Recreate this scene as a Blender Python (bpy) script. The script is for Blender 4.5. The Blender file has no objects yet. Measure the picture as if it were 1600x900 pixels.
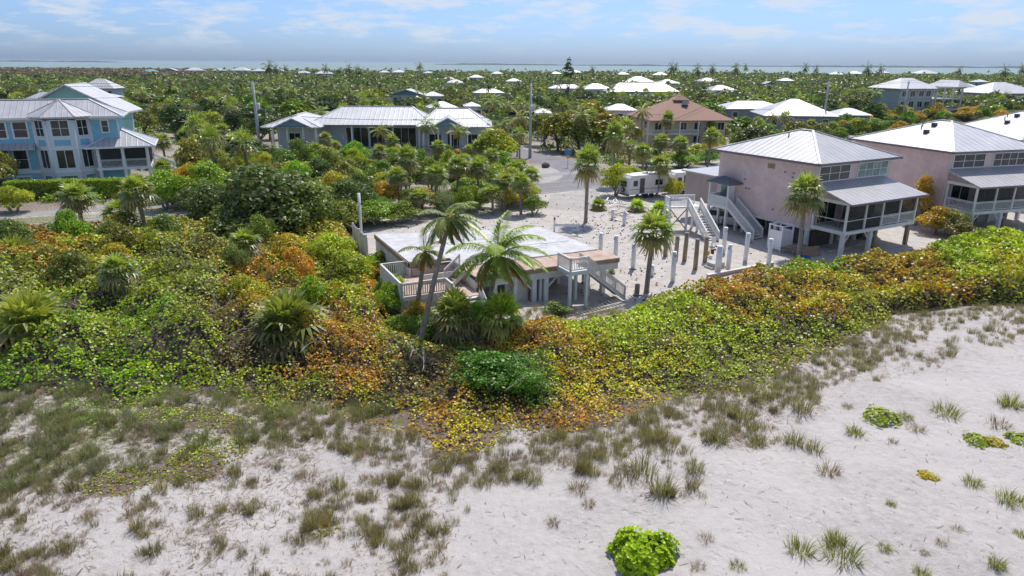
import bpy, math, random
import numpy as np
from mathutils import Matrix, Vector

# ------------------------------------------------------------------ camera, world, sun, exposure
C = bpy.context.scene.collection
SC = bpy.context.scene
CAM_H = 17.0
PITCH = math.radians(18.2)
ROLL = math.radians(0.36)
FPX = 1067.0          # focal length in pixels of the 1600 px wide photograph

cam_data = bpy.data.cameras.new("camera")
cam_data.sensor_width = 36.0
cam_data.lens = 36.0 * FPX / 1600.0
cam_data.clip_start = 0.5
cam_data.clip_end = 60000.0
cam = bpy.data.objects.new("camera", cam_data)
C.objects.link(cam)
_F = Vector((0, math.cos(PITCH), -math.sin(PITCH)))
_R0 = Vector((1, 0, 0))
_U0 = Vector((0, math.sin(PITCH), math.cos(PITCH)))
_R = _R0 * math.cos(ROLL) + _U0 * math.sin(ROLL)
_U = -_R0 * math.sin(ROLL) + _U0 * math.cos(ROLL)
_m = Matrix((( _R.x, _U.x, -_F.x, 0), (_R.y, _U.y, -_F.y, 0), (_R.z, _U.z, -_F.z, CAM_H), (0, 0, 0, 1)))
cam.matrix_world = _m
SC.camera = cam

SUN_EL = math.radians(60)
SUN_DIR = Vector((0.34, 0.94, 0)).normalized()        # horizontal direction towards the sun
sun_data = bpy.data.lights.new("sun", "SUN")
sun_data.energy = 3.5
sun_data.angle = math.radians(0.5)
sun_data.color = (1.0, 0.955, 0.89)
sun = bpy.data.objects.new("sun", sun_data)
C.objects.link(sun)
_sd = Vector((SUN_DIR.x * math.cos(SUN_EL), SUN_DIR.y * math.cos(SUN_EL), math.sin(SUN_EL)))
sun.rotation_euler = _sd.to_track_quat('Z', 'Y').to_euler()

world = bpy.data.worlds.new("World")
SC.world = world
world.use_nodes = True
wn, wl = world.node_tree.nodes, world.node_tree.links
wn.clear()
w_out = wn.new('ShaderNodeOutputWorld')
w_bg = wn.new('ShaderNodeBackground')
w_sky = wn.new('ShaderNodeTexSky')
w_sky.sky_type = 'NISHITA'
w_sky.sun_disc = False
w_sky.sun_elevation = SUN_EL
w_sky.sun_rotation = math.atan2(SUN_DIR.x, SUN_DIR.y)
w_sky.altitude = 10
w_sky.air_density = 1.0
w_sky.dust_density = 1.0
w_sky.ozone_density = 3.0
w_bg.inputs['Strength'].default_value = 0.15
# clouds: thin high streaks, a property of the sky itself, in world directions
w_tc = wn.new('ShaderNodeTexCoord')
w_map = wn.new('ShaderNodeMapping'); w_map.inputs['Scale'].default_value = (1.0, 1.0, 4.5)
w_map.inputs['Location'].default_value = (3.1, 0.4, 0.2)
w_n1 = wn.new('ShaderNodeTexNoise'); w_n1.inputs['Scale'].default_value = 11.0; w_n1.inputs['Detail'].default_value = 9; w_n1.inputs['Roughness'].default_value = 0.62
w_r1 = wn.new('ShaderNodeValToRGB')
w_r1.color_ramp.elements[0].position = 0.48; w_r1.color_ramp.elements[1].position = 0.61
w_sep = wn.new('ShaderNodeSeparateXYZ')
w_h = wn.new('ShaderNodeMapRange'); w_h.inputs['From Min'].default_value = 0.006; w_h.inputs['From Max'].default_value = 0.045
w_h.interpolation_type = 'SMOOTHSTEP'
w_mul = wn.new('ShaderNodeMath'); w_mul.operation = 'MULTIPLY'
w_mul2 = wn.new('ShaderNodeMath'); w_mul2.operation = 'MULTIPLY'; w_mul2.inputs[1].default_value = 0.7
w_tint = wn.new('ShaderNodeMix'); w_tint.data_type = 'RGBA'; w_tint.blend_type = 'MULTIPLY'; w_tint.inputs[0].default_value = 1.0
w_tint.inputs[7].default_value = (0.48, 0.56, 0.73, 1)
w_mix = wn.new('ShaderNodeMix'); w_mix.data_type = 'RGBA'
w_mix.inputs[7].default_value = (4.0, 4.2, 4.5, 1)
wl.new(w_tc.outputs['Generated'], w_map.inputs['Vector'])
wl.new(w_map.outputs[0], w_n1.inputs['Vector'])
wl.new(w_n1.outputs['Fac'], w_r1.inputs[0])
wl.new(w_tc.outputs['Generated'], w_sep.inputs[0])
wl.new(w_sep.outputs['Z'], w_h.inputs['Value'])
wl.new(w_r1.outputs[0], w_mul.inputs[0]); wl.new(w_h.outputs[0], w_mul.inputs[1])
wl.new(w_mul.outputs[0], w_mul2.inputs[0])
wl.new(w_sky.outputs[0], w_tint.inputs[6])
w_lowf = wn.new('ShaderNodeMapRange'); w_lowf.interpolation_type = 'SMOOTHSTEP'; w_lowf.inputs['From Min'].default_value = 0.16; w_lowf.inputs['From Max'].default_value = 0.0
wl.new(w_sep.outputs['Z'], w_lowf.inputs['Value'])
w_low = wn.new('ShaderNodeMix'); w_low.data_type = 'RGBA'; w_low.blend_type = 'MULTIPLY'; w_low.inputs[7].default_value = (0.85, 1.02, 1.34, 1)
wl.new(w_lowf.outputs[0], w_low.inputs[0]); wl.new(w_tint.outputs[2], w_low.inputs[6])
wl.new(w_low.outputs[2], w_mix.inputs[6]); wl.new(w_mul2.outputs[0], w_mix.inputs[0])
wl.new(w_mix.outputs[2], w_bg.inputs['Color'])
wl.new(w_bg.outputs[0], w_out.inputs['Surface'])

SC.view_settings.view_transform = 'Standard'
SC.view_settings.look = 'None'
SC.view_settings.exposure = 0.3
SC.view_settings.gamma = 1.0
SC.view_settings.use_curve_mapping = False
SC.render.engine = 'CYCLES'
SC.cycles.max_bounces = 6
SC.cycles.diffuse_bounces = 3
SC.cycles.glossy_bounces = 2
SC.cycles.transmission_bounces = 4
SC.cycles.transparent_max_bounces = 8
SC.cycles.volume_bounces = 0
SC.cycles.use_denoising = True
SC.cycles.use_adaptive_sampling = True
SC.cycles.adaptive_threshold = 0.02
SC.cycles.caustics_reflective = False
SC.cycles.caustics_refractive = False

# ------------------------------------------------------------------ survey helpers: photograph pixel <-> place on the ground
def ray(x, y):
    u = (x - 800) / FPX; v = (450 - y) / FPX
    d = _F + _R * u + _U * v
    return d

def at(x, y, z=0.0):
    d = ray(x, y); t = (z - CAM_H) / d.z
    return Vector((d.x * t, d.y * t, z))

def zat(x, y, Y):
    d = ray(x, y); t = Y / d.y
    return Vector((d.x * t, Y, CAM_H + d.z * t))

_Fn, _Rn, _Un = (np.array(v) for v in (_F, _R, _U))
def px_of(P):
    """world points (n,3) -> photograph pixels (n,2)"""
    Q = np.asarray(P, float) - np.array([0, 0, CAM_H])
    d = Q @ _Fn
    d = np.where(d < 0.1, 0.1, d)
    return np.stack([800 + FPX * (Q @ _Rn) / d, 450 - FPX * (Q @ _Un) / d], 1)

def tol(P, o, a):
    """world point to a frame at o turned by a degrees"""
    r = math.radians(a); dx, dy = P[0] - o[0], P[1] - o[1]
    return (dx * math.cos(r) + dy * math.sin(r), -dx * math.sin(r) + dy * math.cos(r))

def tow(p, o, a, z=0.0):
    r = math.radians(a)
    return Vector((o[0] + p[0] * math.cos(r) - p[1] * math.sin(r), o[1] + p[0] * math.sin(r) + p[1] * math.cos(r), z))

# ------------------------------------------------------------------ noise in numpy
def _hash(ix, iy, s):
    h = (ix.astype(np.int64) * 374761393 + iy.astype(np.int64) * 668265263 + s * 1442695041) & 0xFFFFFFFF
    h = ((h ^ (h >> 13)) * 1274126177) & 0xFFFFFFFF
    return ((h ^ (h >> 16)) & 0xFFFF) / 65535.0

def vnoise(x, y, s=0):
    x = np.asarray(x, float); y = np.asarray(y, float)
    ix = np.floor(x); iy = np.floor(y)
    fx = x - ix; fy = y - iy
    fx = fx * fx * (3 - 2 * fx); fy = fy * fy * (3 - 2 * fy)
    a = _hash(ix, iy, s); b = _hash(ix + 1, iy, s); c = _hash(ix, iy + 1, s); d = _hash(ix + 1, iy + 1, s)
    return (a + (b - a) * fx) * (1 - fy) + (c + (d - c) * fx) * fy

def fbm(x, y, s=0, o=4):
    t = 0; a = 0.5
    for k in range(o):
        t = t + a * vnoise(x * 2 ** k, y * 2 ** k, s + 17 * k); a *= 0.5
    return t / (1 - 0.5 ** o)

def inpoly(X, Y, poly):
    X = np.asarray(X); Y = np.asarray(Y)
    r = np.zeros(X.shape, bool); n = len(poly)
    for i in range(n):
        x0, y0 = poly[i][:2]; x1, y1 = poly[(i + 1) % n][:2]
        if y0 == y1: continue
        c = ((y0 > Y) != (y1 > Y)) & (X < (x1 - x0) * (Y - y0) / (y1 - y0) + x0)
        r ^= c
    return r

def polydist(X, Y, poly, closed=True):
    X = np.asarray(X, float); Y = np.asarray(Y, float)
    best = np.full(X.shape, 1e9); n = len(poly)
    for i in range(n if closed else n - 1):
        x0, y0 = poly[i][:2]; x1, y1 = poly[(i + 1) % n][:2]
        dx, dy = x1 - x0, y1 - y0
        t = np.clip(((X - x0) * dx + (Y - y0) * dy) / (dx * dx + dy * dy + 1e-9), 0, 1)
        best = np.minimum(best, np.hypot(X - x0 - t * dx, Y - y0 - t * dy))
    return best

# ------------------------------------------------------------------ objects
def empty(name, loc=(0, 0, 0), rz=0.0, label=None, cat=None, group=None, kind=None):
    o = bpy.data.objects.new(name, None); C.objects.link(o)
    o.location = loc; o.rotation_euler = (0, 0, math.radians(rz))
    o.empty_display_size = 0.2
    return tag(o, label, cat, group, kind)

def tag(o, label=None, cat=None, group=None, kind=None):
    if label: o['label'] = label
    if cat: o['category'] = cat
    if group: o['group'] = group
    if kind: o['kind'] = kind
    return o

def copy_tree(o, parent=None, memo=None):
    c = o.copy(); C.objects.link(c); c.parent = parent
    for ch in list(KIDS.get(o, ())):
        copy_tree(ch, c)
        KIDS.setdefault(c, []).append(None) if False else None
    return c
KIDS = {}

def adopt(o, parent):
    if parent is not None:
        o.parent = parent
        KIDS.setdefault(parent, []).append(o)
    return o

class MB:
    """collects shapes; build() links them as one mesh object"""
    def __init__(s):
        s.v = []; s.f = []; s.sm = []
    def _add(s, vs, fs, smooth=False):
        b = len(s.v)
        s.v += [tuple(p) for p in vs]
        s.f += [tuple(b + i for i in f) for f in fs]
        s.sm += [smooth] * len(fs)
        return s
    def box(s, x0, x1, y0, y1, z0, z1):
        vs = [(x0, y0, z0), (x1, y0, z0), (x1, y1, z0), (x0, y1, z0), (x0, y0, z1), (x1, y0, z1), (x1, y1, z1), (x0, y1, z1)]
        return s._add(vs, [(0, 3, 2, 1), (4, 5, 6, 7), (0, 1, 5, 4), (1, 2, 6, 5), (2, 3, 7, 6), (3, 0, 4, 7)])
    def face(s, *pts):
        return s._add(pts, [tuple(range(len(pts)))])
    def prism(s, pts, z0, z1):
        n = len(pts)
        vs = [(p[0], p[1], z0) for p in pts] + [(p[0], p[1], z1) for p in pts]
        fs = [tuple(range(n))[::-1], tuple(range(n, 2 * n))] + [(i, (i + 1) % n, n + (i + 1) % n, n + i) for i in range(n)]
        return s._add(vs, fs)
    def xz(s, pts, y0, y1):
        n = len(pts)
        vs = [(p[0], y0, p[1]) for p in pts] + [(p[0], y1, p[1]) for p in pts]
        fs = [tuple(range(n)), tuple(range(n, 2 * n))[::-1]] + [(i, n + i, n + (i + 1) % n, (i + 1) % n) for i in range(n)]
        return s._add(vs, fs)
    def yz(s, pts, x0, x1):
        n = len(pts)
        vs = [(x0, p[0], p[1]) for p in pts] + [(x1, p[0], p[1]) for p in pts]
        fs = [tuple(range(n))[::-1], tuple(range(n, 2 * n))] + [(i, (i + 1) % n, n + (i + 1) % n, n + i) for i in range(n)]
        return s._add(vs, fs)
    def beam(s, p, q, w, h=None):
        h = h or w
        p = Vector(p); q = Vector(q); d = (q - p).normalized()
        up = Vector((0, 0, 1)) if abs(d.z) < 0.95 else Vector((0, 1, 0))
        a = d.cross(up).normalized(); b = a.cross(d).normalized()
        vs = []
        for c in (p, q):
            for i, j in ((-1, -1), (1, -1), (1, 1), (-1, 1)):
                vs.append(c + a * (w / 2 * i) + b * (h / 2 * j))
        return s._add(vs, [(0, 1, 2, 3), (7, 6, 5, 4), (0, 4, 5, 1), (1, 5, 6, 2), (2, 6, 7, 3), (3, 7, 4, 0)])
    def tube(s, pts, r, n=8, r1=None, cap=True):
        pts = [Vector(p) for p in pts]; k = len(pts)
        if r1 is None: r1 = r
        vs = []; fs = []
        ref = Vector((0.13, 0.97, 0.2))
        for i, p in enumerate(pts):
            d = (pts[min(i + 1, k - 1)] - pts[max(i - 1, 0)]).normalized()
            a = d.cross(ref)
            if a.length < 1e-3: a = d.cross(Vector((1, 0, 0)))
            a.normalize(); b = d.cross(a)
            rr = r[i] if isinstance(r, (list, tuple)) else r + (r1 - r) * i / max(1, k - 1)
            for j in range(n):
                t = 2 * math.pi * j / n
                vs.append(p + a * (math.cos(t) * rr) + b * (math.sin(t) * rr))
        for i in range(k - 1):
            for j in range(n):
                fs.append((i * n + j, i * n + (j + 1) % n, (i + 1) * n + (j + 1) % n, (i + 1) * n + j))
        s._add(vs, fs, True)
        if cap:
            b = len(s.v) - len(vs)
            s.f += [tuple(b + j for j in range(n))[::-1], tuple(b + (k - 1) * n + j for j in range(n))]
            s.sm += [False, False]
        return s
    def ball(s, c, rx, ry, rz, n=8, m=6):
        vs = []; fs = []
        for i in range(m + 1):
            t = math.pi * i / m
            for j in range(n):
                f = 2 * math.pi * j / n
                vs.append((c[0] + rx * math.sin(t) * math.cos(f), c[1] + ry * math.sin(t) * math.sin(f), c[2] - rz * math.cos(t)))
        for i in range(m):
            for j in range(n):
                fs.append((i * n + j, i * n + (j + 1) % n, (i + 1) * n + (j + 1) % n, (i + 1) * n + j))
        return s._add(vs, fs, True)
    def mesh(s, name):
        me = bpy.data.meshes.new(name)
        me.from_pydata(s.v, [], s.f)
        me.polygons.foreach_set('use_smooth', s.sm)
        uv = me.uv_layers.new(name='UVMap')
        co = []
        for p in me.polygons:
            nrm = p.normal
            h = Vector((0, 0, 1)).cross(nrm)
            if h.length < 0.05: h = Vector((1, 0, 0))
            h.normalize(); w = nrm.cross(h)
            for vi in p.vertices:
                q = me.vertices[vi].co
                co += [q.dot(h), q.dot(w)]
        uv.data.foreach_set('uv', co)
        return me
    def build(s, name, mat, parent=None):
        me = s.mesh(name)
        me.materials.append(mat)
        o = bpy.data.objects.new(name, me); C.objects.link(o)
        return adopt(o, parent)

def raw_mesh(name, V, nper, cols=None, mat=None, parent=None, extra=None):
    """V (n*nper,3): n separate faces of nper corners each; cols (n,3) face colours"""
    V = np.asarray(V, np.float32).reshape(-1, 3); n = len(V) // nper
    me = bpy.data.meshes.new(name)
    me.vertices.add(len(V)); me.vertices.foreach_set('co', V.ravel())
    me.loops.add(len(V)); me.loops.foreach_set('vertex_index', np.arange(len(V), dtype=np.int32))
    me.polygons.add(n)
    me.polygons.foreach_set('loop_start', np.arange(0, n * nper, nper, dtype=np.int32))
    if cols is not None:
        a = me.attributes.new('Col', 'FLOAT_COLOR', 'FACE')
        c = np.ones((n, 4), np.float32); c[:, :3] = cols
        a.data.foreach_set('color', c.ravel())
    me.update(calc_edges=True); me.validate()
    if mat: me.materials.append(mat)
    o = bpy.data.objects.new(name, me); C.objects.link(o)
    return adopt(o, parent)
# ------------------------------------------------------------------ materials
def nmat(name):
    m = bpy.data.materials.new(name); m.use_nodes = True
    nt = m.node_tree; b = nt.nodes['Principled BSDF']
    return m, nt, b

def N(nt, t, **kw):
    n = nt.nodes.new(t)
    for k, v in kw.items():
        if k in n.inputs: n.inputs[k].default_value = v
        else: setattr(n, k, v)
    return n

def mixc(nt, fac, a, b, blend='MIX'):
    m = nt.nodes.new('ShaderNodeMix'); m.data_type = 'RGBA'; m.blend_type = blend
    for i, x in ((0, fac), (6, a), (7, b)):
        if isinstance(x, bpy.types.NodeSocket): nt.links.new(x, m.inputs[i])
        elif i == 0: m.inputs[0].default_value = x
        else: m.inputs[i].default_value = tuple(x) + (1,) if len(x) == 3 else x
    return m.outputs[2]

def rng_ramp(nt, sock, a, b):
    r = nt.nodes.new('ShaderNodeMapRange'); r.interpolation_type = 'SMOOTHSTEP'
    r.inputs['From Min'].default_value = a; r.inputs['From Max'].default_value = b
    nt.links.new(sock, r.inputs['Value']); return r.outputs[0]

def noise(nt, scale, detail=4, rough=0.6, coord='Object', dist=0.0, scl=None):
    tc = nt.nodes.new('ShaderNodeTexCoord'); n = nt.nodes.new('ShaderNodeTexNoise')
    n.inputs['Scale'].default_value = scale; n.inputs['Detail'].default_value = detail
    n.inputs['Roughness'].default_value = rough; n.inputs['Distortion'].default_value = dist
    src = tc.outputs[coord]
    if scl:
        mp = nt.nodes.new('ShaderNodeMapping'); mp.inputs['Scale'].default_value = scl
        nt.links.new(src, mp.inputs[0]); src = mp.outputs[0]
    nt.links.new(src, n.inputs['Vector'])
    return n.outputs['Fac']

def bump(nt, b, sock, strength=0.3, dist=0.02):
    bp = nt.nodes.new('ShaderNodeBump'); bp.inputs['Strength'].default_value = strength; bp.inputs['Distance'].default_value = dist
    nt.links.new(sock, bp.inputs['Height'])
    nt.links.new(bp.outputs[0], b.inputs['Normal'])
    return bp

def plain(name, col, rough=0.7, var=0.15, scale=3.0, metallic=0.0, bmp=0.0, dirt=None, dirt_amt=0.4, grain=None):
    m, nt, b = nmat(name)
    f = noise(nt, scale, 6, 0.65)
    lo = tuple(max(0, c * (1 - var)) for c in col); hi = tuple(min(1, c * (1 + var)) for c in col)
    c = mixc(nt, rng_ramp(nt, f, 0.3, 0.7), lo, hi)
    if dirt:
        g = noise(nt, scale * 0.35, 8, 0.75, dist=0.5, scl=grain)
        mm = nt.nodes.new('ShaderNodeMath'); mm.operation = 'MULTIPLY'; mm.inputs[1].default_value = dirt_amt
        nt.links.new(rng_ramp(nt, g, 0.48, 0.72), mm.inputs[0])
        c = mixc(nt, mm.outputs[0], c, dirt)
    nt.links.new(c, b.inputs['Base Color'])
    b.inputs['Roughness'].default_value = rough; b.inputs['Metallic'].default_value = metallic
    if bmp: bump(nt, b, noise(nt, scale * 6, 4), bmp, 0.02)
    return m

def uvline(nt, period, width, axis='X'):
    """1 on thin lines every period metres of the face's own UV, with an antialiasing ramp"""
    uv = nt.nodes.new('ShaderNodeUVMap'); sp = nt.nodes.new('ShaderNodeSeparateXYZ')
    nt.links.new(uv.outputs[0], sp.inputs[0])
    d = nt.nodes.new('ShaderNodeMath'); d.operation = 'DIVIDE'; d.inputs[1].default_value = period
    nt.links.new(sp.outputs[axis], d.inputs[0])
    f = nt.nodes.new('ShaderNodeMath'); f.operation = 'FRACT'; nt.links.new(d.outputs[0], f.inputs[0])
    p = nt.nodes.new('ShaderNodeMath'); p.operation = 'PINGPONG'; p.inputs[1].default_value = 0.5
    nt.links.new(f.outputs[0], p.inputs[0])
    r = nt.nodes.new('ShaderNodeMapRange'); r.inputs['From Min'].default_value = width / period; r.inputs['From Max'].default_value = 0
    nt.links.new(p.outputs[0], r.inputs['Value'])
    return r.outputs[0], f.outputs[0]

def metal_roof(name, col, seam, period=0.45, rough=0.4, dark=0.55):
    m, nt, b = nmat(name)
    f = noise(nt, 0.5, 6, 0.7)
    c = mixc(nt, rng_ramp(nt, f, 0.3, 0.75), tuple(x * 0.86 for x in col), tuple(min(1, x * 1.08) for x in col))
    st = noise(nt, 1.3, 5, 0.7, scl=(0.3, 2, 1))
    mm = nt.nodes.new('ShaderNodeMath'); mm.operation = 'MULTIPLY'; mm.inputs[1].default_value = 0.35
    nt.links.new(rng_ramp(nt, st, 0.52, 0.75), mm.inputs[0])
    c = mixc(nt, mm.outputs[0], c, tuple(x * 0.7 for x in col))
    ln, _ = uvline(nt, period, 0.10 if period > 0.8 else 0.085)
    l2 = nt.nodes.new('ShaderNodeMath'); l2.operation = 'MULTIPLY'; l2.inputs[1].default_value = dark
    nt.links.new(ln, l2.inputs[0])
    c = mixc(nt, l2.outputs[0], c, seam)
    nt.links.new(c, b.inputs['Base Color'])
    b.inputs['Roughness'].default_value = rough; b.inputs['Metallic'].default_value = 0.15
    bump(nt, b, ln, 0.6, 0.03)
    return m

def siding(name, col, period=0.18, rough=0.6, axis='Y', stain=0.12):
    m, nt, b = nmat(name)
    f = noise(nt, 0.7, 6, 0.7)
    c = mixc(nt, rng_ramp(nt, f, 0.3, 0.75), tuple(x * (1 - stain) for x in col), tuple(min(1, x * (1 + stain * 0.6)) for x in col))
    ln, fr = uvline(nt, period, 0.02, axis)
    l2 = nt.nodes.new('ShaderNodeMath'); l2.operation = 'MULTIPLY'; l2.inputs[1].default_value = 0.55
    nt.links.new(ln, l2.inputs[0])
    c = mixc(nt, l2.outputs[0], c, tuple(x * 0.5 for x in col))
    nt.links.new(c, b.inputs['Base Color'])
    b.inputs['Roughness'].default_value = rough
    bump(nt, b, fr, 0.15, 0.02)
    return m

def glass(name, col=(0.02, 0.03, 0.035), rough=0.08):
    m, nt, b = nmat(name)
    f = noise(nt, 0.6, 3)
    nt.links.new(mixc(nt, rng_ramp(nt, f, 0.35, 0.7), tuple(x * 0.6 for x in col), tuple(x * 1.6 for x in col)), b.inputs['Base Color'])
    b.inputs['Roughness'].default_value = rough; b.inputs['IOR'].default_value = 1.5
    return m

def foliage(name, trans=0.3, rough=0.5, tint=(1, 1, 1), use_obj=True, spec=0.35):
    """leaf colour = face colour attribute x object colour, part of the light passes through"""
    m, nt, b = nmat(name)
    at_ = nt.nodes.new('ShaderNodeAttribute'); at_.attribute_name = 'Col'
    c = at_.outputs['Color']
    if use_obj:
        oi = nt.nodes.new('ShaderNodeObjectInfo')
        c = mixc(nt, 1.0, c, oi.outputs['Color'], 'MULTIPLY')
    c = mixc(nt, 1.0, c, tint, 'MULTIPLY')
    nt.links.new(c, b.inputs['Base Color'])
    b.inputs['Roughness'].default_value = rough
    b.inputs['Specular IOR Level'].default_value = spec
    tr = nt.nodes.new('ShaderNodeBsdfTranslucent')
    c2 = mixc(nt, 1.0, c, (1.15, 1.15, 0.6), 'MULTIPLY')
    nt.links.new(c2, tr.inputs['Color'])
    mx = nt.nodes.new('ShaderNodeMixShader'); mx.inputs[0].default_value = trans
    out = nt.nodes['Material Output']
    nt.links.new(b.outputs[0], mx.inputs[1]); nt.links.new(tr.outputs[0], mx.inputs[2])
    nt.links.new(mx.outputs[0], out.inputs['Surface'])
    return m

M = {}
M['leaf'] = foliage('leaf', 0.34, 0.4, tint=(1.65, 1.6, 1.1))
M['thicket'] = foliage('thicket_leaf', 0.28, 0.42, use_obj=False, spec=0.38, tint=(1.25, 1.35, 1.0))
M['grass'] = foliage('dune_grass', 0.4, 0.6, tint=(1.55, 1.5, 1.45))
M['palm'] = foliage('palm_frond', 0.38, 0.38, spec=0.6, tint=(1.75, 1.65, 1.3))
M['bark'] = plain('bark', (0.20, 0.165, 0.135), 0.9, 0.3, 6, bmp=0.6)
M['palmbark'] = plain('palm_bark', (0.27, 0.235, 0.20), 0.9, 0.25, 5, bmp=0.6, dirt=(0.12, 0.10, 0.085))
M['twig'] = plain('grey_branch', (0.36, 0.33, 0.30), 0.9, 0.25, 4, bmp=0.4)
M['pink'] = siding('pink_lap_siding', (0.73, 0.555, 0.515), 0.24, stain=0.16)
M['pinkdark'] = siding('dull_pink_siding', (0.44, 0.345, 0.32), 0.2)
M['roofw'] = metal_roof('weathered_metal_roof', (0.52, 0.505, 0.50), (0.12, 0.105, 0.11), 0.72, dark=0.9)
M['roofbright'] = metal_roof('white_metal_roof', (0.66, 0.65, 0.64), (0.18, 0.17, 0.18), 0.9, dark=0.85)
M['roofgrey'] = metal_roof('grey_metal_roof', (0.50, 0.495, 0.50), (0.2, 0.2, 0.21), 0.7, dark=0.7)
M['roofteal'] = metal_roof('teal_metal_roof', (0.25, 0.50, 0.47), (0.12, 0.3, 0.3), 0.5)
M['trimpurple'] = plain('dark_roof_edge', (0.17, 0.14, 0.17), 0.6)
M['white'] = plain('white_paint', (0.74, 0.74, 0.72), 0.55, 0.06, 2, dirt=(0.42, 0.40, 0.37), dirt_amt=0.35)
M['whiteclean'] = plain('clean_white_paint', (0.78, 0.78, 0.78), 0.5, 0.04, 2)
M['creamwhite'] = plain('aged_white_timber', (0.68, 0.65, 0.60), 0.75, 0.1, 2, dirt=(0.36, 0.31, 0.27), dirt_amt=0.55)
M['blue'] = siding('blue_lap_siding', (0.25, 0.54, 0.68), 0.22)
M['tealwall'] = siding('teal_gable_siding', (0.30, 0.55, 0.52), 0.35)
M['baywhite'] = plain('pale_bay_boards', (0.64, 0.74, 0.79), 0.6, 0.05)
M['glass'] = glass('window_glass')
M['glassreflect'] = glass('reflection_tint_glass', (0.16, 0.28, 0.27), 0.15)  # greenish reflection put into the pane colour
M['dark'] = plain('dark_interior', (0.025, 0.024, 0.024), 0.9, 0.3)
M['void'] = plain('shade_and_rock_brown', (0.10, 0.085, 0.075), 0.95, 0.25)  # dark brown with underfloor shade put into the colour; also the boulder's tone
M['post_wood'] = plain('weathered_piling', (0.30, 0.235, 0.155), 0.9, 0.25, 3, bmp=0.5, dirt=(0.16, 0.13, 0.10), grain=(3, 3, 0.3))
M['tanboard'] = plain('tan_subfloor', (0.50, 0.365, 0.29), 0.85, 0.2, 1.4, dirt=(0.30, 0.21, 0.16), dirt_amt=0.5)
M['rawwood'] = plain('raw_timber', (0.34, 0.235, 0.16), 0.85, 0.25, 3, bmp=0.3, dirt=(0.16, 0.10, 0.07))
M['slab'] = plain('white_membrane', (0.54, 0.53, 0.525), 0.7, 0.16, 1.1, dirt=(0.36, 0.35, 0.34), dirt_amt=0.85, bmp=0.25, grain=(1.0, 3.5, 1))
M['tread'] = plain('stair_tread', (0.20, 0.135, 0.10), 0.85, 0.3)
M['shingle'] = plain('brown_shingle', (0.34, 0.205, 0.15), 0.9, 0.22, 4, bmp=0.5)
M['shingle_dark'] = plain('slate_shingle', (0.13, 0.15, 0.16), 0.85, 0.2, 5)
M['yellow'] = siding('cream_siding', (0.66, 0.58, 0.37), 0.2)
M['ochre'] = plain('ochre_panel', (0.62, 0.40, 0.06), 0.7)
M['palewall'] = siding('pale_grey_siding', (0.64, 0.66, 0.65), 0.2)
M['greywall'] = siding('grey_green_siding', (0.40, 0.46, 0.45), 0.2)
M['slatewall'] = plain('slate_blue_wall', (0.25, 0.30, 0.33), 0.7)
M['steelblue'] = plain('steel_blue_gable', (0.18, 0.30, 0.42), 0.7)
M['pool'] = glass('pool_water', (0.06, 0.62, 0.62), 0.1)
M['concrete'] = plain('concrete', (0.52, 0.50, 0.47), 0.85, 0.12, 1.2, bmp=0.2)
M['pole'] = plain('concrete_pole', (0.42, 0.43, 0.42), 0.8, 0.1, 1.0)
M['wire'] = plain('utility_wire', (0.10, 0.10, 0.11), 0.6)
M['rubber'] = plain('tyre_rubber', (0.025, 0.025, 0.027), 0.9)
M['rim'] = plain('steel_rim', (0.35, 0.35, 0.36), 0.4, metallic=0.6)
M['carwhite'] = plain('white_car_paint', (0.75, 0.75, 0.76), 0.25, 0.02)
M['carblue'] = plain('blue_car_paint', (0.05, 0.12, 0.30), 0.25, 0.05)
M['cardark'] = plain('dark_car_paint', (0.05, 0.055, 0.06), 0.3, 0.05)
M['carred'] = plain('silver_car_paint', (0.42, 0.43, 0.45), 0.3, 0.05)
M['rvwhite'] = plain('trailer_panel', (0.72, 0.71, 0.69), 0.4, 0.04, dirt=(0.5, 0.48, 0.45))
M['signblue'] = plain('blue_sign_face', (0.03, 0.20, 0.50), 0.4, 0.03)
M['signyellow'] = plain('yellow_sign_face', (0.75, 0.42, 0.02), 0.4, 0.03)
M['lamp_red'] = plain('tail_lamp', (0.45, 0.02, 0.02), 0.3)
M['lamp_clear'] = plain('head_lamp', (0.65, 0.65, 0.62), 0.15)
M['tarpblue'] = plain('blue_tarp', (0.02, 0.07, 0.30), 0.5)
M['furn'] = plain('outdoor_furniture', (0.12, 0.12, 0.12), 0.7)

def screen_mat():
    m, nt, b = nmat('porch_screen')
    b.inputs['Base Color'].default_value = (0.035, 0.035, 0.035, 1)
    b.inputs['Roughness'].default_value = 0.7
    b.inputs['Alpha'].default_value = 0.62
    return m
M['screen'] = screen_mat()

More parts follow.
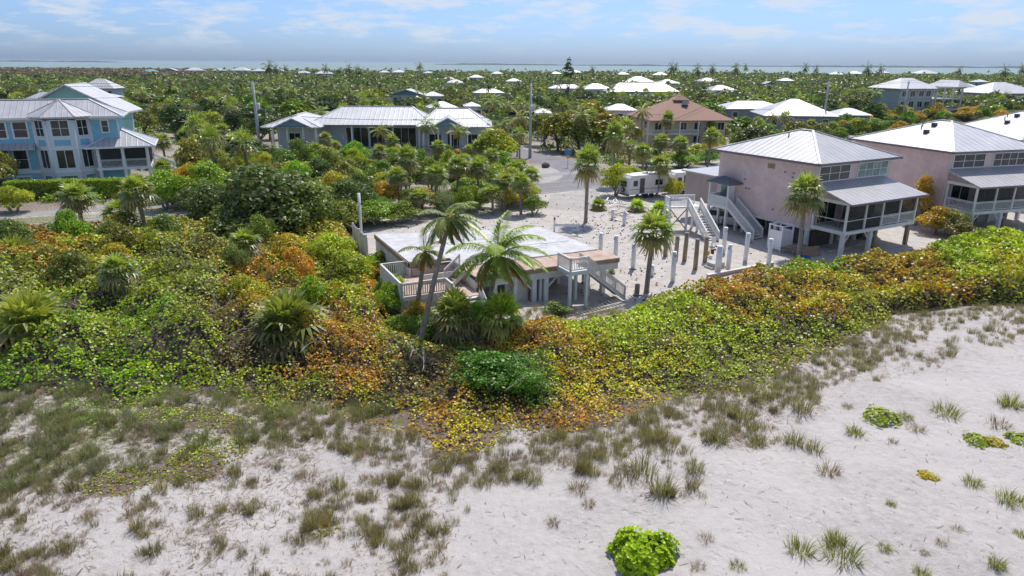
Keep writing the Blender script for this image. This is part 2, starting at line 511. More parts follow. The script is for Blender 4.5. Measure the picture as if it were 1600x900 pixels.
def sand_mat():
    m, nt, b = nmat('beach_sand')
    a = nt.nodes.new('ShaderNodeAttribute'); a.attribute_name = 'cover'
    sp = nt.nodes.new('ShaderNodeSeparateColor'); nt.links.new(a.outputs['Color'], sp.inputs[0])
    f1 = noise(nt, 0.16, 6, 0.6); f2 = noise(nt, 2.2, 8, 0.72); f3 = noise(nt, 11, 6, 0.75)
    c = mixc(nt, rng_ramp(nt, f1, 0.32, 0.68), (0.415, 0.38, 0.35), (0.52, 0.485, 0.455))
    c = mixc(nt, rng_ramp(nt, f2, 0.3, 0.75), c, (0.55, 0.515, 0.485))
    # scattered dark specks of shell and weed
    k = nt.nodes.new('ShaderNodeMath'); k.operation = 'MULTIPLY'; k.inputs[1].default_value = 0.5
    nt.links.new(rng_ramp(nt, f3, 0.66, 0.76), k.inputs[0])
    c = mixc(nt, k.outputs[0], c, (0.20, 0.165, 0.14))
    # packed lot sand (blue channel)
    fl = noise(nt, 0.9, 8, 0.75)
    lot = mixc(nt, rng_ramp(nt, fl, 0.35, 0.68), (0.46, 0.415, 0.37), (0.585, 0.545, 0.505))
    lot = mixc(nt, rng_ramp(nt, noise(nt, 3.5, 6, 0.8), 0.60, 0.72), lot, (0.34, 0.28, 0.22))
    c = mixc(nt, sp.outputs['Blue'], c, lot)
    # litter and thatch (red), short dry grass (green)
    fm = noise(nt, 5.0, 8, 0.8)
    lit = mixc(nt, rng_ramp(nt, fm, 0.35, 0.65), (0.085, 0.06, 0.045), (0.26, 0.20, 0.15))
    sh = nt.nodes.new('ShaderNodeMath'); sh.operation = 'ADD'; nt.links.new(sp.outputs['Red'], sh.inputs[0])
    fo = nt.nodes.new('ShaderNodeMath'); fo.operation = 'MULTIPLY_ADD'; fo.inputs[1].default_value = 1.6; fo.inputs[2].default_value = -0.8
    nt.links.new(fm, fo.inputs[0]); nt.links.new(fo.outputs[0], sh.inputs[1])
    c = mixc(nt, rng_ramp(nt, sh.outputs[0], 0.35, 0.62), c, lit)
    gr = mixc(nt, rng_ramp(nt, noise(nt, 1.7, 8, 0.75), 0.35, 0.68), (0.21, 0.18, 0.09), (0.12, 0.16, 0.035))
    s2 = nt.nodes.new('ShaderNodeMath'); s2.operation = 'ADD'
    nt.links.new(sp.outputs['Green'], s2.inputs[0]); nt.links.new(fo.outputs[0], s2.inputs[1])
    c = mixc(nt, rng_ramp(nt, s2.outputs[0], 0.35, 0.62), c, gr)
    nt.links.new(c, b.inputs['Base Color'])
    b.inputs['Roughness'].default_value = 0.95
    b.inputs['Specular IOR Level'].default_value = 0.15
    # footprints and wind ripples
    v = nt.nodes.new('ShaderNodeTexVoronoi'); v.inputs['Scale'].default_value = 2.6; v.feature = 'SMOOTH_F1'
    tc = nt.nodes.new('ShaderNodeTexCoord'); nt.links.new(tc.outputs['Object'], v.inputs['Vector'])
    add = nt.nodes.new('ShaderNodeMath'); add.operation = 'MULTIPLY_ADD'; add.inputs[1].default_value = 0.35
    nt.links.new(v.outputs['Distance'], add.inputs[0]); nt.links.new(f2, add.inputs[2])
    ad2 = nt.nodes.new('ShaderNodeMath'); ad2.operation = 'MULTIPLY_ADD'; ad2.inputs[1].default_value = 0.3
    nt.links.new(f3, ad2.inputs[0]); nt.links.new(add.outputs[0], ad2.inputs[2])
    tr = nt.nodes.new('ShaderNodeAttribute'); tr.attribute_name = 'track'
    v2 = nt.nodes.new('ShaderNodeTexVoronoi'); v2.inputs['Scale'].default_value = 2.3; nt.links.new(tc.outputs['Object'], v2.inputs['Vector'])
    vm = rng_ramp(nt, v2.outputs['Distance'], 0.16, 0.36)
    iv = nt.nodes.new('ShaderNodeMath'); iv.operation = 'SUBTRACT'; iv.inputs[0].default_value = 1; nt.links.new(vm, iv.inputs[1])
    tm = nt.nodes.new('ShaderNodeMath'); tm.operation = 'MULTIPLY'; nt.links.new(iv.outputs[0], tm.inputs[0]); nt.links.new(tr.outputs['Fac'], tm.inputs[1])
    sb = nt.nodes.new('ShaderNodeMath'); sb.operation = 'MULTIPLY_ADD'; sb.inputs[1].default_value = -0.45
    nt.links.new(tm.outputs[0], sb.inputs[0]); nt.links.new(ad2.outputs[0], sb.inputs[2])
    bump(nt, b, sb.outputs[0], 0.75, 0.16)
    return m
M['sand'] = sand_mat()

def asphalt(name, col, edge):
    m, nt, b = nmat(name)
    f = noise(nt, 0.35, 8, 0.7); g = noise(nt, 14, 4, 0.7)
    c = mixc(nt, rng_ramp(nt, f, 0.3, 0.7), tuple(x * 0.86 for x in col), tuple(x * 1.12 for x in col))
    c = mixc(nt, rng_ramp(nt, g, 0.5, 0.8), c, tuple(x * 1.3 for x in col))
    c = mixc(nt, rng_ramp(nt, noise(nt, 0.22, 8, 0.8, dist=1.0), 0.58, 0.74), c, edge)
    nt.links.new(c, b.inputs['Base Color']); b.inputs['Roughness'].default_value = 0.9
    return m
M['road'] = asphalt('worn_asphalt', (0.215, 0.205, 0.215), (0.30, 0.285, 0.275))
M['path'] = asphalt('pale_path', (0.30, 0.285, 0.275), (0.38, 0.36, 0.335))
M['shell'] = asphalt('shell_drive', (0.38, 0.355, 0.33), (0.44, 0.41, 0.385))
M['lineyel'] = plain('faded_yellow_line', (0.40, 0.34, 0.20), 0.8, 0.3, 3)
M['linewhite'] = plain('faded_white_line', (0.62, 0.61, 0.60), 0.8, 0.2, 3)

def water_mat():
    m, nt, b = nmat('bay_water')
    tc = nt.nodes.new('ShaderNodeTexCoord')
    f = noise(nt, 0.0016, 5, 0.6, scl=(0.35, 1, 1))
    c = mixc(nt, rng_ramp(nt, f, 0.35, 0.7), (0.20, 0.28, 0.25), (0.25, 0.33, 0.29))
    nt.links.new(c, b.inputs['Base Color'])
    b.inputs['Roughness'].default_value = 0.45
    b.inputs['IOR'].default_value = 1.33
    b.inputs['Specular IOR Level'].default_value = 0.3
    bump(nt, b, noise(nt, 0.4, 5, 0.7), 0.5, 0.4)
    return m
M['water'] = water_mat()
def simple_veg(name, a, c2, scale):
    m, nt, b = nmat(name)
    f = noise(nt, scale, 8, 0.75)
    g = noise(nt, scale * 0.13, 4, 0.6)
    c = mixc(nt, rng_ramp(nt, f, 0.35, 0.65), a, c2)
    c = mixc(nt, rng_ramp(nt, g, 0.45, 0.62), c, tuple(x * 0.7 for x in a))
    nt.links.new(c, b.inputs['Base Color']); b.inputs['Roughness'].default_value = 0.9
    b.inputs['Specular IOR Level'].default_value = 0.1
    bump(nt, b, f, 1.0, 1.5)
    return m
M['farwood'] = simple_veg('distant_woods', (0.05, 0.075, 0.03), (0.13, 0.15, 0.06), 0.25)
M['farshore'] = simple_veg('far_shore_trees', (0.045, 0.06, 0.045), (0.07, 0.085, 0.06), 0.002)
M['hedgeveg'] = simple_veg('hedge_core', (0.02, 0.045, 0.008), (0.05, 0.09, 0.012), 2)
# ------------------------------------------------------------------ regions surveyed from the photograph (ground plane)
def W(pts, z=0.0):
    return [tuple(at(x, y, z)[:2]) for x, y in pts]

THICK_A = W([(-60, 378), (0, 384), (60, 372), (130, 378), (185, 372), (230, 362), (300, 352), (370, 350), (440, 356), (505, 358), (548, 366), (568, 402), (590, 435), (600, 470), (620, 502), (640, 512), (700, 524),
             (745, 526), (790, 500), (850, 497), (960, 492), (1010, 476), (1060, 462), (1100, 452), (1190, 437), (1225, 420), (1300, 416), (1420, 402), (1480, 385), (1600, 372), (1750, 352),
             (1750, 455), (1600, 472), (1530, 470), (1450, 478), (1400, 480), (1380, 505), (1330, 520), (1290, 545), (1225, 570), (1160, 600), (1080, 600), (1000, 630), (955, 655), (880, 665), (800, 655), (765, 690),
             (690, 700), (655, 668), (600, 655), (560, 640), (480, 620), (440, 640), (390, 612), (330, 600), (250, 615), (180, 628), (110, 615), (40, 612), (-60, 620)], 0.5)
SUBPATCH = [W([(120, 765), (150, 740), (200, 728), (250, 735), (270, 700), (300, 690), (345, 705), (350, 735), (300, 750), (245, 752), (200, 775), (150, 782)], 0.2),
            W([(200, 640), (260, 625), (330, 632), (400, 650), (350, 672), (280, 668), (220, 660)], 0.2)]
LOT = W([(560, 330), (640, 300), (700, 290), (830, 296), (930, 294), (1000, 310), (1080, 300), (1110, 290), (1300, 360), (1480, 350), (1600, 330), (1700, 330), (1700, 380), (1480, 400), (1240, 425), (1060, 470), (960, 500), (700, 520), (560, 450)])
# main road: centre line and half width
ROAD_N = [(-120, 31), (-80, 51), (-45.5, 68.3), (-20, 81), (6.2, 94.4), (30, 110.5), (50, 126), (80, 152), (140, 205), (220, 278)]
def offset(line, d):
    out = []
    for i, p in enumerate(line):
        a = line[max(0, i - 1)]; b = line[min(len(line) - 1, i + 1)]
        dx, dy = b[0] - a[0], b[1] - a[1]; l = math.hypot(dx, dy)
        out.append((p[0] - dy / l * d, p[1] + dx / l * d))
    return out
def smooth_line(line, k=8):
    out = []
    n = len(line)
    for i in range(n - 1):
        p0 = line[max(0, i - 1)]; p1 = line[i]; p2 = line[i + 1]; p3 = line[min(n - 1, i + 2)]
        for j in range(k):
            t = j / k
            out.append(tuple(0.5 * ((2 * p1[c]) + (-p0[c] + p2[c]) * t + (2 * p0[c] - 5 * p1[c] + 4 * p2[c] - p3[c]) * t * t + (-p0[c] + 3 * p1[c] - 3 * p2[c] + p3[c]) * t ** 3) for c in range(2)))
    out.append(tuple(line[-1]))
    return out
ROAD_N = smooth_line(ROAD_N, 6)
ROAD_F = offset(ROAD_N, 7.6)
PATH_N = offset(ROAD_N, 12.0); PATH_F = offset(ROAD_N, 14.8)
ROAD_C = offset(ROAD_N, 3.8)
SIDE_C = smooth_line([(10, 103), (11.5, 112), (8, 125), (0, 142), (-10, 165), (-22, 200), (-40, 260)], 6)

CURB_L = 0
def near_dune(X, Y):
    """height of the beach and dune ground"""
    X = np.asarray(X, float); Y = np.asarray(Y, float)
    n = fbm(X * 0.12 + 5, Y * 0.12 + 3, 1, 3) - 0.5
    n2 = fbm(X * 0.6, Y * 0.6, 7, 3) - 0.5
    w = np.clip((62 - (Y - 0.3 * X)) / 20, 0, 1) 
    w = w * w * (3 - 2 * w)
    return (0.8 * n + 0.24 * n2 + .3 * (fbm(X * .28, Y * .28, 13, 2) - .5)) * w

def gz(x, y):
    return float(near_dune(x, y))

# ground sheet: fine near the camera, coarse to the far shore
gx = np.concatenate([np.linspace(-3200, -420, 24), np.linspace(-400, -120, 15), np.arange(-110, 131, 0.5), np.linspace(140, 420, 15), np.linspace(440, 3200, 24)])
gy = np.concatenate([np.linspace(-260, -20, 9), np.arange(0, 140, 0.5), np.linspace(145, 400, 30), np.linspace(420, 1250, 30)])
GX, GY = np.meshgrid(gx, gy)
GZ = near_dune(GX, GY)
GZ += np.where(GY < 0, np.clip(GY / 90, -1.6, 0), 0)
shore = 1080 + 60 * (vnoise(GX / 260, GY * 0 + 3, 5) - 0.5) + GX * 0.05
GZ = np.where(GY > shore, -2.5, GZ)
V = np.stack([GX, GY, GZ], -1).reshape(-1, 3)
nx, ny = len(gx), len(gy)
ii = (np.arange(ny - 1)[:, None] * nx + np.arange(nx - 1)[None, :]).reshape(-1)
Fc = np.stack([ii, ii + 1, ii + nx + 1, ii + nx], 1).astype(np.int32)
me = bpy.data.meshes.new('ground')
me.vertices.add(len(V)); me.vertices.foreach_set('co', V.astype(np.float32).ravel())
me.loops.add(Fc.size); me.loops.foreach_set('vertex_index', Fc.ravel())
me.polygons.add(len(Fc)); me.polygons.foreach_set('loop_start', np.arange(0, Fc.size, 4, dtype=np.int32))
me.polygons.foreach_set('use_smooth', np.ones(len(Fc), bool))
me.update(calc_edges=True)
# what covers the sand: red litter under the thickets, green short grass, blue packed lot sand
X, Y = GX.ravel(), GY.ravel()
inT = inpoly(X, Y, THICK_A); dT = polydist(X, Y, THICK_A); sdT = np.where(inT, dT, -dT)
red = np.clip((sdT + 0.7) / 1.2, 0, 1) * np.where(sdT < 2.2, .45 + .6 * fbm(X * .9, Y * .9, 19, 3), 1)
for sp_ in SUBPATCH:
    s_ = inpoly(X, Y, sp_); d_ = polydist(X, Y, sp_)
    red = np.maximum(red, np.clip((np.where(s_, d_, -d_) + 0.3) / 0.8, 0, 1))
PXP = px_of(V)
ahead = Y > 6
# dry grass belt seen on the left and along the thicket edge
belt = inpoly(PXP[:, 0], PXP[:, 1], [(-400, 600), (600, 610), (660, 690), (560, 650), (470, 640), (430, 690), (350, 720), (240, 740), (120, 760), (-400, 820)]) & ahead & (Y < 70)
dlit = np.clip((sdT + 6) / 6, 0, 1) * np.clip((fbm(X * 0.5, Y * 0.5, 11, 4) - .34) * 3, 0, 1) * 0.55 * (Y < 70) * ahead
low = inpoly(PXP[:, 0], PXP[:, 1], [(-500, 640), (560, 640), (700, 690), (1000, 660), (1180, 600), (1400, 520), (1400, 560), (1250, 680), (1040, 770), (900, 720), (720, 760), (700, 900), (700, 1400), (-900, 1400)]) & ahead & (Y < 70)
red = np.maximum(red, dlit)
red = np.maximum(red, np.where(low, 0.04 + 0.55 * fbm(X * 0.6, Y * 0.6, 31, 4), 0))
red = np.maximum(red, np.where(belt, 0.05 + 0.8 * fbm(X * 0.45, Y * 0.45, 21, 4), 0))
beyond = np.array([0.0])
RN = np.array(ROAD_N)
yr = np.interp(X, RN[:, 0], RN[:, 1])
inl = inpoly(X, Y, LOT)
lot = np.where((inl | (Y > yr - 3)) & (sdT < 0), 1.0, 0.0)
far_side = Y > yr + 8
red = np.where(far_side & (sdT < 0), 0.28 + 0.45 * fbm(X * 0.08, Y * 0.08, 41, 3), red)
red = np.where(Y > 200, 0.9, red)
# the gap between thicket and road on the left is scrub
scr = (~inl) & (Y < yr - 1.5) & (sdT < 0) & (PXP[:, 1] < 480) & ahead & (PXP[:, 0] < 620)
red = np.where(scr, 0.45 + 0.4 * fbm(X * 0.2, Y * 0.2, 44, 3), red)
green = np.where(belt, .15 + .55 * fbm(X * .4, Y * .4, 23, 4), 0.0)
verge = (Y > yr + 8.0) & (Y < yr + 13)
green = np.where(verge, 0.30 + 0.5 * fbm(X * 0.15, Y * 0.4, 51, 3), green)
green = np.where((Y > yr - 3.5) & (Y < yr) & (sdT < 0), 0.1 + 0.5 * fbm(X * 0.15, Y * 0.4, 53, 3), green)
red = np.where(verge, 0, red)
a = me.attributes.new('cover', 'FLOAT_COLOR', 'POINT')
cc = np.ones((len(V), 4), np.float32); cc[:, 0] = red; cc[:, 1] = green; cc[:, 2] = lot
a.data.foreach_set('color', cc.ravel())
TR = [W([(640, 1000), (900, 830), (1150, 745), (1330, 690), (1500, 640), (1640, 600)]), W([(1640, 760), (1380, 800), (1150, 850), (950, 960)]), W([(1180, 1000), (1000, 800), (1200, 700)])]
tk = np.zeros(len(V), np.float32)
for tl in TR: tk = np.maximum(tk, np.clip(1.3 - polydist(X, Y, tl, False) / .8, 0, 1) * (.5 + .5 * vnoise(X * .7, Y * .7, 141)))
tk = np.maximum(tk, .35 * np.clip((vnoise(X * .15, Y * .15, 143) - .45) * 3, 0, 1))
tk = np.where(inl, np.maximum(tk, .5), tk)
a = me.attributes.new('track', 'FLOAT', 'POINT'); a.data.foreach_set('value', tk.astype(np.float32))
me.materials.append(M['sand'])
ground = bpy.data.objects.new('ground', me); C.objects.link(ground)
tag(ground, kind='structure')

def strip(name, A, B, z, mat, kind='structure'):
    vs = [(p[0], p[1], z) for p in A] + [(p[0], p[1], z) for p in B]
    n = len(A)
    mb = MB(); mb._add(vs, [(i, i + 1, n + i + 1, n + i) for i in range(n - 1)])
    return tag(mb.build(name, mat), kind=kind)
strip('road', ROAD_N, ROAD_F, 0.020, M['road'])
strip('side_road', offset(SIDE_C, -3.4), offset(SIDE_C, 3.4), 0.012, M['road'])
strip('bike_path', PATH_N, PATH_F, 0.016, M['path'])
strip('lane_marking', offset(ROAD_C, 0.10), offset(ROAD_C, 0.22), 0.026, M['lineyel'])
strip('lane_marking', offset(ROAD_C, -0.22), offset(ROAD_C, -0.10), 0.026, M['lineyel'])
strip('edge_marking', offset(ROAD_N, 0.35), offset(ROAD_N, 0.47), 0.026, M['linewhite'])
strip('edge_marking', offset(ROAD_N, 7.13), offset(ROAD_N, 7.25), 0.026, M['linewhite'])
# sandy apron on the corner of the side road and the shell drive into the empty lot
ap = MB(); ap.face(*[(x, y, 0.008) for x, y in W([(833, 292), (885, 277), (930, 266), (838, 262), (805, 248), (770, 240), (700, 262), (780, 285)])])
tag(ap.build('road_apron', M['shell']), kind='structure')
dr = MB(); dr.face(*[(x, y, 0.008) for x, y in W([(862, 304), (930, 297), (945, 322), (905, 330), (850, 325)])])
tag(dr.build('driveway', M['shell']), kind='structure')

# water of the bay and the gulf behind, one sheet to the horizon
wb = MB(); n = 96; R = 32000
wb.face(*[(R * math.cos(2 * math.pi * i / n), R * math.sin(2 * math.pi * i / n), -0.9) for i in range(n)])
tag(wb.build('water', M['water']), kind='structure')
# far shore: low wooded land across the bay
rr = random.Random(5)
def far_shore(x0, x1, y, h, seed):
    mb = MB(); k = 140; xs = [x0 + (x1 - x0) * i / k for i in range(k + 1)]
    hh = [max(0.2, h * (0.35 + 1.1 * float(fbm(i * 0.21, seed, seed, 4)) * min(1, i / 6, (k - i) / 6))) for i in range(k + 1)]
    vs = []
    for x, z in zip(xs, hh):
        vs += [(x, y, -1), (x, y + 40, z * 0.8 - 0.6), (x, y + 160, z - 0.6), (x, y + 700, -1)]
    fs = []
    for i in range(k):
        for j in range(3):
            fs.append((4 * i + j, 4 * i + 4 + j, 4 * i + 5 + j, 4 * i + 1 + j))
    mb._add(vs, fs)
    return tag(mb.build('far_shore', M['farshore']), kind='structure')
far_shore(-900, 5600, 8200, 16, 3)
far_shore(4200, 9800, 9000, 20, 4)
far_shore(-8200, -5600, 9800, 20, 6)
# ------------------------------------------------------------------ building helpers
def window(root, p, ax, nrm, w, h, cols=1, rows=1, mat=None, frame='whiteclean', fw=0.09, d=0.07, pane='glass', name='window'):
    """framed window on a wall; p lower left corner, ax along the wall, nrm outwards"""
    ax = Vector(ax).normalized(); nrm = Vector(nrm).normalized(); up = Vector((0, 0, 1)); p = Vector(p)
    def bar(mb, u0, u1, v0, v1, d0, d1):
        vs = []
        for dd in (d0, d1):
            for u, v in ((u0, v0), (u1, v0), (u1, v1), (u0, v1)):
                vs.append(p + ax * u + up * v + nrm * dd)
        mb._add(vs, [(0, 3, 2, 1), (4, 5, 6, 7), (0, 1, 5, 4), (1, 2, 6, 5), (2, 3, 7, 6), (3, 0, 4, 7)])
    f = MB()
    bar(f, -fw, w + fw, -fw, 0, -0.02, d); bar(f, -fw, w + fw, h, h + fw, -0.02, d)
    bar(f, -fw, 0, 0, h, -0.02, d); bar(f, w, w + fw, 0, h, -0.02, d)
    m = 0.035
    for i in range(1, cols):
        bar(f, w * i / cols - m, w * i / cols + m, 0, h, 0.0, d * 0.8)
    for j in range(1, rows):
        bar(f, 0, w, h * j / rows - m * 0.7, h * j / rows + m * 0.7, 0.0, d * 0.7)
    fo = f.build(name, M[frame], root)
    g = MB(); bar(g, 0.005, w - 0.005, 0.005, h - 0.005, 0.0, 0.018)
    g.build('pane', M[pane], fo)
    return fo

def hip(x0, x1, y0, y1, z0, z1, rx=None, ry=None, th=0.14):
    """hip roof mesh: eaves rectangle at z0, ridge at z1. rx/ry ridge ends along x or y"""
    mb = MB(); cx, cy = (x0 + x1) / 2, (y0 + y1) / 2
    if rx is not None: a, b = (rx[0], cy), (rx[1], cy); along = 'x'
    elif ry is not None: a, b = (cx, ry[0]), (cx, ry[1]); along = 'y'
    else:
        if (x1 - x0) >= (y1 - y0): a, b = (x0 + (y1 - y0) / 2, cy), (x1 - (y1 - y0) / 2, cy); along = 'x'
        else: a, b = (cx, y0 + (x1 - x0) / 2), (cx, y1 - (x1 - x0) / 2); along = 'y'
    A = (a[0], a[1], z1); B = (b[0], b[1], z1)
    p = [(x0, y0, z0), (x1, y0, z0), (x1, y1, z0), (x0, y1, z0)]
    if along == 'x':
        mb.face(p[0], p[1], B, A); mb.face(p[1], p[2], B); mb.face(p[2], p[3], A, B); mb.face(p[3], p[0], A)
    else:
        mb.face(p[0], p[1], A); mb.face(p[1], p[2], B, A); mb.face(p[2], p[3], B); mb.face(p[3], p[0], A, B)
    q = [(x, y, z - th) for x, y, z in p]
    for i in range(4):
        mb.face(q[i], q[(i + 1) % 4], p[(i + 1) % 4], p[i])
    mb.face(q[3], q[2], q[1], q[0])
    return mb, (p, A, B)

def ridge_caps(pAB, r=0.09):
    p, A, B = pAB
    mb = MB(); up = Vector((0, 0, 0.05))
    if (Vector(A) - Vector(B)).length > 0.1: mb.beam(Vector(A) + up, Vector(B) + up, 0.3, 0.08)
    for c in p:
        t = A if (Vector(c) - Vector(A)).length < (Vector(c) - Vector(B)).length else B
        mb.beam(Vector(c) + up, Vector(t) + up, 0.22, 0.07)
    return mb

def gutter(x0, x1, y0, y1, z, w=0.16, h=0.2):
    mb = MB()
    mb.box(x0 - w, x1 + w, y0 - w, y0 - 0.004, z - h - 0.02, z + 0.03); mb.box(x0 - w, x1 + w, y1 + 0.004, y1 + w, z - h - 0.02, z + 0.03)
    mb.box(x0 - w, x0 - 0.004, y0 - 0.003, y1 + 0.003, z - h - 0.02, z + 0.03); mb.box(x1 + 0.004, x1 + w, y0 - 0.003, y1 + 0.003, z - h - 0.02, z + 0.03)
    return mb

def railing(mb, p, q, h=1.0, bal=0.14, post=0.09, bw=0.04):
    """rail between two floor points, sloped if they differ in height"""
    p = Vector(p); q = Vector(q); L = (q - p).length; up = Vector((0, 0, h))
    mb.beam(p + up, q + up, 0.14, 0.05)
    mb.beam(p + up * 0.12, q + up * 0.12, 0.06, 0.07)
    mb.beam(p + up * 0.88, q + up * 0.88, 0.05, 0.08)
    n = max(1, int(L / bal))
    for i in range(1, n):
        c = p + (q - p) * (i / n)
        mb.beam(c + up * 0.12, c + up * 0.9, bw, bw)
    for c in (p, q): mb.beam(c - Vector((0, 0, 0.1)), c + up * 1.04, post, post)

def stairs(root, p, q, width, side, n=None, rail=True, tread='tread', string='white', railh=0.95, bal=0.16):
    """straight flight from top p to bottom q (both on the left edge); side = unit vector across"""
    p = Vector(p); q = Vector(q); s = Vector(side).normalized() * width
    n = n or max(3, int(abs(p.z - q.z) / 0.19))
    t = MB(); d = (q - p); dh = Vector((d.x, d.y, 0)); run = dh.length / n; dh.normalize()
    for i in range(n):
        a = p + d * ((i + 0.5) / n)
        c0 = a - dh * (run * 0.55); c1 = a + dh * (run * 0.55)
        vs = [c0, c1, c1 + s, c0 + s]; vs = [v + Vector((0, 0, dz)) for dz in (-0.03, 0.03) for v in vs]
        t._add(vs, [(0, 3, 2, 1), (4, 5, 6, 7), (0, 1, 5, 4), (1, 2, 6, 5), (2, 3, 7, 6), (3, 0, 4, 7)])
    t.build('tread', M[tread], root)
    for k, off in ((0, Vector()), (1, s)):
        m = MB(); m.beam(p + off - Vector((0, 0, 0.05)), q + off - Vector((0, 0, 0.02)), 0.06, 0.28); m.build('stringer', M[string], root)
        if rail:
            r = MB(); railing(r, p + off, q + off, railh, bal); r.build('handrail', M[string], root)

def cbrace(mb, p, q): mb.beam(p, q, 0.12, 0.12)

# ------------------------------------------------------------------ pink beach houses
def pink_house(label, loc, ang, W_=12.5, D=13.5, first=True, H=8.3, apex=10.6):
    r = empty('beach_house', (loc[0], loc[1], 0), ang, label, 'house', 'pink beach houses on stilts')
    a, b = 0.6, W_ - 0.6
    w = MB(); w.box(a, b, 0.6, D - 0.6, 2.1, H - 0.12)
    w.build('wall', M['pink'], r)
    # lower wing at the back
    if first:
        w = MB(); w.box(a, 6.4, D - 0.597, D + 4.4, 2.1, 5.25); w.build('rear_wing', M['pinkdark'], r)
        w = MB(); w.box(a - 0.35, 6.7, D - 0.59, D + 4.8, 5.254, 5.42); w.build('wing_roof', M['roofgrey'], r)
    hb, info = hip(0, W_, 0, D, H, apex, ry=(D / 2 - 0.75, D / 2 + 0.75))
    rf = hb.build('roof', M['roofbright' if not first else 'roofw'], r)
    ridge_caps(info).build('ridge_cap', M['white'], rf)
    gutter(0, W_, 0, D, H, 0.13, 0.17).build('gutter', M['trimpurple'], rf)
    for (vx, vy, s) in ((4.4, 7.4, 0.0),) if first else ((3.4, 6.9, 0.22), (4.2, 8.4, 0.1), (5.2, 7.6, 0.22), (5.0, 9.0, 0.1)):
        zz = H + (apex - H) * min(vx, W_ - vx) / (W_ / 2)
        v = MB()
        if s > 0.15: v.box(vx - s, vx + s, vy - s, vy + s, zz - 0.1, zz + 0.3); v.box(vx - s - 0.06, vx + s + 0.06, vy - s - 0.06, vy + s + 0.06, zz + 0.302, zz + 0.36)
        else: v.tube([(vx, vy, zz - 0.1), (vx, vy, zz + 0.42)], 0.06, 8)
        v.build('roof_vent', M['cardark'], r)
    # corner boards and frieze
    t = MB()
    t.box(a - 0.02, a + 0.14, 0.578, 0.598, 2.1, H - 0.13); t.box(b - 0.14, b + 0.02, 0.578, 0.598, 2.1, H - 0.13)
    t.box(a - 0.03, b + 0.03, 0.56, 0.577, H - 0.36, H - 0.13)
    t.build('corner_board', M['palewall'], r)
    t = MB(); t.box(a - 0.05, b + 0.05, 0.55, D - 0.55, 1.86, 2.097); t.build('floor_beam', M['creamwhite'], r)
    # upper windows above the porch roof
    fx = (0.597,)
    window(r, (a + 0.35, 0.6, 6.55), (1, 0, 0), (0, -1, 0), 4.4, 1.35, 3, 2, pane='glass')
    window(r, (a + 6.1, 0.6, 6.55), (1, 0, 0), (0, -1, 0), 4.6, 1.35, 4 if first else 4, 2, pane='glassreflect' if first else 'glass')
    # wall openings on the side
    if first:
        v = MB(); v.box(a - 0.05, a - 0.003, 5.5, 6.35, 7.15, 7.6); v.build('wall_vent', M['rawwood'], r)
        for (vy, vz) in ((4.2, 7.0), (3.2, 7.0), (3.25, 6.6), (9.1, 5.6), (8.8, 4.7), (8.4, 4.7), (5.1, 3.1)):
            v = MB(); v.tube([(a - 0.1, vy, vz), (a + 0.05, vy, vz)], 0.075, 8); v.build('pipe_outlet', M['trimpurple'], r)
    # porch
    py0 = -3.15
    f = MB(); f.box(a, W_ - 1.1, py0, 0.54, 2.12, 2.45); f.build('porch_floor', M['white'], r)
    pr = MB(); ex0, ex1 = 0.15, W_ - 0.75
    zi, zo = 6.42, 5.15
    yi, yo = 0.597, py0 - 0.62
    pr.face((ex0, yo, zo), (ex1, yo, zo), (ex1 - 0.9, yi, zi), (ex0, yi, zi))
    pr.face((ex1, yo, zo), (ex1, yi, zo + 0.25), (ex1 - 0.9, yi, zi))
    pr.face((ex0, yo, zo - 0.14), (ex0, yi, zi - 0.14), (ex1 - 0.9, yi, zi - 0.14), (ex1, yo, zo - 0.14))
    pr.face((ex0, yo, zo - 0.14), (ex1, yo, zo - 0.14), (ex1, yo, zo), (ex0, yo, zo))
    pr.face((ex0, yi, zi - 0.14), (ex0, yo, zo - 0.14), (ex0, yo, zo), (ex0, yi, zi))
    pr.build('porch_roof', M['roofw'], r)
    g = MB(); g.box(ex0 - 0.03, ex1 + 0.03, yo - 0.13, yo - 0.004, zo - 0.17, zo + 0.02); g.build('porch_gutter', M['trimpurple'], r)
    gab = MB(); gab.yz([(py0 + 0.1, 4.9), (0.55, 4.9), (0.55, zi - 0.18), (py0 + 0.1, zo + 0.02)], a + 0.02, a + 0.14); gab.build('porch_gable', M['pinkdark'], r)
    top = 4.9
    xs = [a + 0.1, a + 2.85, a + 5.4, a + 8.1, W_ - 1.2]
    for x in xs:
        m = MB(); m.box(x - 0.09, x + 0.09, py0 + 0.02, py0 + 0.2, 2.452, top); m.build('porch_post', M['white'], r)
    m = MB(); m.box(a + 0.001, a + 0.19, 0.3, 0.5, 2.452, top); m.build('porch_post', M['white'], r)
    m = MB(); m.box(a - 0.02, W_ - 1.08, py0 - 0.02, py0 + 0.22, top + 0.002, top + 0.3); m.box(a - 0.02, a + 0.2, py0 + 0.222, 0.53, top + 0.002, top + 0.3)
    m.box(W_ - 1.3, W_ - 1.08, py0 + 0.222, 0.53, top + 0.002, top + 0.3)
    m.build('porch_beam', M['white'], r)
    for i in range(4):
        x0, x1 = xs[i] + 0.1, xs[i + 1] - 0.1
        m = MB()
        if i < 2 and first:
            m.beam((x0, py0 + 0.1, 3.42), (x1, py0 + 0.1, 3.42), 0.09, 0.06)
        else:
            railing(m, (x0, py0 + 0.1, 2.45), (x1, py0 + 0.1, 2.45), 1.0, 0.15, 0.05)
        m.build('porch_rail', M['white'], r)
        s = MB(); s.box(x0, x1, py0 + 0.14, py0 + 0.15, 2.46, top); s.build('screen_panel', M['screen'], r)
    m = MB()
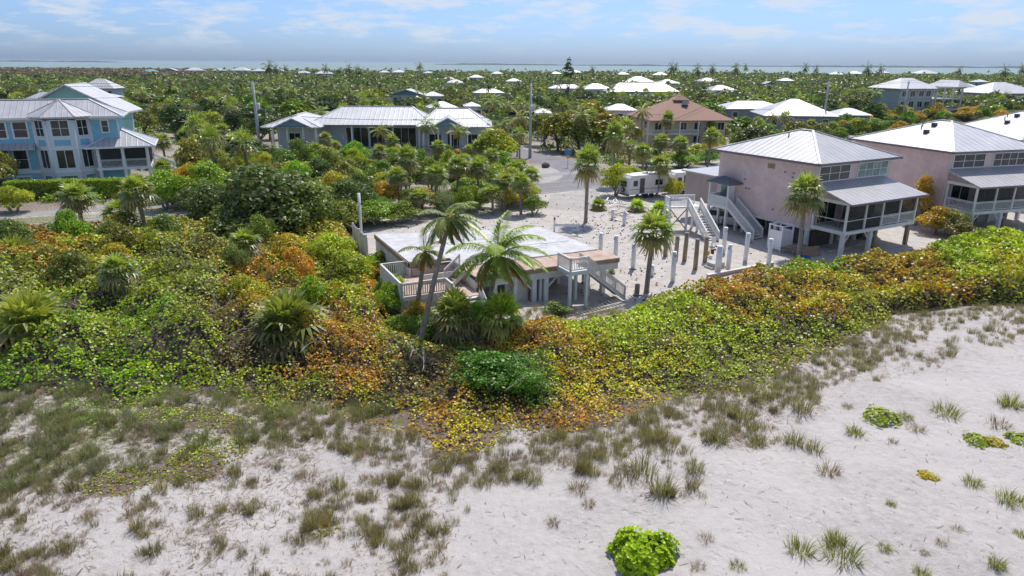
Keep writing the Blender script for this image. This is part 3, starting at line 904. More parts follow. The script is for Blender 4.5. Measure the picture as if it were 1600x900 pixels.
    if first: m.beam((a + 0.1, py0 + 0.2, 3.42), (a + 0.1, 0.3, 3.42), 0.09, 0.06)
    else: railing(m, (a + 0.1, py0 + 0.2, 2.45), (a + 0.1, 0.3, 2.45), 1.0, 0.15, 0.05)
    m.build('porch_rail', M['white'], r)
    # inner wall behind the porch: dark glazed doors
    for x, ww in ((a + 0.9, 2.6), (a + 4.6, 2.6), (a + 8.0, 1.8)):
        window(r, (x, 0.6, 2.5), (1, 0, 0), (0, -1, 0), ww, 2.1, 2, 1, name='sliding_door')
    # posts under the house
    for i, x in enumerate((a + 0.15, a + 3.9, a + 7.6, b - 0.15)):
        for y in (0.9, 4.6, 8.8, D - 0.9):
            m = MB(); m.box(x - 0.17, x + 0.17, y - 0.17, y + 0.17, -0.3, 1.858); m.build('stilt', M['white'], r)
    for x, mt in ((a + 0.25, 'white'), (a + 4.3, 'white'), (a + 5.0, 'post_wood'), (b - 1.0, 'post_wood')):
        m = MB(); m.box(x - 0.17, x + 0.17, py0 + 0.1, py0 + 0.44, -0.3, 2.118); m.build('stilt', M[mt], r)
        if mt == 'white':
            for s in (-1, 1):
                if x + s * 0.9 > a:
                    m = MB(); m.beam((x + s * 0.17, py0 + 0.27, 1.25), (x + s * 0.95, py0 + 0.27, 2.1), 0.1, 0.1); m.build('brace', M['white'], r)
    m = MB(); m.box(a + 4.4, b - 0.4, 4.9, D - 1.2, -0.1, 1.85); m.build('storage_room', M['void'], r)  # dark colour stands in for the shade under the house
    m = MB(); m.box(a + 1.0, a + 4.0, 0.9, 6.5, -0.1, 1.85) if first else m.box(a + 1.2, a + 4, 5, 9, -.1, 1.85); m.build('storage_room', M['void'], r)  # same dark block, shade below the floor put into its colour
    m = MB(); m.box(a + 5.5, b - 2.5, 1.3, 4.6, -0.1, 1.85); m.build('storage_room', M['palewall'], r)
    return r

H1 = (28.4, 63.6); A1 = 29.5
house1 = pink_house('pink stilt house with an outside stair and entry landing, next to the empty lot', H1, A1)
# entry landing with its own small roof, stair down along the wall
m = MB(); m.box(-1.25, 0.597, 9.5, 12.3, 2.45, 2.75); m.build('landing_floor', M['white'], house1)
for (x, y) in ((-1.15, 9.6), (-1.15, 12.2), (0.45, 9.6), (0.45, 12.2)):
    m = MB(); m.box(x - 0.12, x + 0.12, y - 0.12, y + 0.12, -0.2, 2.448); m.build('stilt', M['white'], house1)
for (x, y) in ((-1.17, 9.58), (-1.17, 12.22)):
    m = MB(); m.box(x - 0.08, x + 0.08, y - 0.08, y + 0.08, 2.752, 5.0); m.build('landing_post', M['white'], house1)
hb, _ = hip(-1.45, 0.59, 9.25, 12.55, 5.15, 5.75, ry=(10.6, 11.2)); hb.build('landing_roof', M['shingle_dark'], house1)
m = MB(); m.box(-1.4, 0.58, 9.3, 12.5, 4.98, 5.006); m.build('landing_fascia', M['white'], house1)
m = MB(); m.box(-1.24, -1.16, 9.7, 12.1, 2.752, 3.75); m.box(-1.2, 0.5, 12.18, 12.26, 2.752, 3.75); m.build('landing_rail', M['palewall'], house1)
m = MB(); m.box(0.50, 0.59, 10.3, 11.2, 2.752, 4.85); m.build('entry_door', M['whiteclean'], house1)
m = MB(); m.box(0.40, 0.498, 11.5, 12.1, 3.0, 4.6); m.build('entry_window', M['glassreflect'], house1)
stairs(house1, (-1.2, 9.5, 2.7), (-1.2, 5.6, 0.05), 1.3, (1, 0, 0), railh=1.0, bal=0.13, tread='creamwhite')
m = MB(); m.box(-1.24, -1.10, 5.9, 9.4, 0.0, 0.02)

house2 = pink_house('pink stilt house with white ribbed roof and box vents, second from the lot', (46.9, 73.6), 17.5, 13.5, 15.0, first=False, apex=10.9)
house3 = pink_house('pink stilt house of which mainly a white roof corner shows, third from the lot', (63.2, 86.5), 5.0, 13.5, 15.5, first=False, apex=11.3)

# ------------------------------------------------------------------ stripped lower storey of a house, with decks
DA = 25.5; DO = (-2.6, 45.9)
deck = empty('house_remains', (DO[0], DO[1], 0), DA, 'roofless ground storey of a house with white membrane top, tan subfloor edge and decks', 'building')
zt = 2.72
m = MB(); m.prism([(-3.2, 5.2), (-0.05, 5.05), (0.0, 2.62), (11.75, 2.62), (11.6, 6.0), (11.2, 11.3), (5.0, 12.6), (-3.3, 14.9)], zt - 0.02, zt + 0.10); m.build('slab_membrane', M['slab'], deck)
rl = random.Random(3)
for k in range(34):      # ridges of torn membrane and boards lying flat
    x = rl.uniform(-2, 10.5); y = rl.uniform(4, 11)
    m = MB(); L = rl.uniform(.8, 4); an = rl.choice([0, 0, 90]) + rl.uniform(-4, 4)
    c, s = math.cos(math.radians(an)), math.sin(math.radians(an))
    if -3 < x + L * c < 11 and 4 < y + L * s < 11.2:
        m.beam((x, y, zt + 0.11), (x + L * c, y + L * s, zt + 0.11), 0.12, 0.03); m.build('membrane_seam', M[rl.choice(['creamwhite', 'concrete', 'white'])], deck)
m = MB(); m.prism([(0, 0), (12.1, 0), (12.25, 1.2), (11.9, 2.6), (0, 2.6)], zt - 0.06, zt + 0.02); m.build('subfloor', M['tanboard'], deck)
for x in (2.4, 4.8, 7.2, 9.6): 
    m = MB(); m.box(x - 0.015, x + 0.015, 0.02, 2.58, zt + 0.021, zt + 0.024); m.build('board_joint', M['tread'], deck)
m = MB(); m.box(0, 12.1, -0.06, -0.003, zt - 0.34, zt - 0.01); m.box(-3.22, -0.06, 5.0, 5.05, zt - 0.3, zt + 0.06); m.build('rim_joist', M['rawwood'], deck)
m = MB(); m.box(-0.05, 12.0, 0.0, 0.12, zt - 0.85, zt - 0.345); m.build('front_beam', M['creamwhite'], deck)
m = MB(); m.yz([(5.1, zt - 0.3), (14.9, zt - 0.3), (14.9, zt + 0.08), (5.1, zt + 0.08)], -3.36, -3.32); m.build('rim_joist', M['rawwood'], deck)
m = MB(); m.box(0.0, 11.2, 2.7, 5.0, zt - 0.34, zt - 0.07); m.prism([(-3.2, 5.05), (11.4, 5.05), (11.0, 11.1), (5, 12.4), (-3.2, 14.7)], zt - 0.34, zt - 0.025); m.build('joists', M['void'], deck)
# walls of the enclosed part
m = MB(); m.box(-3.28, -3.1, 5.05, 14.8, -0.3, zt - 0.345); m.build('side_wall', M['creamwhite'], deck)
for y in (6.0, 8.3, 10.6, 12.9):
    m = MB(); m.box(-3.34, -3.285, y, y + 0.14, -0.2, zt - 0.36); m.build('wall_batten', M['white'], deck)
m = MB(); m.box(-3.33, -3.283, 11.0, 12.1, 0.0, 2.1); m.build('wall_panel', M['whiteclean'], deck)
m = MB(); m.box(-3.09, 4.4, 2.95, 3.05, -0.3, zt - 0.345); m.build('rear_wall', M['creamwhite'], deck)
m = MB(); m.box(0.0, 0.12, 0.125, 2.94, -0.3, zt - 0.345); m.build('side_wall', M['creamwhite'], deck)
m = MB(); m.box(-3.08, 0.0, 4.9, 5.0, 1.75, zt - 0.34); m.build('deck_riser', M['pinkdark'], deck)
m = MB(); m.box(2.6, 4.5, 0.6, 0.7, -0.2, zt - 0.86); m.build('partition', M['creamwhite'], deck)
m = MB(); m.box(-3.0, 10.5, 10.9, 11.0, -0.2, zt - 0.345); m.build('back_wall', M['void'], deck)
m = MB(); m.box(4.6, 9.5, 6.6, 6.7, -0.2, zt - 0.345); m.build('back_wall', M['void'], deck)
for (x, y, w) in ((4.75, 0.2, .17), (5.75, 0.2, .17), (6.0, 3.4, .15), (9.4, 0.2, .15), (11.0, 0.5, .17), (11.0, 3.2, .17), (10.6, 6.5, .17), (10.4, 9.8, .17), (8.6, 3.4, .15), (3.2, 0.2, .14), (1.6, 0.2, .14), (5.35, .3, .09)):
    m = MB(); m.box(x - w, x + w, y - w, y + w, -0.3, zt - (0.852 if y < 0.4 else 0.346)); m.build('post', M['white'], deck)
for x, s in ((4.75, -1), (5.75, 1)):
    m = MB(); m.beam((x + s * .17, 0.2, 1.15), (x + s * 0.95, 0.2, zt - 0.86), 0.12, 0.12); m.build('brace', M['white'], deck)
# small landing with a stair down to the sand
lx0, lx1, ly0 = 6.55, 8.15, -1.95
m = MB(); m.box(lx0, lx1, ly0, -0.065, zt - 0.25, zt + 0.03); m.build('landing_floor', M['palewall'], deck)
m = MB(); railing(m, (lx0 + 0.06, -0.1, zt + 0.03), (lx0 + 0.06, ly0 + 0.06, zt + 0.03), 1.02, 0.13); m.build('landing_rail', M['creamwhite'], deck)
m = MB(); railing(m, (lx0 + 0.12, ly0 + 0.06, zt + 0.03), (lx1 - 0.06, ly0 + 0.06, zt + 0.03), 1.02, 0.13); m.build('landing_rail', M['creamwhite'], deck)
for x, y in ((lx0 + 0.1, ly0 + 0.1), (lx1 - 0.1, ly0 + 0.1), (lx1 - 0.1, -0.3)):
    m = MB(); m.box(x - 0.1, x + 0.1, y - 0.1, y + 0.1, -0.3, zt - 0.252); m.build('post', M['white'], deck)
stairs(deck, (lx1 + 0.02, ly0 + 0.1, zt), (11.5, ly0 + 0.1, 0.08), 1.25, (0, 1, 0), railh=0.95, bal=0.15, string='creamwhite')
# lower deck on the left with its rails
zl = 1.72
m = MB(); m.prism([(-5.2, 0.6), (-2.0, 0.6), (-2.0, -0.9), (-0.06, -0.9), (-0.06, 4.88), (-2.9, 4.88), (-2.9, 5.9), (-5.2, 5.9)], zl - 0.12, zl); m.build('lower_deck', M['tanboard'], deck)
m = MB(); m.box(-5.26, -5.205, 0.5, 5.95, -0.3, zl + 0.02); m.box(-5.2, -2.0, 0.53, 0.596, -0.3, zl - 0.14); m.box(-2.05, -2.0, -0.9, 0.52, -0.3, zl - 0.13); m.build('deck_skirt', M['creamwhite'], deck)
for k in range(16):
    m = MB(); m.box(-5.295, -5.272, 0.6 + k * .33, 0.66 + k * .33, 0.0, zl + .9); m.build('deck_batten', M['white'], deck)
m = MB(); m.box(-5.2, -2.0, 0.50, 0.525, zl - 0.3, zl + 0.03); m.box(-2.0, -0.06, -0.96, -0.905, zl - 0.3, zl + 0.01); m.build('deck_fascia', M['white'], deck)
for p, q in (((-5.2, 5.85), (-2.95, 5.85)), ((-5.2, 5.8), (-5.2, 0.62)), ((-5.15, 0.58), (-2.02, 0.58)), ((-2.0, 0.55), (-2.0, -0.85))):
    m = MB(); railing(m, (*p, zl), (*q, zl), 1.0, 0.16, 0.1, 0.07); m.build('deck_rail', M['creamwhite'], deck)
m = MB(); m.box(-5.27, -5.262, 0.5, 5.9, 0.1, zl + 0.95); m.build('deck_screen_board', M['creamwhite'], deck)
stairs(deck, (-1.3, 1.5, zl), (-0.1, 1.5, zt), 1.15, (0, 1, 0), n=4, railh=0.95, bal=0.14, string='creamwhite', rail=False)
m = MB(); railing(m, (-1.3, 2.75, zl), (-0.1, 2.75, zt), 0.95, 0.14); m.build('step_rail', M['creamwhite'], deck)
stairs(deck, (-1.95, -0.95, zl), (-1.95, -3.5, 0.2), 1.8, (1, 0, 0), railh=0.9, tread='creamwhite', string='creamwhite', rail=False)
for x in (-1.98, -0.1):
    m = MB(); m._add([(x - 0.03, -0.95, zl + 0.95), (x - 0.03, -3.5, 0.95), (x - 0.03, -3.5, 0.05), (x - 0.03, -0.95, zl - 0.2), (x + 0.03, -0.95, zl + 0.95), (x + 0.03, -3.5, 0.95), (x + 0.03, -3.5, 0.05), (x + 0.03, -0.95, zl - 0.2)],
        [(0, 1, 2, 3), (7, 6, 5, 4), (0, 4, 5, 1), (1, 5, 6, 2), (2, 6, 7, 3), (3, 7, 4, 0)]); m.build('stair_side_panel', M['palewall'], deck)
# tall weathered fence and post behind the left wall
f = empty('privacy_fence', (*tow((-3.9, 15.2), DO, DA)[:2], 0), DA + 90, 'tall weathered plank fence behind the left end of the white slab', 'fence')
m = MB(); 
for k in range(15): m.box(k * 0.33, k * 0.33 + 0.31, -0.02, 0.03, 0, 2.5 + 0.05 * (k % 3))
m.build('plank_panel', M['creamwhite'], f)
for x in (0, 2.4, 4.9): m = MB(); m.box(x - 0.08, x + 0.08, 0.032, 0.19, -0.1, 2.8); m.build('fence_post', M['white'], f)
p = at(565, 372)
m = MB(); m.tube([(0, 0, -0.3), (0, 0, 4.6)], 0.15, 10); m.box(-0.17, 0.17, -0.19, -0.1, 3.4, 3.7)
o = m.build('piling', M['white']); o.location = p; tag(o, 'tall white post standing alone behind the plank fence', 'post')

# ------------------------------------------------------------------ freestanding outdoor stair
fs = empty('freestanding_stair', (19.9, 71.8, 0), 8, 'white freestanding outdoor stair and landing left standing on the sand lot', 'staircase')
m = MB(); m.box(-3.3, 0.1, 0, 1.7, 2.5, 2.66); m.build('landing_floor', M['white'], fs)
m = MB(); railing(m, (-3.25, 0.05, 2.66), (-1.35, 0.05, 2.66), 0.95, 0.15); m.build('handrail', M['white'], fs)
m = MB(); railing(m, (-3.25, 0.05, 2.66), (-3.25, 1.65, 2.66), 0.95, 0.15); railing(m, (-3.25, 1.65, 2.66), (0.05, 1.65, 2.66), 0.95, 0.15); m.build('handrail', M['white'], fs)
for x, y in ((-3.2, 0.1), (-3.2, 1.6), (-1.3, 0.1), (0.0, 1.6), (0.0, 0.1)):
    m = MB(); m.box(x - 0.1, x + 0.1, y - 0.1, y + 0.1, -0.3, 2.498); m.build('post', M['white'], fs)
for a_, b_ in (((-3.2, 0.05, 0.3), (-1.4, 0.05, 2.4)), ((-1.4, 0.02, 0.3), (-3.2, 0.02, 2.4))):
    m = MB(); m.beam(a_, b_, 0.06, 0.1); m.build('brace', M['post_wood'], fs)
stairs(fs, (-1.25, 0, 2.62), (-0.95, -4.6, 0.05), 1.3, (1, 0, 0), railh=0.95, tread='creamwhite', bal=0.16)
# ------------------------------------------------------------------ blue house on the left
BH = (-55.2, 99.0); BA = 24.0
bh = empty('blue_house', (*BH, 0), BA, 'large light blue three-storey house with bay tower behind the clipped hedge', 'house')
ze = 9.25
m = MB(); m.box(-26, -0.7, 0.7, 7.8, 0, ze - 0.12); m.build('wall', M['blue'], bh)
hb, inf = hip(-27, 0.0, -0.1, 8.4, ze, 11.3, rx=(-23, -4.2)); rf = hb.build('roof', M['roofgrey'], bh); ridge_caps(inf).build('ridge_cap', M['white'], rf)
gutter(-27, 0.0, -0.1, 8.4, ze, 0.15, 0.2).build('gutter', M['whiteclean'], rf)
bayp = [(-10.9, 0.7), (-9.2, -1.0), (-5.9, -1.0), (-4.2, 0.7)]
m = MB(); m.prism(bayp, 0, ze - 0.35); m.build('bay', M['baywhite'], bh)
rp = [(-11.8, 0.5), (-9.6, -1.7), (-5.5, -1.7), (-3.2, 0.5), (-4.2, 4.6), (-11.0, 4.6)]
ap_ = (-7.6, 2.4, 11.35)
m = MB()
for i in range(6):
    a_, b_ = rp[i], rp[(i + 1) % 6]
    m.face((a_[0], a_[1], ze + 0.1), (b_[0], b_[1], ze + 0.1), ap_)
    m.face((a_[0], a_[1], ze - 0.12), (b_[0], b_[1], ze - 0.12), (b_[0], b_[1], ze + 0.1), (a_[0], a_[1], ze + 0.1))
m.face(*[(p_[0], p_[1], ze - 0.12) for p_ in rp][::-1])
br = m.build('bay_roof', M['roofgrey'], bh)
m = MB()
for p_ in rp[:4]: m.beam((p_[0], p_[1], ze + 0.13), (ap_[0], ap_[1], ap_[2] + 0.04), 0.16, 0.08)
m.build('ridge_cap', M['roofw'], br)
for i in range(3):
    a_, b_ = Vector((*bayp[i], 0)), Vector((*bayp[i + 1], 0)); ax = (b_ - a_); L_ = ax.length; ax.normalize(); nr = Vector((ax.y, -ax.x, 0))
    ww = L_ * 0.6
    for zz, hh, cc_, rr_ in ((6.9, 1.95, 2, 2), (2.75, 2.3, 2, 1), (0.4, 1.3, 1, 1)):
        s_ = a_ + ax * ((L_ - ww) / 2) + Vector((0, 0, zz))
        window(bh, s_, ax, nr, ww, hh, cc_, rr_, fw=0.12, pane='glass' if zz > 1 else 'glassreflect')
    s_ = a_ + ax * (L_ * 0.18)
    m = MB(); f_ = MB()
    for mb_, g0, g1, dd1 in ((f_, 0.0, 0.0, 0.03), (m, 0.08, 0.08, 0.045)):
        vs = []
        for dd in (0.0, dd1):
            for u, v_ in ((g0, g1), (L_ * 0.64 - g0, g1), (L_ * 0.64 - g0, 0.95 - g1), (g0, 0.95 - g1)):
                vs.append(s_ + ax * u + nr * dd + Vector((0, 0, 5.55 + v_)))
        mb_._add(vs, [(0, 3, 2, 1), (4, 5, 6, 7), (0, 1, 5, 4), (1, 2, 6, 5), (2, 3, 7, 6), (3, 0, 4, 7)])
    pn = f_.build('spandrel_frame', M['whiteclean'], bh); m.build('spandrel_panel', M['blue'], pn)
for p_ in bayp:
    m = MB(); m.tube([(p_[0], p_[1], 0), (p_[0], p_[1], ze - 0.36)], 0.15, 8); m.build('corner_trim', M['whiteclean'], bh)
for z0_, z1_ in ((5.15, 5.4), (2.1, 2.45)):
    m = MB(); m.prism([(-11.0, 0.65), (-9.25, -1.12), (-5.85, -1.12), (-4.1, 0.65)], z0_, z1_); m.build('belt_trim', M['whiteclean'], bh)
for x in (-24.6, -22.4, -20.2, -18.0, -15.6, -13.2):
    window(bh, (x, 0.7, 6.75), (1, 0, 0), (0, -1, 0), 1.5, 1.9, 1, 2, fw=0.2)
for x in (-24.6, -22.4, -20.2, -18.0, -15.9, -13.8):
    window(bh, (x, 0.7, 2.7), (1, 0, 0), (0, -1, 0), 1.5, 2.4, 1, 2, fw=0.2)
    if x > -19: window(bh, (x, 0.7, 0.2), (1, 0, 0), (0, -1, 0), 1.4, 1.4, 1, 1, fw=0.2, pane='glassreflect')
window(bh, (-2.75, 0.7, 7.15), (1, 0, 0), (0, -1, 0), 0.75, 1.45, 1, 2, fw=0.16)
m = MB(); m.box(-0.86, -0.66, 0.66, 0.86, 2.4, ze - 0.13); m.build('corner_board', M['whiteclean'], bh)
m = MB(); m.box(-26, -0.7, 0.63, 0.675, ze - 0.5, ze - 0.14); m.build('frieze', M['whiteclean'], bh)
m = MB(); m.box(-26, -10.9, 0.62, 0.672, 2.05, 2.5); m.build('belt_trim', M['whiteclean'], bh)
m = MB(); m.face((-26.2, -0.55, 5.35), (-11.0, -0.55, 5.35), (-11.0, 0.69, 6.0), (-26.2, 0.69, 6.0)); m.face((-26.2, -0.55, 5.2), (-26.2, 0.69, 5.2), (-11.0, 0.69, 5.2), (-11.0, -0.55, 5.2)); m.face((-26.2, -0.55, 5.2), (-11.0, -0.55, 5.2), (-11.0, -0.55, 5.35), (-26.2, -0.55, 5.35)); m.build('pent_roof', M['roofgrey'], bh)
hb, inf = hip(-5.0, 3.6, -1.3, 8.5, 5.3, 7.3, ry=(2.6, 5)); rf = hb.build('porch_roof', M['roofgrey'], bh)
ridge_caps(inf).build('ridge_cap', M['whiteclean'], rf); gutter(-5.0, 3.6, -1.3, 8.5, 5.3, 0.12, 0.18).build('gutter', M['whiteclean'], rf)
m = MB(); m.box(-4.1, 2.8, -0.7, 7.8, 2.15, 2.5); m.build('porch_floor', M['whiteclean'], bh)
m = MB(); m.box(-0.698, 2.6, 5.6, 7.8, 2.502, 5.0); m.build('porch_wall', M['slatewall'], bh)
for x in (-3.7, -0.6, 2.5):
    m = MB(); m.box(x - 0.2, x + 0.2, -0.65, -0.25, 0, 2.148); m.box(x - 0.2, x + 0.2, -0.65, -0.25, 2.502, 5.15); m.build('porch_column', M['whiteclean'], bh)
m = MB(); m.box(2.3, 2.7, 7.3, 7.7, 0, 5.15); m.build('porch_column', M['whiteclean'], bh)
for x0, x1 in ((-3.45, -0.85), (-0.35, 2.25)):
    s = MB(); s.box(x0, x1, -0.46, -0.45, 2.51, 5.15); s.build('screen_panel', M['screen'], bh)
    m = MB(); railing(m, (x0, -0.6, 2.5), (x1, -0.6, 2.5), 1.05, 0.14, 0.08); m.build('porch_rail', M['palewall'], bh)
m = MB(); m.box(2.6, 2.62, -0.2, 7.2, 2.51, 5.1); m.build('screen_panel', M['screen'], bh)
stairs(bh, (2.85, 6.2, 2.5), (8.6, 5.0, 0.1), 1.4, (0, -1, 0), railh=1.0, tread='whiteclean', bal=0.2)
bh.scale = (1, 1, 1.045)
# house behind it with teal gable, and its neighbours
g = empty('teal_house', (*zat(105, 150, 128)[:2], 0), 12, 'house with a teal shingled gable and white metal roof behind the blue house', 'house')
m = MB(); m.box(-7.6, 7.6, 0, 9.4, 0, 7.8); m.build('wall', M['tealwall'], g)
m = MB(); m.xz([(-8.8, 8.0), (8.8, 8.0), (0, 12.6)], 0.4, 0.8); m.build('gable', M['tealwall'], g)
m = MB()
for s in (-1, 1):
    vs = [(s * 9.4, -0.6, 7.75), (s * 9.4, 10, 7.75), (0, 10, 12.75), (0, -0.6, 12.75)]
    vs += [(x, y, z + 0.28) for x, y, z in vs]
    m._add(vs, [(0, 1, 2, 3), (7, 6, 5, 4), (0, 4, 5, 1), (1, 5, 6, 2), (2, 6, 7, 3), (3, 7, 4, 0)])
m.build('roof', M['roofbright'], g)

# ------------------------------------------------------------------ long white-roofed house with the pool
ph = empty('pool_house', (-30, 132, 0), 2.0, 'long low house with ribbed white roof, blue gables and a pool terrace', 'house')
def slab(mb, pts, th=0.2):
    n = len(pts)
    vs = list(pts) + [(x, y, z - th) for x, y, z in pts]
    mb._add(vs, [tuple(range(n)), tuple(range(n, 2 * n))[::-1]] + [(i, n + i, n + (i + 1) % n, (i + 1) % n) for i in range(n)])
zf = 1.3
m = MB(); m.box(-15, 25, -3.5, 12, 0, zf); m.build('terrace', M['concrete'], ph)
m = MB(); m.box(-14, -6.6, -1.6, 10, zf - 0.001, 5.6); m.box(-6.597, 14, 3.2, 12, zf + 0.002, 5.7); m.build('wall', M['palewall'], ph)
hb, inf = hip(-16.2, -5.4, -4.2, 12.5, 5.7, 7.6, ry=(1.0, 8)); a_ = hb.build('wing_roof', M['roofbright'], ph); ridge_caps(inf).build('ridge_cap', M['white'], a_)
m = MB(); m.xz([(-13.4, 5.85), (-7.3, 5.85), (-10.3, 7.15)], -4.35, -4.2); m.build('gable_face', M['steelblue'], ph)
m = MB()
for s in (-1, 1): slab(m, [(-10.3, -4.75, 7.35), (-10.3, 1, 7.6), (-10.3 + s * 3.6, 1, 5.9), (-10.3 + s * 3.6, -4.75, 5.72)][::s])
m.build('gable_roof', M['roofbright'], ph)
hb, inf = hip(-9.0, 15.0, -0.6, 13.5, 5.85, 8.8, rx=(-3.2, 10.5)); a_ = hb.build('main_roof', M['roofbright'], ph); ridge_caps(inf).build('ridge_cap', M['white'], a_)
gutter(-9.5, 15, -0.6, 13.5, 5.85, 0.1, 0.15).build('gutter', M['trimpurple'], a_)
hb, inf = hip(12.0, 26.0, -3.4, 10.5, 5.85, 8.7, rx=(15.5, 21.5)); a_ = hb.build('side_roof', M['roofbright'], ph); ridge_caps(inf).build('ridge_cap', M['white'], a_)
m = MB(); m.xz([(15.5, 5.9), (20.2, 5.9), (17.9, 7.3)], -3.85, -3.7); m.build('gable_face', M['steelblue'], ph)
m = MB()
for s in (-1, 1): slab(m, [(17.9, -4.2, 7.5), (17.9, 0.5, 7.8), (17.9 + s * 2.9, 0.5, 6.2), (17.9 + s * 2.9, -4.2, 5.95)][::s])
m.build('gable_roof', M['roofbright'], ph)
m = MB(); m.box(13.0, 25.0, 1.0, 10, zf + 0.003, 5.8); m.build('wall', M['baywhite'], ph)
for x in (-2.2, 2.4, 7.0): window(ph, (x, 3.2, zf + 0.1), (1, 0, 0), (0, -1, 0), 4.2, 3.6, 3, 1, name='glass_wall', fw=0.15)
for x in (14, 17.5, 21): window(ph, (x, 1.0, zf + 0.1), (1, 0, 0), (0, -1, 0), 2.2, 2.6, 2, 1, name='sliding_door')
for x in (-11.8,): window(ph, (x, -1.6, zf + 0.1), (1, 0, 0), (0, -1, 0), 2.0, 3.0, 2, 1, name='sliding_door')
window(ph, (-14, 4, 2.6), (0, -1, 0), (-1, 0, 0), 1.3, 1.6, 1, 1)
for x, y in ((-14.2, -3.6), (-11.6, -3.6), (-8.7, -3.6), (-6.4, -3.6), (-0.5, 0.0), (12.2, 0), (13.2, -2.9), (16, -2.9), (18.3, -2.9), (21.4, -2.9), (25.2, -2.9), (25.2, 1.2)):
    m = MB(); m.box(x - 0.14, x + 0.14, y - 0.14, y + 0.14, zf, 5.75); m.build('column', M['whiteclean'], ph)
m = MB(); railing(m, (12.6, -3.3, zf), (25.0, -3.3, zf), 1.0, 0.5, 0.06, 0.02); m.build('terrace_rail', M['slatewall'], ph)
m = MB(); m.box(-4.5, 10.5, -3.2, -0.3, zf + 0.002, zf + 0.06); m.build('pool_coping', M['whiteclean'], ph)
m = MB(); m.box(-4.1, 10.1, -2.9, -0.6, zf + 0.062, zf + 0.07); m.build('pool_water', M['pool'], ph)
m = MB(); m.box(-4.5, 10.5, -3.53, -3.503, 0.35, zf - 0.1); m.build('pool_wall', M['pool'], ph)

# ------------------------------------------------------------------ brown hip-roofed house
bw = empty('brown_roof_house', (37.5, 160, 0), 8, 'cream two-storey house under a big brown shingled hip roof with cupola', 'house')
m = MB(); m.box(-9.8, 9.8, -9, 9, 0, 6.4); m.build('wall', M['yellow'], bw)
hb, inf = hip(-11.2, 11.2, -11, 11, 6.5, 11.3, rx=(-1.6, 1.6)); hb.build('roof', M['shingle'], bw)
hb, inf = hip(-2.2, 2.2, -2.2, 2.2, 11.0, 12.6); hb.build('cupola_roof', M['shingle'], bw)
m = MB(); m.box(-1.6, 1.6, -1.6, 1.6, 10.4, 10.98); m.build('cupola', M['shingle'], bw)
m = MB(); m.beam((-0.2, -4.6, 9.85), (0.9, -2.7, 10.75), 1.6, 0.2); m.build('skylight', M['glass'], bw)
m = MB(); m.box(-11.9, 2, -10.6, -9.003, 3.0, 3.25); m.build('balcony_floor', M['whiteclean'], bw)
m = MB(); railing(m, (-11.8, -10.5, 3.25), (1.9, -10.5, 3.25), 1.0, 0.25); railing(m, (-11.8, -10.4, 3.25), (-11.8, -9.2, 3.25), 1.0, 0.25); m.build('balcony_rail', M['whiteclean'], bw)
for x in (-11.7, -7.5, -3.2, 1.8):
    m = MB(); m.box(x - 0.15, x + 0.15, -10.55, -10.25, 0, 6.3); m.build('column', M['whiteclean'], bw)
for x in (-9.4, -6.6, -2.6, 1.2, 5.0, 7.6): window(bw, (x, -9, 4.0), (1, 0, 0), (0, -1, 0), 1.7, 1.8, 2, 1, fw=0.14)
for x in (-2.6, 1.2, 5.0, 7.6): window(bw, (x, -9, 0.9), (1, 0, 0), (0, -1, 0), 1.7, 1.6, 2, 1, fw=0.14)
window(bw, (-9.8, -2, 4.0), (0, -1, 0), (-1, 0, 0), 1.6, 1.7, 1, 2, fw=0.14)
m = MB(); m.box(-9.6, -6.4, -9.06, -9.003, 0.1, 2.7); m.build('door_panel', M['ochre'], bw)

bw.scale = (.84, .84, .86)
# ------------------------------------------------------------------ grey three-storey house with open decks
c_ = zat(1400, 178, 232)
gh_ = empty('deck_house', (c_.x, c_.y, 0), 14, 'grey green house with stacked open decks and a white hip roof', 'house')
m = MB(); m.box(0, 13, 0, 12, 0, 10.0); m.build('wall', M['greywall'], gh_)
hb, inf = hip(-1.4, 14.4, -1.4, 13.4, 10.0, 13.2, rx=(5, 9.5)); hb.build('roof', M['roofbright'], gh_)
for z_ in (3.2, 6.7): 
    m = MB(); m.box(13.003, 24.5, -1, 11, z_ - 0.2, z_ + 0.1); m.build('deck_floor', M['palewall'], gh_)
    m = MB(); railing(m, (13.2, -0.9, z_ + 0.1), (24.3, -0.9, z_ + 0.1), 1.0, 0.4); m.build('deck_rail', M['palewall'], gh_)
for x in (14, 17.3, 20.8, 24.2):
    m = MB(); m.box(x - 0.2, x + 0.2, -0.8, -0.4, 0, 10.1); m.build('column', M['palewall'], gh_)
    m = MB(); m.box(x - 0.2, x + 0.2, 10.4, 10.8, 0, 10.1); m.build('column', M['palewall'], gh_)
m = MB(); m.box(13.4, 24.9, -1.2, -0.6, 10.1, 10.5); m.build('pergola_beam', M['palewall'], gh_)
for bx in ((13.4, 24.9, 10.4, 11.0), (24.3, 24.9, -0.598, 10.398), (18.8, 19.3, -0.598, 10.398)):
    m = MB(); m.box(*bx, 10.1, 10.48); m.build('pergola_beam', M['palewall'], gh_)
hb, inf = hip(21, 27.5, -1.8, 12, 10.5, 12.6); hb.build('side_roof', M['roofgrey'], gh_)
for z_ in (7.4, 4.1):
    for x in (1.0, 4.2, 7.6, 10.4): window(gh_, (x, 0, z_), (1, 0, 0), (0, -1, 0), 1.9, 1.8, 2, 1, fw=0.16)
    for x in (14.4, 19.4): window(gh_, (13.0, 3 if x < 15 else 6.5, z_), (0, 1, 0), (1, 0, 0), 2.2, 2.0, 2, 1, fw=0.16)

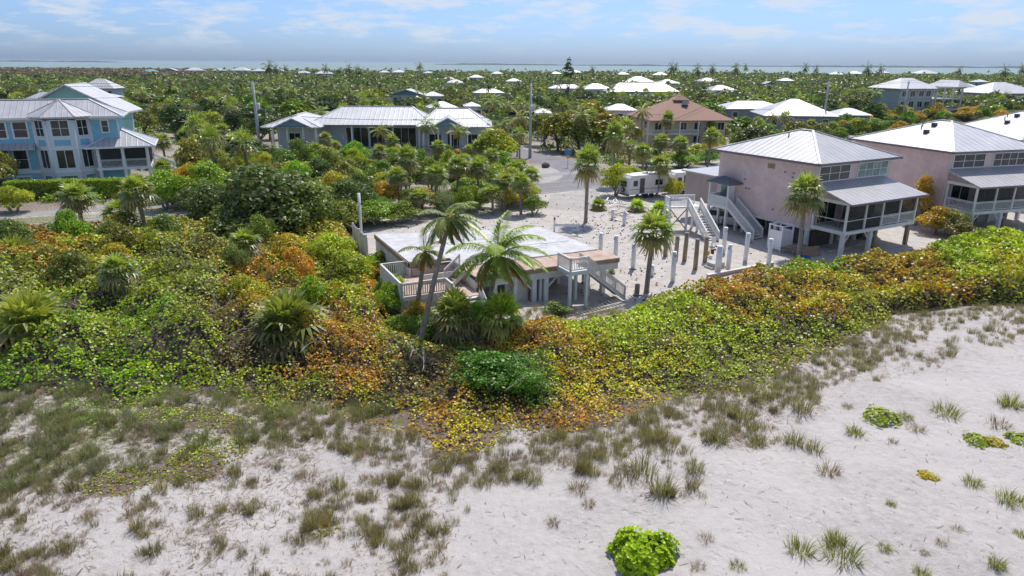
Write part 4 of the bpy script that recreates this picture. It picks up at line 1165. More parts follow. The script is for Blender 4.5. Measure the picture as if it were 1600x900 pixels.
# ------------------------------------------------------------------ further houses
def far_house(px, py, wpx, label, roof='roofbright', wall='palewall', z=5.8, zr=None, ang=0, dep=0.8, gable=False, win=3, name='distant_house'):
    """px,py: middle of the front eave in the photograph; z: eave height in metres"""
    c = at(px, py, z); wm = wpx * c.y / FPX * 1.02
    dm = max(7, wm * dep); zr = zr or z + min(wm, dm) * 0.2
    r = empty(name, (c.x, c.y, 0), ang, label, 'house', 'houses among the trees towards the bay')
    w = MB(); w.box(-wm / 2 + 0.8, wm / 2 - 0.8, 0.8, dm - 0.8, 0, z - 0.1); w.build('wall', M[wall], r)
    if gable:
        m = MB()
        for s in (-1, 1): slab(m, [(0, -0.6, zr + 0.1), (0, dm, zr + 0.1), (s * wm / 2, dm, z), (s * wm / 2, -0.6, z)][::s])
        m.build('roof', M[roof], r)
        m = MB(); m.xz([(-wm / 2 + 0.8, z - 0.05), (wm / 2 - 0.8, z - 0.05), (0, zr - 0.1)], 0.3, 0.79); m.build('gable', M['steelblue'], r)
    else:
        hb, inf = hip(-wm / 2, wm / 2, 0, dm, z, zr); hb.build('roof', M[roof], r)
    for k in range(win):
        x = -wm / 2 + wm * (k + 0.5) / win - 0.7
        window(r, (x, 0.8, z - 2.5), (1, 0, 0), (0, -1, 0), 1.4, 1.5, 1, 1, fw=0.12)
    return r
FH = [
    (150, 138, 50, 'white pyramid-roofed house with verandah behind the teal gabled house', dict(z=7.5, zr=10.8)),
    (62, 160, 66, 'pale roofed wing behind the blue house, left of the teal gable', dict(z=9.2, zr=11.0, roof='roofgrey')),
    (148, 152, 46, 'low pale roof beside the palms behind the teal gabled house', dict(z=7.0, zr=8.2)),
    (231, 112, 20, 'small house with a bright turquoise roof beside the grey mangroves', dict(roof='roofteal', wall='blue', z=7)),
    (265, 110, 18, 'first white-roofed house right of the turquoise roof', dict(z=8, wall='slatewall', gable=True)),
    (302, 110, 25, 'white-roofed grey house by the bay, second from the turquoise roof', dict(z=8, wall='slatewall')),
    (341, 110, 18, 'small white roof between two larger ones by the bay', dict(z=7.4, wall='slatewall')),
    (372, 110, 27, 'broad white roof by the bay left of the dark palms', dict(z=7.8, wall='palewall')),
    (404, 111, 20, 'white-roofed house with slate walls beside the bay palms', dict(z=7.8, wall='slatewall')),
    (437, 112, 16, 'small white roof between the bay palms', dict(z=7, gable=True)),
    (470, 114, 20, 'white roof half hidden by coconut palms near the bay', dict(z=7)),
    (505, 115, 26, 'white-roofed house right of the row of bay palms', dict(z=7.4)),
    (600, 113, 16, 'low white roof at the waterline left of the tall palm', dict(z=6.5)),
    (623, 113, 22, 'white roof just left of the tall coconut palm', dict(z=7)),
    (668, 114, 14, 'small white roof right of the tall coconut palm', dict(z=7)),
    (712, 129, 26, 'white roof with a smaller upper tier in the tree belt', dict(z=6.6)),
    (703, 123, 15, 'upper tier white roof behind its lower neighbour', dict(z=8.2)),
    (745, 121, 22, 'white hip roof standing clear of the trees, centre of the belt', dict(z=7)),
    (777, 115, 18, 'small white roof at the waterline above the centre', dict(z=7)),
    (803, 127, 24, 'white roof beside a round dark tree crown', dict(z=7)),
    (765, 145, 46, 'long flat white roof in the middle of the belt', dict(z=6, dep=0.5)),
    (635, 148, 52, 'white-roofed house with slate blue gable beyond the pool house', dict(z=6.5, gable=True, dep=0.7)),
    (675, 150, 32, 'low white roof right of the slate blue gable', dict(z=6, dep=0.6)),
    (693, 168, 46, 'white roof with small dormer right behind the pool house', dict(z=6, dep=0.5)),
    (738, 166, 26, 'white roof behind the right end of the pool house', dict(z=6.5)),
    (849, 176, 26, 'small white roof left of the mahogany trees', dict(z=5.5)),
    (885, 138, 52, 'white roofs in a row left of the tall bare pine', dict(z=6, dep=0.5)),
    (870, 115, 16, 'tiny white roof left of the tall bare pine', dict(z=7)),
    (900, 113, 18, 'tiny white roof right of the tall bare pine', dict(z=7)),
    (936, 139, 46, 'white hip roof adjoining the long white house', dict(z=6)),
    (1008, 143, 108, 'long white house with a row of windows beyond the brown roof', dict(z=6.2, dep=0.35, win=9, zr=9.5)),
    (1000, 128, 46, 'pale grey-green roof behind the long white house', dict(z=6.2, roof='roofgrey')),
    (975, 116, 18, 'small white roof near the bay right of centre', dict(z=7)),
    (1048, 130, 32, 'white roof right of the pale grey-green one', dict(z=6.2)),
    (1032, 117, 22, 'white roof near the bay behind the palms', dict(z=6.8)),
    (1133, 141, 44, 'plain grey hip roof standing alone in the belt', dict(z=5.8, roof='roofgrey', zr=8)),
    (970, 172, 50, 'white roof peeping out left of the brown roof', dict(z=5.5, dep=0.5)),
    (1110, 127, 30, 'pale roof among trees right of the tall palms', dict(z=6.2, roof='roofgrey')),
    (1204, 131, 16, 'small pale blue gabled house in the trees', dict(z=6.5, gable=True, wall='blue')),
    (1230, 126, 22, 'white roof above the small blue gabled house', dict(z=6.8)),
    (1308, 116, 20, 'flat white roof near the bay, left of two larger ones', dict(z=6.8)),
    (1338, 115, 22, 'white hip roof near the bay, left of its twin', dict(z=7.2)),
    (1382, 114, 20, 'white hip roof near the bay, above the grey deck house', dict(z=7.2)),
    (1455, 115, 32, 'broad white roof with slate wall near the bay on the right', dict(z=7.2, wall='slatewall')),
    (1515, 137, 36, 'white roof right behind the grey deck house', dict(z=6)),
    (1535, 128, 20, 'blue-walled house with white flat roof beyond the deck house', dict(z=8, wall='blue')),
    (1592, 146, 94, 'pink house with pale tan hip roof at the right edge of the belt', dict(z=6.3, wall='pink', win=4, ang=10)),
    (1185, 170, 100, 'long low white roof of a house left of the white pyramid roof', dict(z=4.6, dep=0.6, wall='slatewall', zr=6.6)),
    (1252, 181, 110, 'white pyramid-roofed house with dark screened walls behind the palms', dict(z=4.6, dep=0.9, wall='slatewall', zr=8.4)),
    (1335, 180, 56, 'low white roof right of the white pyramid roof', dict(z=4.4, wall='slatewall')),
]
HOUSE_SPOTS = []
for px_, py_, w_, lab_, kw_ in FH:
    kw_ = dict(kw_)
    if 'ang' not in kw_: kw_['ang'] = (px_ * 7 % 23) - 8
    o = far_house(px_, py_, w_, lab_, **kw_)
    wm_ = w_ * o.location.y / FPX
    HOUSE_SPOTS.append((o.location.x, o.location.y + wm_ * 0.3, wm_ * 0.62 + 1.5))
HOUSE_SPOTS += [(-68, 104, 9), (-60, 103, 9), (-76, 104, 9), (-52, 103, 4), (-70, 135, 13), (-40, 136, 11), (-30, 139, 12), (-20, 139, 12), (-10, 136, 11), (-38, 131, 7), (-30, 130, 6), (-22, 131, 6),
                (37.5, 158, 14), (c_.x + 6, c_.y + 6, 11), (c_.x + 18, c_.y + 6, 9), (35, 73, 12), (53, 83, 12), (70, 96, 13), (31, 83, 6)]
# ------------------------------------------------------------------ things standing on the lot and along the roads
def pile_mesh(h, r, tilt=0.0, cap=True):
    m = MB(); m.tube([(0, 0, -0.4), (tilt * 0.5, 0, h * 0.5), (tilt, 0, h)], [r, r * 0.98, r * 0.95], 12)
    return m
PILES = [ (938, 393, 364, 'w', 'round white piling nearest the corner of the tan deck'),
 (961.5, 402, 368, 'w', 'round white piling second from the deck corner'),
 (989, 419, 381, 'w', 'white piling left of the sabal palm on the lot'),
 (1018, 431, 414, 'w', 'short white piling stub behind the sabal palm trunk'),
 (1051, 441, 393, 'w', 'tall white piling with a dark notch, right of the sabal palm'),
 (1130, 396, 355, 'w', 'tall white piling at the edge of the house shadow'),
 (1164, 410, 364, 'w', 'white piling between the shadow edge and the low curb, with a notch'),
 (1200, 419, 373, 'w', 'white piling at the right end of the low curb'),
 (1121, 428, 384, 'w', 'thick white piling beside the stack of pavers'),
 (1137, 424, 382, 'w', 'white piling with rusty top behind the pavers'),
 (1039, 401, 372, 'b', 'brown timber piling half hidden by the sabal palm crown'),
 (1055, 409, 369, 'b', 'brown timber piling just right of the palm crown'),
 (1069, 409, 363, 'b', 'tallest brown timber piling in front of the loose stair'),
 (1086, 423, 373, 'b', 'brown timber piling closest to the curb'),
 (1101, 411, 370, 'b', 'brown timber piling beside the foot of the loose stair'),
 (995, 459, 444, 'b', 'knee-high greenish timber stub beside the sabal palm trunk'),
 (975, 352, 330, 'w', 'leaning white post by the heap of broken railing'),
 (957, 343, 327, 'w', 'white post left of the heap of broken railing')]
for px_, pb, pt, kind_, lab_ in PILES:
    b_ = at(px_, pb); t_ = zat(px_, pt, b_.y)
    h_ = t_.z
    r_ = 0.2 if 'thick' not in lab_ else 0.27
    o = empty('piling', (b_.x, b_.y, 0), (px_ * 37) % 360, lab_, 'piling', 'white pilings on the sand lot' if kind_ == 'w' else 'brown timber pilings on the sand lot')
    pile_mesh(h_, r_, 0.28 if 'leaning' in lab_ else random.Random(px_).uniform(-0.05, 0.05)).build('shaft', M['white' if kind_ == 'w' else 'post_wood'], o)
    if kind_ == 'w' and h_ > 1.5:
        m = MB(); m.box(-0.06, 0.06, -r_ - 0.015, -r_ + 0.05, h_ - 0.42, h_ - 0.2); m.build('notch', M['rawwood'], o)
    m = MB(); m.tube([(0, 0, 0.0), (0, 0, 0.03)], r_ + 0.14, 12); m.build('footing', M['concrete'], o)

# low curb wall at the seaward edge of the lot
a_, b_ = at(1105, 437), at(1207, 417)
o = empty('curb_wall', a_, math.degrees(math.atan2(b_.y - a_.y, b_.x - a_.x)), 'low pinkish curb wall between the lot and the sea grape bushes', 'wall')
L_ = (b_ - a_).length
m = MB(); m.box(0, L_, -0.12, 0.12, -0.2, 0.42); m.build('wall_body', M['pinkdark'], o)
m = MB(); m.box(-0.04, L_ + 0.04, -0.16, 0.16, 0.422, 0.47); m.build('coping', M['creamwhite'], o)
# paver stack
p_ = at(1117, 420)
o = empty('paver_stack', p_, 28, 'small stack of grey pavers among the white pilings', 'pavers')
for (x, y, z, w_, d_) in ((0, 0, 0, 1.7, 1.0), (0.05, 0.02, 0.31, 1.3, 0.9), (0.95, 0.1, 0, 0.9, 0.8)):
    m = MB(); m.box(x - w_ / 2, x + w_ / 2, y - d_ / 2, y + d_ / 2, z, z + 0.3); m.build('paver_layer', M['concrete'], o)
# buckets and cans by the pavers
for px_, py_, mt, lab_ in ((1106, 398, 'signyellow', 'yellow bucket behind the paver stack'), (1113, 396, 'cardark', 'black bucket behind the paver stack'), (1110, 405, 'whiteclean', 'white bucket closest to the paver stack')):
    o = empty('bucket', at(px_, py_), 0, lab_, 'bucket', 'buckets near the pavers')
    m = MB(); m.tube([(0, 0, 0), (0, 0, 0.4)], 0.15, 10, 0.19); m.build('pail', M[mt], o)
    m = MB(); m.tube([(-0.19, 0, 0.38), (-0.1, 0, 0.52), (0.1, 0, 0.52), (0.19, 0, 0.38)], 0.012, 5); m.build('handle', M['rim'], o)
# white plastic chair beside the stair foot
o = empty('garden_chair', at(1112, 385), 200, 'white plastic garden chair beside the foot of the loose stair', 'chair')
m = MB(); m.box(-0.25, 0.25, -0.25, 0.25, 0.42, 0.46); m.build('seat', M['whiteclean'], o)
m = MB(); m.box(-0.25, 0.25, 0.22, 0.26, 0.46, 0.95); m.build('backrest', M['whiteclean'], o)
for sx in (-1, 1):
    for sy in (-1, 1):
        m = MB(); m.box(sx * 0.22 - 0.025, sx * 0.22 + 0.025, sy * 0.22 - 0.025, sy * 0.22 + 0.025, 0, 0.42); m.build('leg', M['whiteclean'], o)
# outdoor shower cubicle
a_ = at(1216, 392)
o = empty('outdoor_shower', tow(tol(at(1217, 389), H1, A1), H1, A1), A1, 'white board outdoor shower cubicle beside the pink house wall', 'shower')
for (x0, x1, y0, y1, nm) in ((-0.75, 0.75, -0.75, -0.69, 'side_panel'), (-0.75, -0.69, -0.69, 0.75, 'side_panel'), (0.69, 0.75, -0.69, 0.75, 'side_panel')):
    m = MB(); m.box(x0, x1, y0, y1, 0.12, 1.95); m.build(nm, M['siding_white'] if 'siding_white' in M else M['whiteclean'], o)
m = MB()
for x, y in ((-0.75, -0.75), (0.75, -0.75), (-0.75, 0.75), (0.75, 0.75)):
    m = MB(); m.box(x - 0.06, x + 0.06, y - 0.06, y + 0.06, 0, 2.38); m.build('post', M['whiteclean'], o)
m = MB(); m.box(-0.85, 0.85, -0.85, -0.7, 2.382, 2.48); m.box(-0.85, 0.85, 0.7, 0.85, 2.382, 2.48); m.box(-0.85, -0.7, -0.7, 0.7, 2.382, 2.48); m.box(0.7, 0.85, -0.7, 0.7, 2.382, 2.48); m.build('top_frame', M['whiteclean'], o)
# picnic table
pt_ = at(1243, 396)
o = empty('picnic_table', pt_, 22, 'weathered wooden picnic table behind the palm by the pink house', 'picnic table')
for k in range(5):
    m = MB(); m.box(-1.1, 1.1, -0.42 + k * 0.17, -0.27 + k * 0.17, 0.72, 0.76); m.build('table_board', M['post_wood'], o)
for s in (-1, 1):
    m = MB(); m.box(-1.1, 1.1, s * 0.75 - 0.14, s * 0.75 + 0.14, 0.42, 0.46); m.build('bench', M['post_wood'], o)
for x in (-0.8, 0.8):
    for s in (-1, 1):
        m = MB(); m.beam((x, s * 0.75, 0), (x, s * 0.25, 0.7), 0.06, 0.1); m.build('leg', M['post_wood'], o)
    m = MB(); m.box(x + 0.04, x + 0.09, -0.85, 0.85, 0.33, 0.41); m.build('crossbar', M['post_wood'], o)
o = empty('plywood_sheet', at(1266, 400), 15, 'tan plywood sheet leaning against the picnic table', 'board')
m = MB(); m._add([(-0.9, -0.2, 0.02), (1.0, -0.1, 0.02), (1.1, 0.35, 0.85), (-0.8, 0.5, 0.75), (-0.9, -0.17, 0.0), (1.0, -0.07, 0.0), (1.1, 0.38, 0.82), (-0.8, 0.53, 0.72)], [(0, 1, 2, 3), (7, 6, 5, 4), (0, 4, 5, 1), (1, 5, 6, 2), (2, 6, 7, 3), (3, 7, 4, 0)])
m.build('sheet', M['rawwood'], o)
m = MB(); m.ball((0, 0, 0.1), 0.55, 0.4, 0.28, 10, 6)
o = m.build('tarp_bundle', M['tarpblue']); o.location = at(1257, 405); tag(o, 'crumpled blue tarp at the foot of the palm by the pink house', 'tarp')
for px_, py_, lab_ in ((1310, 391, 'pale timber lying under the porch of the nearest pink house, front one'), (1335, 385, 'pale timber lying under the porch of the nearest pink house, rear one'), (1238, 371, 'loose plank leaning under the side wall of the nearest pink house')):
    m = MB(); m.box(-1.3, 1.3, -0.12, 0.12, 0.0, 0.06); m.box(-1.0, 1.4, 0.14, 0.34, 0.0, 0.05)
    m = MB(); m.box(-1.5, 1.5, -0.15, 0.15, 0.0, 0.07); o = m.build('timber_board', M['creamwhite']); o.location = at(px_, py_); o.rotation_euler.z = math.radians(18 + px_ % 20); tag(o, lab_, 'timber', 'loose timber under the pink house')

# ------------------------------------------------------------------ vehicles
def vehicle(name, label, loc, rz, body, L_=4.7, Wd=1.86, suv=True, cat='car'):
    r = empty(name, loc, rz, label, cat)
    hL, hw = L_ / 2, Wd / 2
    if suv: prof = [(-hL, .45), (-hL, 1.0), (-hL + .12, 1.12), (-hL + 0.25, 1.62), (-hL + .55, 1.74), (hL - 2.0, 1.76), (hL - 1.15, 1.12), (hL - 0.25, 0.98), (hL, .82), (hL, .42), (hL - .5, .3), (-hL + .5, .3)]
    else: prof = [(-hL, .45), (-hL, .92), (-hL + .7, 1.0), (-hL + 1.3, 1.4), (hL - 2.0, 1.42), (hL - 1.2, .98), (hL - .3, .86), (hL, .7), (hL, .42), (hL - .5, .28), (-hL + .5, .28)]
    m = MB(); n = len(prof); vs = []
    for y, sc in ((-hw, 0), (-hw + .0, 1), (hw, 1), (hw, 0)):
        pass
    sec = [(-hw + 0.02, 0.0), (hw - 0.02, 0.0)]
    vs = []
    for s in (-1, 1):
        for x, z in prof:
            inset = 0.0 if z < 1.02 else 0.16 * (z - 1.02) / 0.7
            vs.append((x, s * (hw - inset), z))
    fs = [tuple(range(n))[::-1], tuple(range(n, 2 * n))] + [(i, (i + 1) % n, n + (i + 1) % n, n + i) for i in range(n)]
    m._add(vs, fs); m.build('body', M[body], r)
    top = 1.70 if suv else 1.37
    g = MB(); x0, x1 = (-hL + .5, hL - 1.75) if suv else (-hL + 1.15, hL - 1.75)
    for s in (-1, 1):
        yb, yt = s * (hw - 0.02), s * (hw - 0.135)
        g = MB(); q = [(x0 - .2, yb, 1.1), (x1 + .5, yb, 1.1), (x1, yt, top - .03), (x0, yt, top - .03)] if suv else [(x0 - .35, yb, 1.0), (x1 + .5, yb, 1.0), (x1, yt, top - .03), (x0, yt, top - .03)]
        q2 = [(x, y + s * 0.02, z) for x, y, z in q]
        g._add(q + q2, [(0, 1, 2, 3), (7, 6, 5, 4), (0, 4, 5, 1), (1, 5, 6, 2), (2, 6, 7, 3), (3, 7, 4, 0)]); g.build('side_window', M['glass'], r)
    w0 = [(hL - 1.18, -hw + .2, 1.16), (hL - 1.18, hw - .2, 1.16), (hL - 1.93, hw - .28, top - .02), (hL - 1.93, -hw + .28, top - .02)]
    g = MB(); g._add(w0 + [(x + .03, y, z + .03) for x, y, z in w0], [(0, 3, 2, 1), (4, 5, 6, 7), (0, 1, 5, 4), (1, 2, 6, 5), (2, 3, 7, 6), (3, 0, 4, 7)]); g.build('windscreen', M['glass'], r)
    for sx in (-1, 1):
        for s in (-1, 1):
            cx_, cy_ = sx * (hL - .88), s * (hw - .12)
            t = MB(); t.tube([(cx_, cy_ - .11, .35), (cx_, cy_ + .11, .35)], .35, 16); to = t.build('wheel', M['rubber'], r)
            t = MB(); t.tube([(cx_, cy_ + s * .112, .35), (cx_, cy_ + s * .125, .35)], .21, 12); t.build('rim', M['rim'], to)
    for s in (-1, 1):
        m = MB(); m.box(hL - .08, hL + .012, s * (hw - .35) - .2, s * (hw - .35) + .2, .68, .82); m.build('headlight', M['lamp_clear'], r)
        m = MB(); m.box(-hL - .012, -hL + .05, s * (hw - .2) - .12, s * (hw - .2) + .12, .8, 1.0); m.build('tail_light', M['lamp_red'], r)
    return r
s_ = tow((1.6, 12.0), H1, A1)
vehicle('parked_suv', 'white suv parked in the shade under the pink stilt house', (s_.x, s_.y, 0), A1 - 62, 'carwhite')
s_ = tow((9.6, 2.2), H1, A1)
vehicle('parked_car', 'dark car parked under the far side of the nearest pink house', (s_.x, s_.y, 0), A1 + 80, 'cardark', 4.6, 1.8, False)
vehicle('parked_car', 'blue car parked on the side road beyond the tall concrete pole', at(797, 238), 60, 'carblue', 4.4, 1.8, False)
vehicle('parked_car', 'silver car parked nearer on the side road than the blue one', at(787, 243), 62, 'carred', 4.5, 1.8, False)
vehicle('parked_pickup', 'dark vehicle parked in the shade beside the second pink house', at(1118, 238), 30, 'cardark')
s_ = tow((5, 2.5), (46.9, 73.6), 17.5)
vehicle('parked_car', 'dark car under the second pink house', (s_.x, s_.y, 0), 100, 'cardark', 4.5, 1.8, False)

def trailer(label, loc, rz, L_=6.2):
    r = empty('travel_trailer', loc, rz, label, 'caravan', 'travel trailers parked beside the pink house')
    h0, h1 = .62, 3.05
    prof = [(-L_ / 2, h0), (-L_ / 2 - .12, h0 + .8), (-L_ / 2, h1 - .25), (-L_ / 2 + .3, h1), (L_ / 2 - .5, h1), (L_ / 2, h1 - .5), (L_ / 2 + .15, h0 + 1.0), (L_ / 2 - .2, h0)]
    m = MB(); m.xz(prof, -1.2, 1.2); m.build('body', M['rvwhite'], r)
    m = MB(); m.box(-L_ / 2 + .3, L_ / 2 - .5, -1.24, 1.24, h1 + .003, h1 + .07); m.build('roof', M['whiteclean'], r)
    m = MB(); m.box(-.4, .2, -.3, .3, h1 + .072, h1 + .3); m.build('roof_unit', M['whiteclean'], r)
    m = MB(); m.box(-L_ / 2 + .05, L_ / 2 - .3, -1.215, -1.203, 1.25, 1.36); m.build('stripe', M['rim'], r)
    m = MB(); m.box(-L_ / 2 + 1.6, -L_ / 2 + 2.35, -1.23, -1.203, .75, 2.7); d = m.build('door', M['cardark'], r)
    m = MB(); m.box(-L_ / 2 + 2.2, -L_ / 2 + 2.28, -1.26, -1.232, 1.6, 1.75); m.build('handle', M['rim'], d)
    for x0, w_ in ((-L_ / 2 + .55, .7), (L_ / 2 - 2.4, 1.2)):
        window(r, (x0, -1.2, 1.7), (1, 0, 0), (0, -1, 0), w_, .75, 1, 1, fw=.04, d=.03)
    window(r, (-L_ / 2 - .1, .75, 1.55), (0, -1, 0), (-1, 0, 0), 1.5, .8, 1, 1, fw=.05, d=.06)
    t = MB(); t.tube([(-L_ / 2 - .34, 0, 1.2), (-L_ / 2 - .16, 0, 1.2)], .34, 16); to = t.build('spare_wheel', M['rubber'], r)
    t = MB(); t.tube([(-L_ / 2 - .36, 0, 1.2), (-L_ / 2 - .342, 0, 1.2)], .2, 12); t.build('rim', M['rim'], to)
    m = MB(); m.box(-L_ / 2 - .35, -L_ / 2 + .1, -1.1, 1.1, .48, .6); m.build('bumper', M['cardark'], r)
    for sx in (-.45, .45):
        for s in (-1, 1):
            t = MB(); t.tube([(sx, s * 1.0 - .1, .36), (sx, s * 1.0 + .1, .36)], .36, 14); t.build('wheel', M['rubber'], r)
    m = MB(); m.beam((L_ / 2 - .3, -.8, .55), (L_ / 2 + 1.2, 0, .5), .1); m.beam((L_ / 2 - .3, .8, .55), (L_ / 2 + 1.2, 0, .5), .1); m.build('tow_hitch', M['cardark'], r)
    return r
q_ = at(975, 311); dirn = 22
trailer('white travel trailer with a spare wheel on its rear wall, left of the palm', (q_.x + 3.0, q_.y + 1.9, 0), 24, 6.4)
q_ = at(1064, 303)
trailer('second white travel trailer, half hidden by the pink rear wing', (q_.x + 0.6, q_.y + 0.6, 0), 22, 5.4)

def bicycle(label, loc, rz):
    r = empty('bicycle', loc, rz, label, 'bicycle', 'bicycles under the pink house')
    for x in (-.52, .52):
        t = MB(); t.tube([(x + .33 * math.cos(a * math.pi / 8), 0, .34 + .33 * math.sin(a * math.pi / 8)) for a in range(17)], .022, 6, cap=False); t.build('wheel', M['rubber'], r)
    m = MB(); B = {'s': (-.15, 0, .85), 'b': (-.05, 0, .32), 'h': (.38, 0, .86), 'r': (-.52, 0, .34), 'f': (.52, 0, .34)}
    for u, v in ('sb', 'bh', 'hs', 'rb', 'rs', 'hf'): m.beam(B[u], B[v], .035)
    m.build('bike_frame', M['carblue'], r)
    m = MB(); m.box(-.27, -.03, -.07, .07, .88, .94); m.build('saddle', M['rubber'], r)
    m = MB(); m.tube([(.3, -.28, 1.0), (.4, -.1, .98), (.4, .1, .98), (.3, .28, 1.0)], .018, 6); m.build('handlebar', M['rim'], r)
    return r
for k, (px_, py_, lab_) in enumerate(((1116, 358, 'bicycle under the entry landing, the one nearest the loose stair'), (1122, 357, 'bicycle in the middle of three under the entry landing'), (1128, 355, 'bicycle under the entry landing, the one nearest the wall stair'))):
    bicycle(lab_, at(px_, py_), 60 + k * 11)

# road sign at the corner, utility poles and wires
b_ = at(887, 262)
o = empty('road_sign', b_, 10, 'blue sign above a smaller yellow sign on one post at the road corner', 'sign')
m = MB(); m.tube([(0, 0, -.2), (0, 0, 2.9)], .045, 8); m.build('post', M['rim'], o)
m = MB(); m.box(-.62, .62, -.08, -.05, 2.25, 2.95); m.build('sign_panel', M['signblue'], o)
m = MB(); m.box(-.28, .28, -.085, -.05, 1.6, 2.15); m.build('warning_panel', M['signyellow'], o)
def boulder(px_, py_, s, lab_):
    rg = random.Random(px_); m = MB(); m.ball((0, 0, s * .5), s, s * .8, s * .65, 9, 6)
    m.v = [(x * rg.uniform(.85, 1.15), y * rg.uniform(.85, 1.15), z * rg.uniform(.85, 1.1)) for x, y, z in m.v]
    o = m.build('boulder', M['void']); o.location = at(px_, py_); tag(o, lab_, 'rock'); return o
boulder(852, 262, .75, 'dark boulder lying alone on the pale roadside sand')

POLES = [(407, 243, 128, 'tall concrete utility pole with transformer between the blue and the pool house'),
         (828, 247, 130, 'tall concrete utility pole with transformers at the mouth of the side road'),
         (1284, 207, 127, 'concrete utility pole rising behind the nearest pink house roof'),
         (1408, 195, 127, 'concrete utility pole in front of the grey deck house')]
ptops = []
for k, (px_, pb, pt, lab_) in enumerate(POLES):
    b_ = at(px_, pb); t_ = zat(px_, pt, b_.y); h_ = t_.z
    o = empty('utility_pole', b_, 0, lab_, 'utility pole', 'utility poles along the roads')
    m = MB(); m.tube([(0, 0, -1), (0, 0, h_)], .32, 12, .2); m.build('shaft', M['pole'], o)
    for zz in (h_ - .6,):
        m = MB(); m.box(-.08, .08, -.75, .75, zz, zz + .12); m.build('crossarm', M['pole'], o)
    for s in (-.65, .65, 0):
        m = MB(); m.tube([(0, s, h_ - .48 if s else h_), (0, s, h_ - .18 if s else h_ + .3)], .06, 6); m.build('insulator', M['concrete'], o)
    if k < 2:
        for s in ((1, 0), (0, -1)) if k else ((1, 0),):
            m = MB(); m.tube([(s[0] * .6, s[1] * .6, h_ - 4.9), (s[0] * .6, s[1] * .6, h_ - 3.8)], .3, 12); m.build('transformer', M['palewall'], o)
            m = MB(); m.beam((s[0] * .2, s[1] * .2, h_ - 4.1), (s[0] * .4, s[1] * .4, h_ - 4.1), .1); m.build('bracket', M['rim'], o)
    ptops.append((b_, h_))
o = empty('utility_pole', at(429, 262), 0, 'short grey timber pole in front of the pool house wing', 'utility pole', 'utility poles along the roads')
m = MB(); m.tube([(0, 0, -1), (0, 0, 6.0)], .17, 10, .13); m.build('shaft', M['post_wood'], o)
def wire(p, q, sag, lab_, r_=.022):
    p = Vector(p); q = Vector(q)
    pts = [p.lerp(q, i / 24) - Vector((0, 0, sag * 4 * (i / 24) * (1 - i / 24))) for i in range(25)]
    m = MB(); m.tube(pts, r_, 5); o = m.build('utility_wire', M['wire']); tag(o, lab_, 'wire', 'overhead wires between the utility poles')
ends = [((-125, 118), 13.5)] + [((b.x, b.y), h) for b, h in ptops] + [((175, 262), 13.0)]
spans = ['left of the pole by the pool house', 'between the pool house pole and the side road pole', 'between the side road pole and the pink house pole', 'between the pink house pole and the deck house pole', 'right of the deck house pole']
lv = [('top', 0.28, 0), ('second', -0.2, .65), ('third', -2.2, 0), ('lowest', -5.6, 0)]
for i in range(5):
    (a_, ha), (b_, hb_) = ends[i], ends[i + 1]
    for nm, dz, dy in lv:
        wire((a_[0], a_[1] + dy, ha + dz), (b_[0], b_[1] + dy, hb_ + dz), 0.7 if nm != 'lowest' else 1.1, f'{nm} overhead wire {spans[i]}', .03 if nm != 'lowest' else .045)

# debris of the demolished house: broken railings and boards, white fence pieces, ladder
o = empty('broken_fence', at(885, 362), -8, 'low broken white rail fence behind the white slab', 'fence')
for x in (-1.3, 1.2): 
    m = MB(); m.box(x - .09, x + .09, -.09, .09, 0, 1.25 if x < 0 else .95); m.build('post', M['white'], o)
m = MB(); m.box(-1.2, 1.1, -.05, .05, .55, .85); m.build('rail', M['white'], o)
m = MB(); m.tube([(-1.3, 0, 1.25), (-1.3, 0, 1.5)], .1, 8); m.build('lamp_head', M['cardark'], o)
rg = random.Random(8)
k = 0
for (px_, py_, n_, spread) in ((970, 338, 16, 16), (965, 322, 9, 18), (950, 312, 5, 14), (890, 368, 6, 14), (640, 345, 4, 20)):
    for _ in range(n_):
        x, y = px_ + rg.uniform(-spread, spread), py_ + rg.uniform(-spread * .55, spread * .55)
        L_ = rg.uniform(.6, 2.2)
        m = MB(); m.box(-L_ / 2, L_ / 2, -.08, .08, 0, .05)
        o = m.build('broken_board', M[rg.choice(['white', 'white', 'creamwhite', 'rawwood'])]); p_ = at(x, y)
        o.location = (p_.x, p_.y, rg.uniform(.0, .35)); o.rotation_euler = (rg.uniform(-.3, .3), rg.uniform(-.35, .35), rg.uniform(0, 3.1))
        where = {970: 'in the railing heap by the stair', 965: 'beside the bed before the trailer', 950: 'on the sand beside the trailer bed', 890: 'near the low broken rail fence', 640: 'behind the white slab'}[px_]
        tag(o, 'loose painted board lying ' + where, 'board', 'broken boards ' + where)
o = empty('ladder', tow((8.6, -3.2), DO, DA, 0.06), DA + 8, 'white ladder-like railing section lying on the sand before the deck stair', 'ladder')
for s in (-.28, .28):
    m = MB(); m.box(-2.2, 2.2, s - .035, s + .035, .0, .08); m.build('rail', M['white'], o)
for k in range(14):
    x = -2.1 + k * .32
    m = MB(); m.box(x - .025, x + .025, -.243, .243, .02, .06); m.build('rung', M['white'], o)
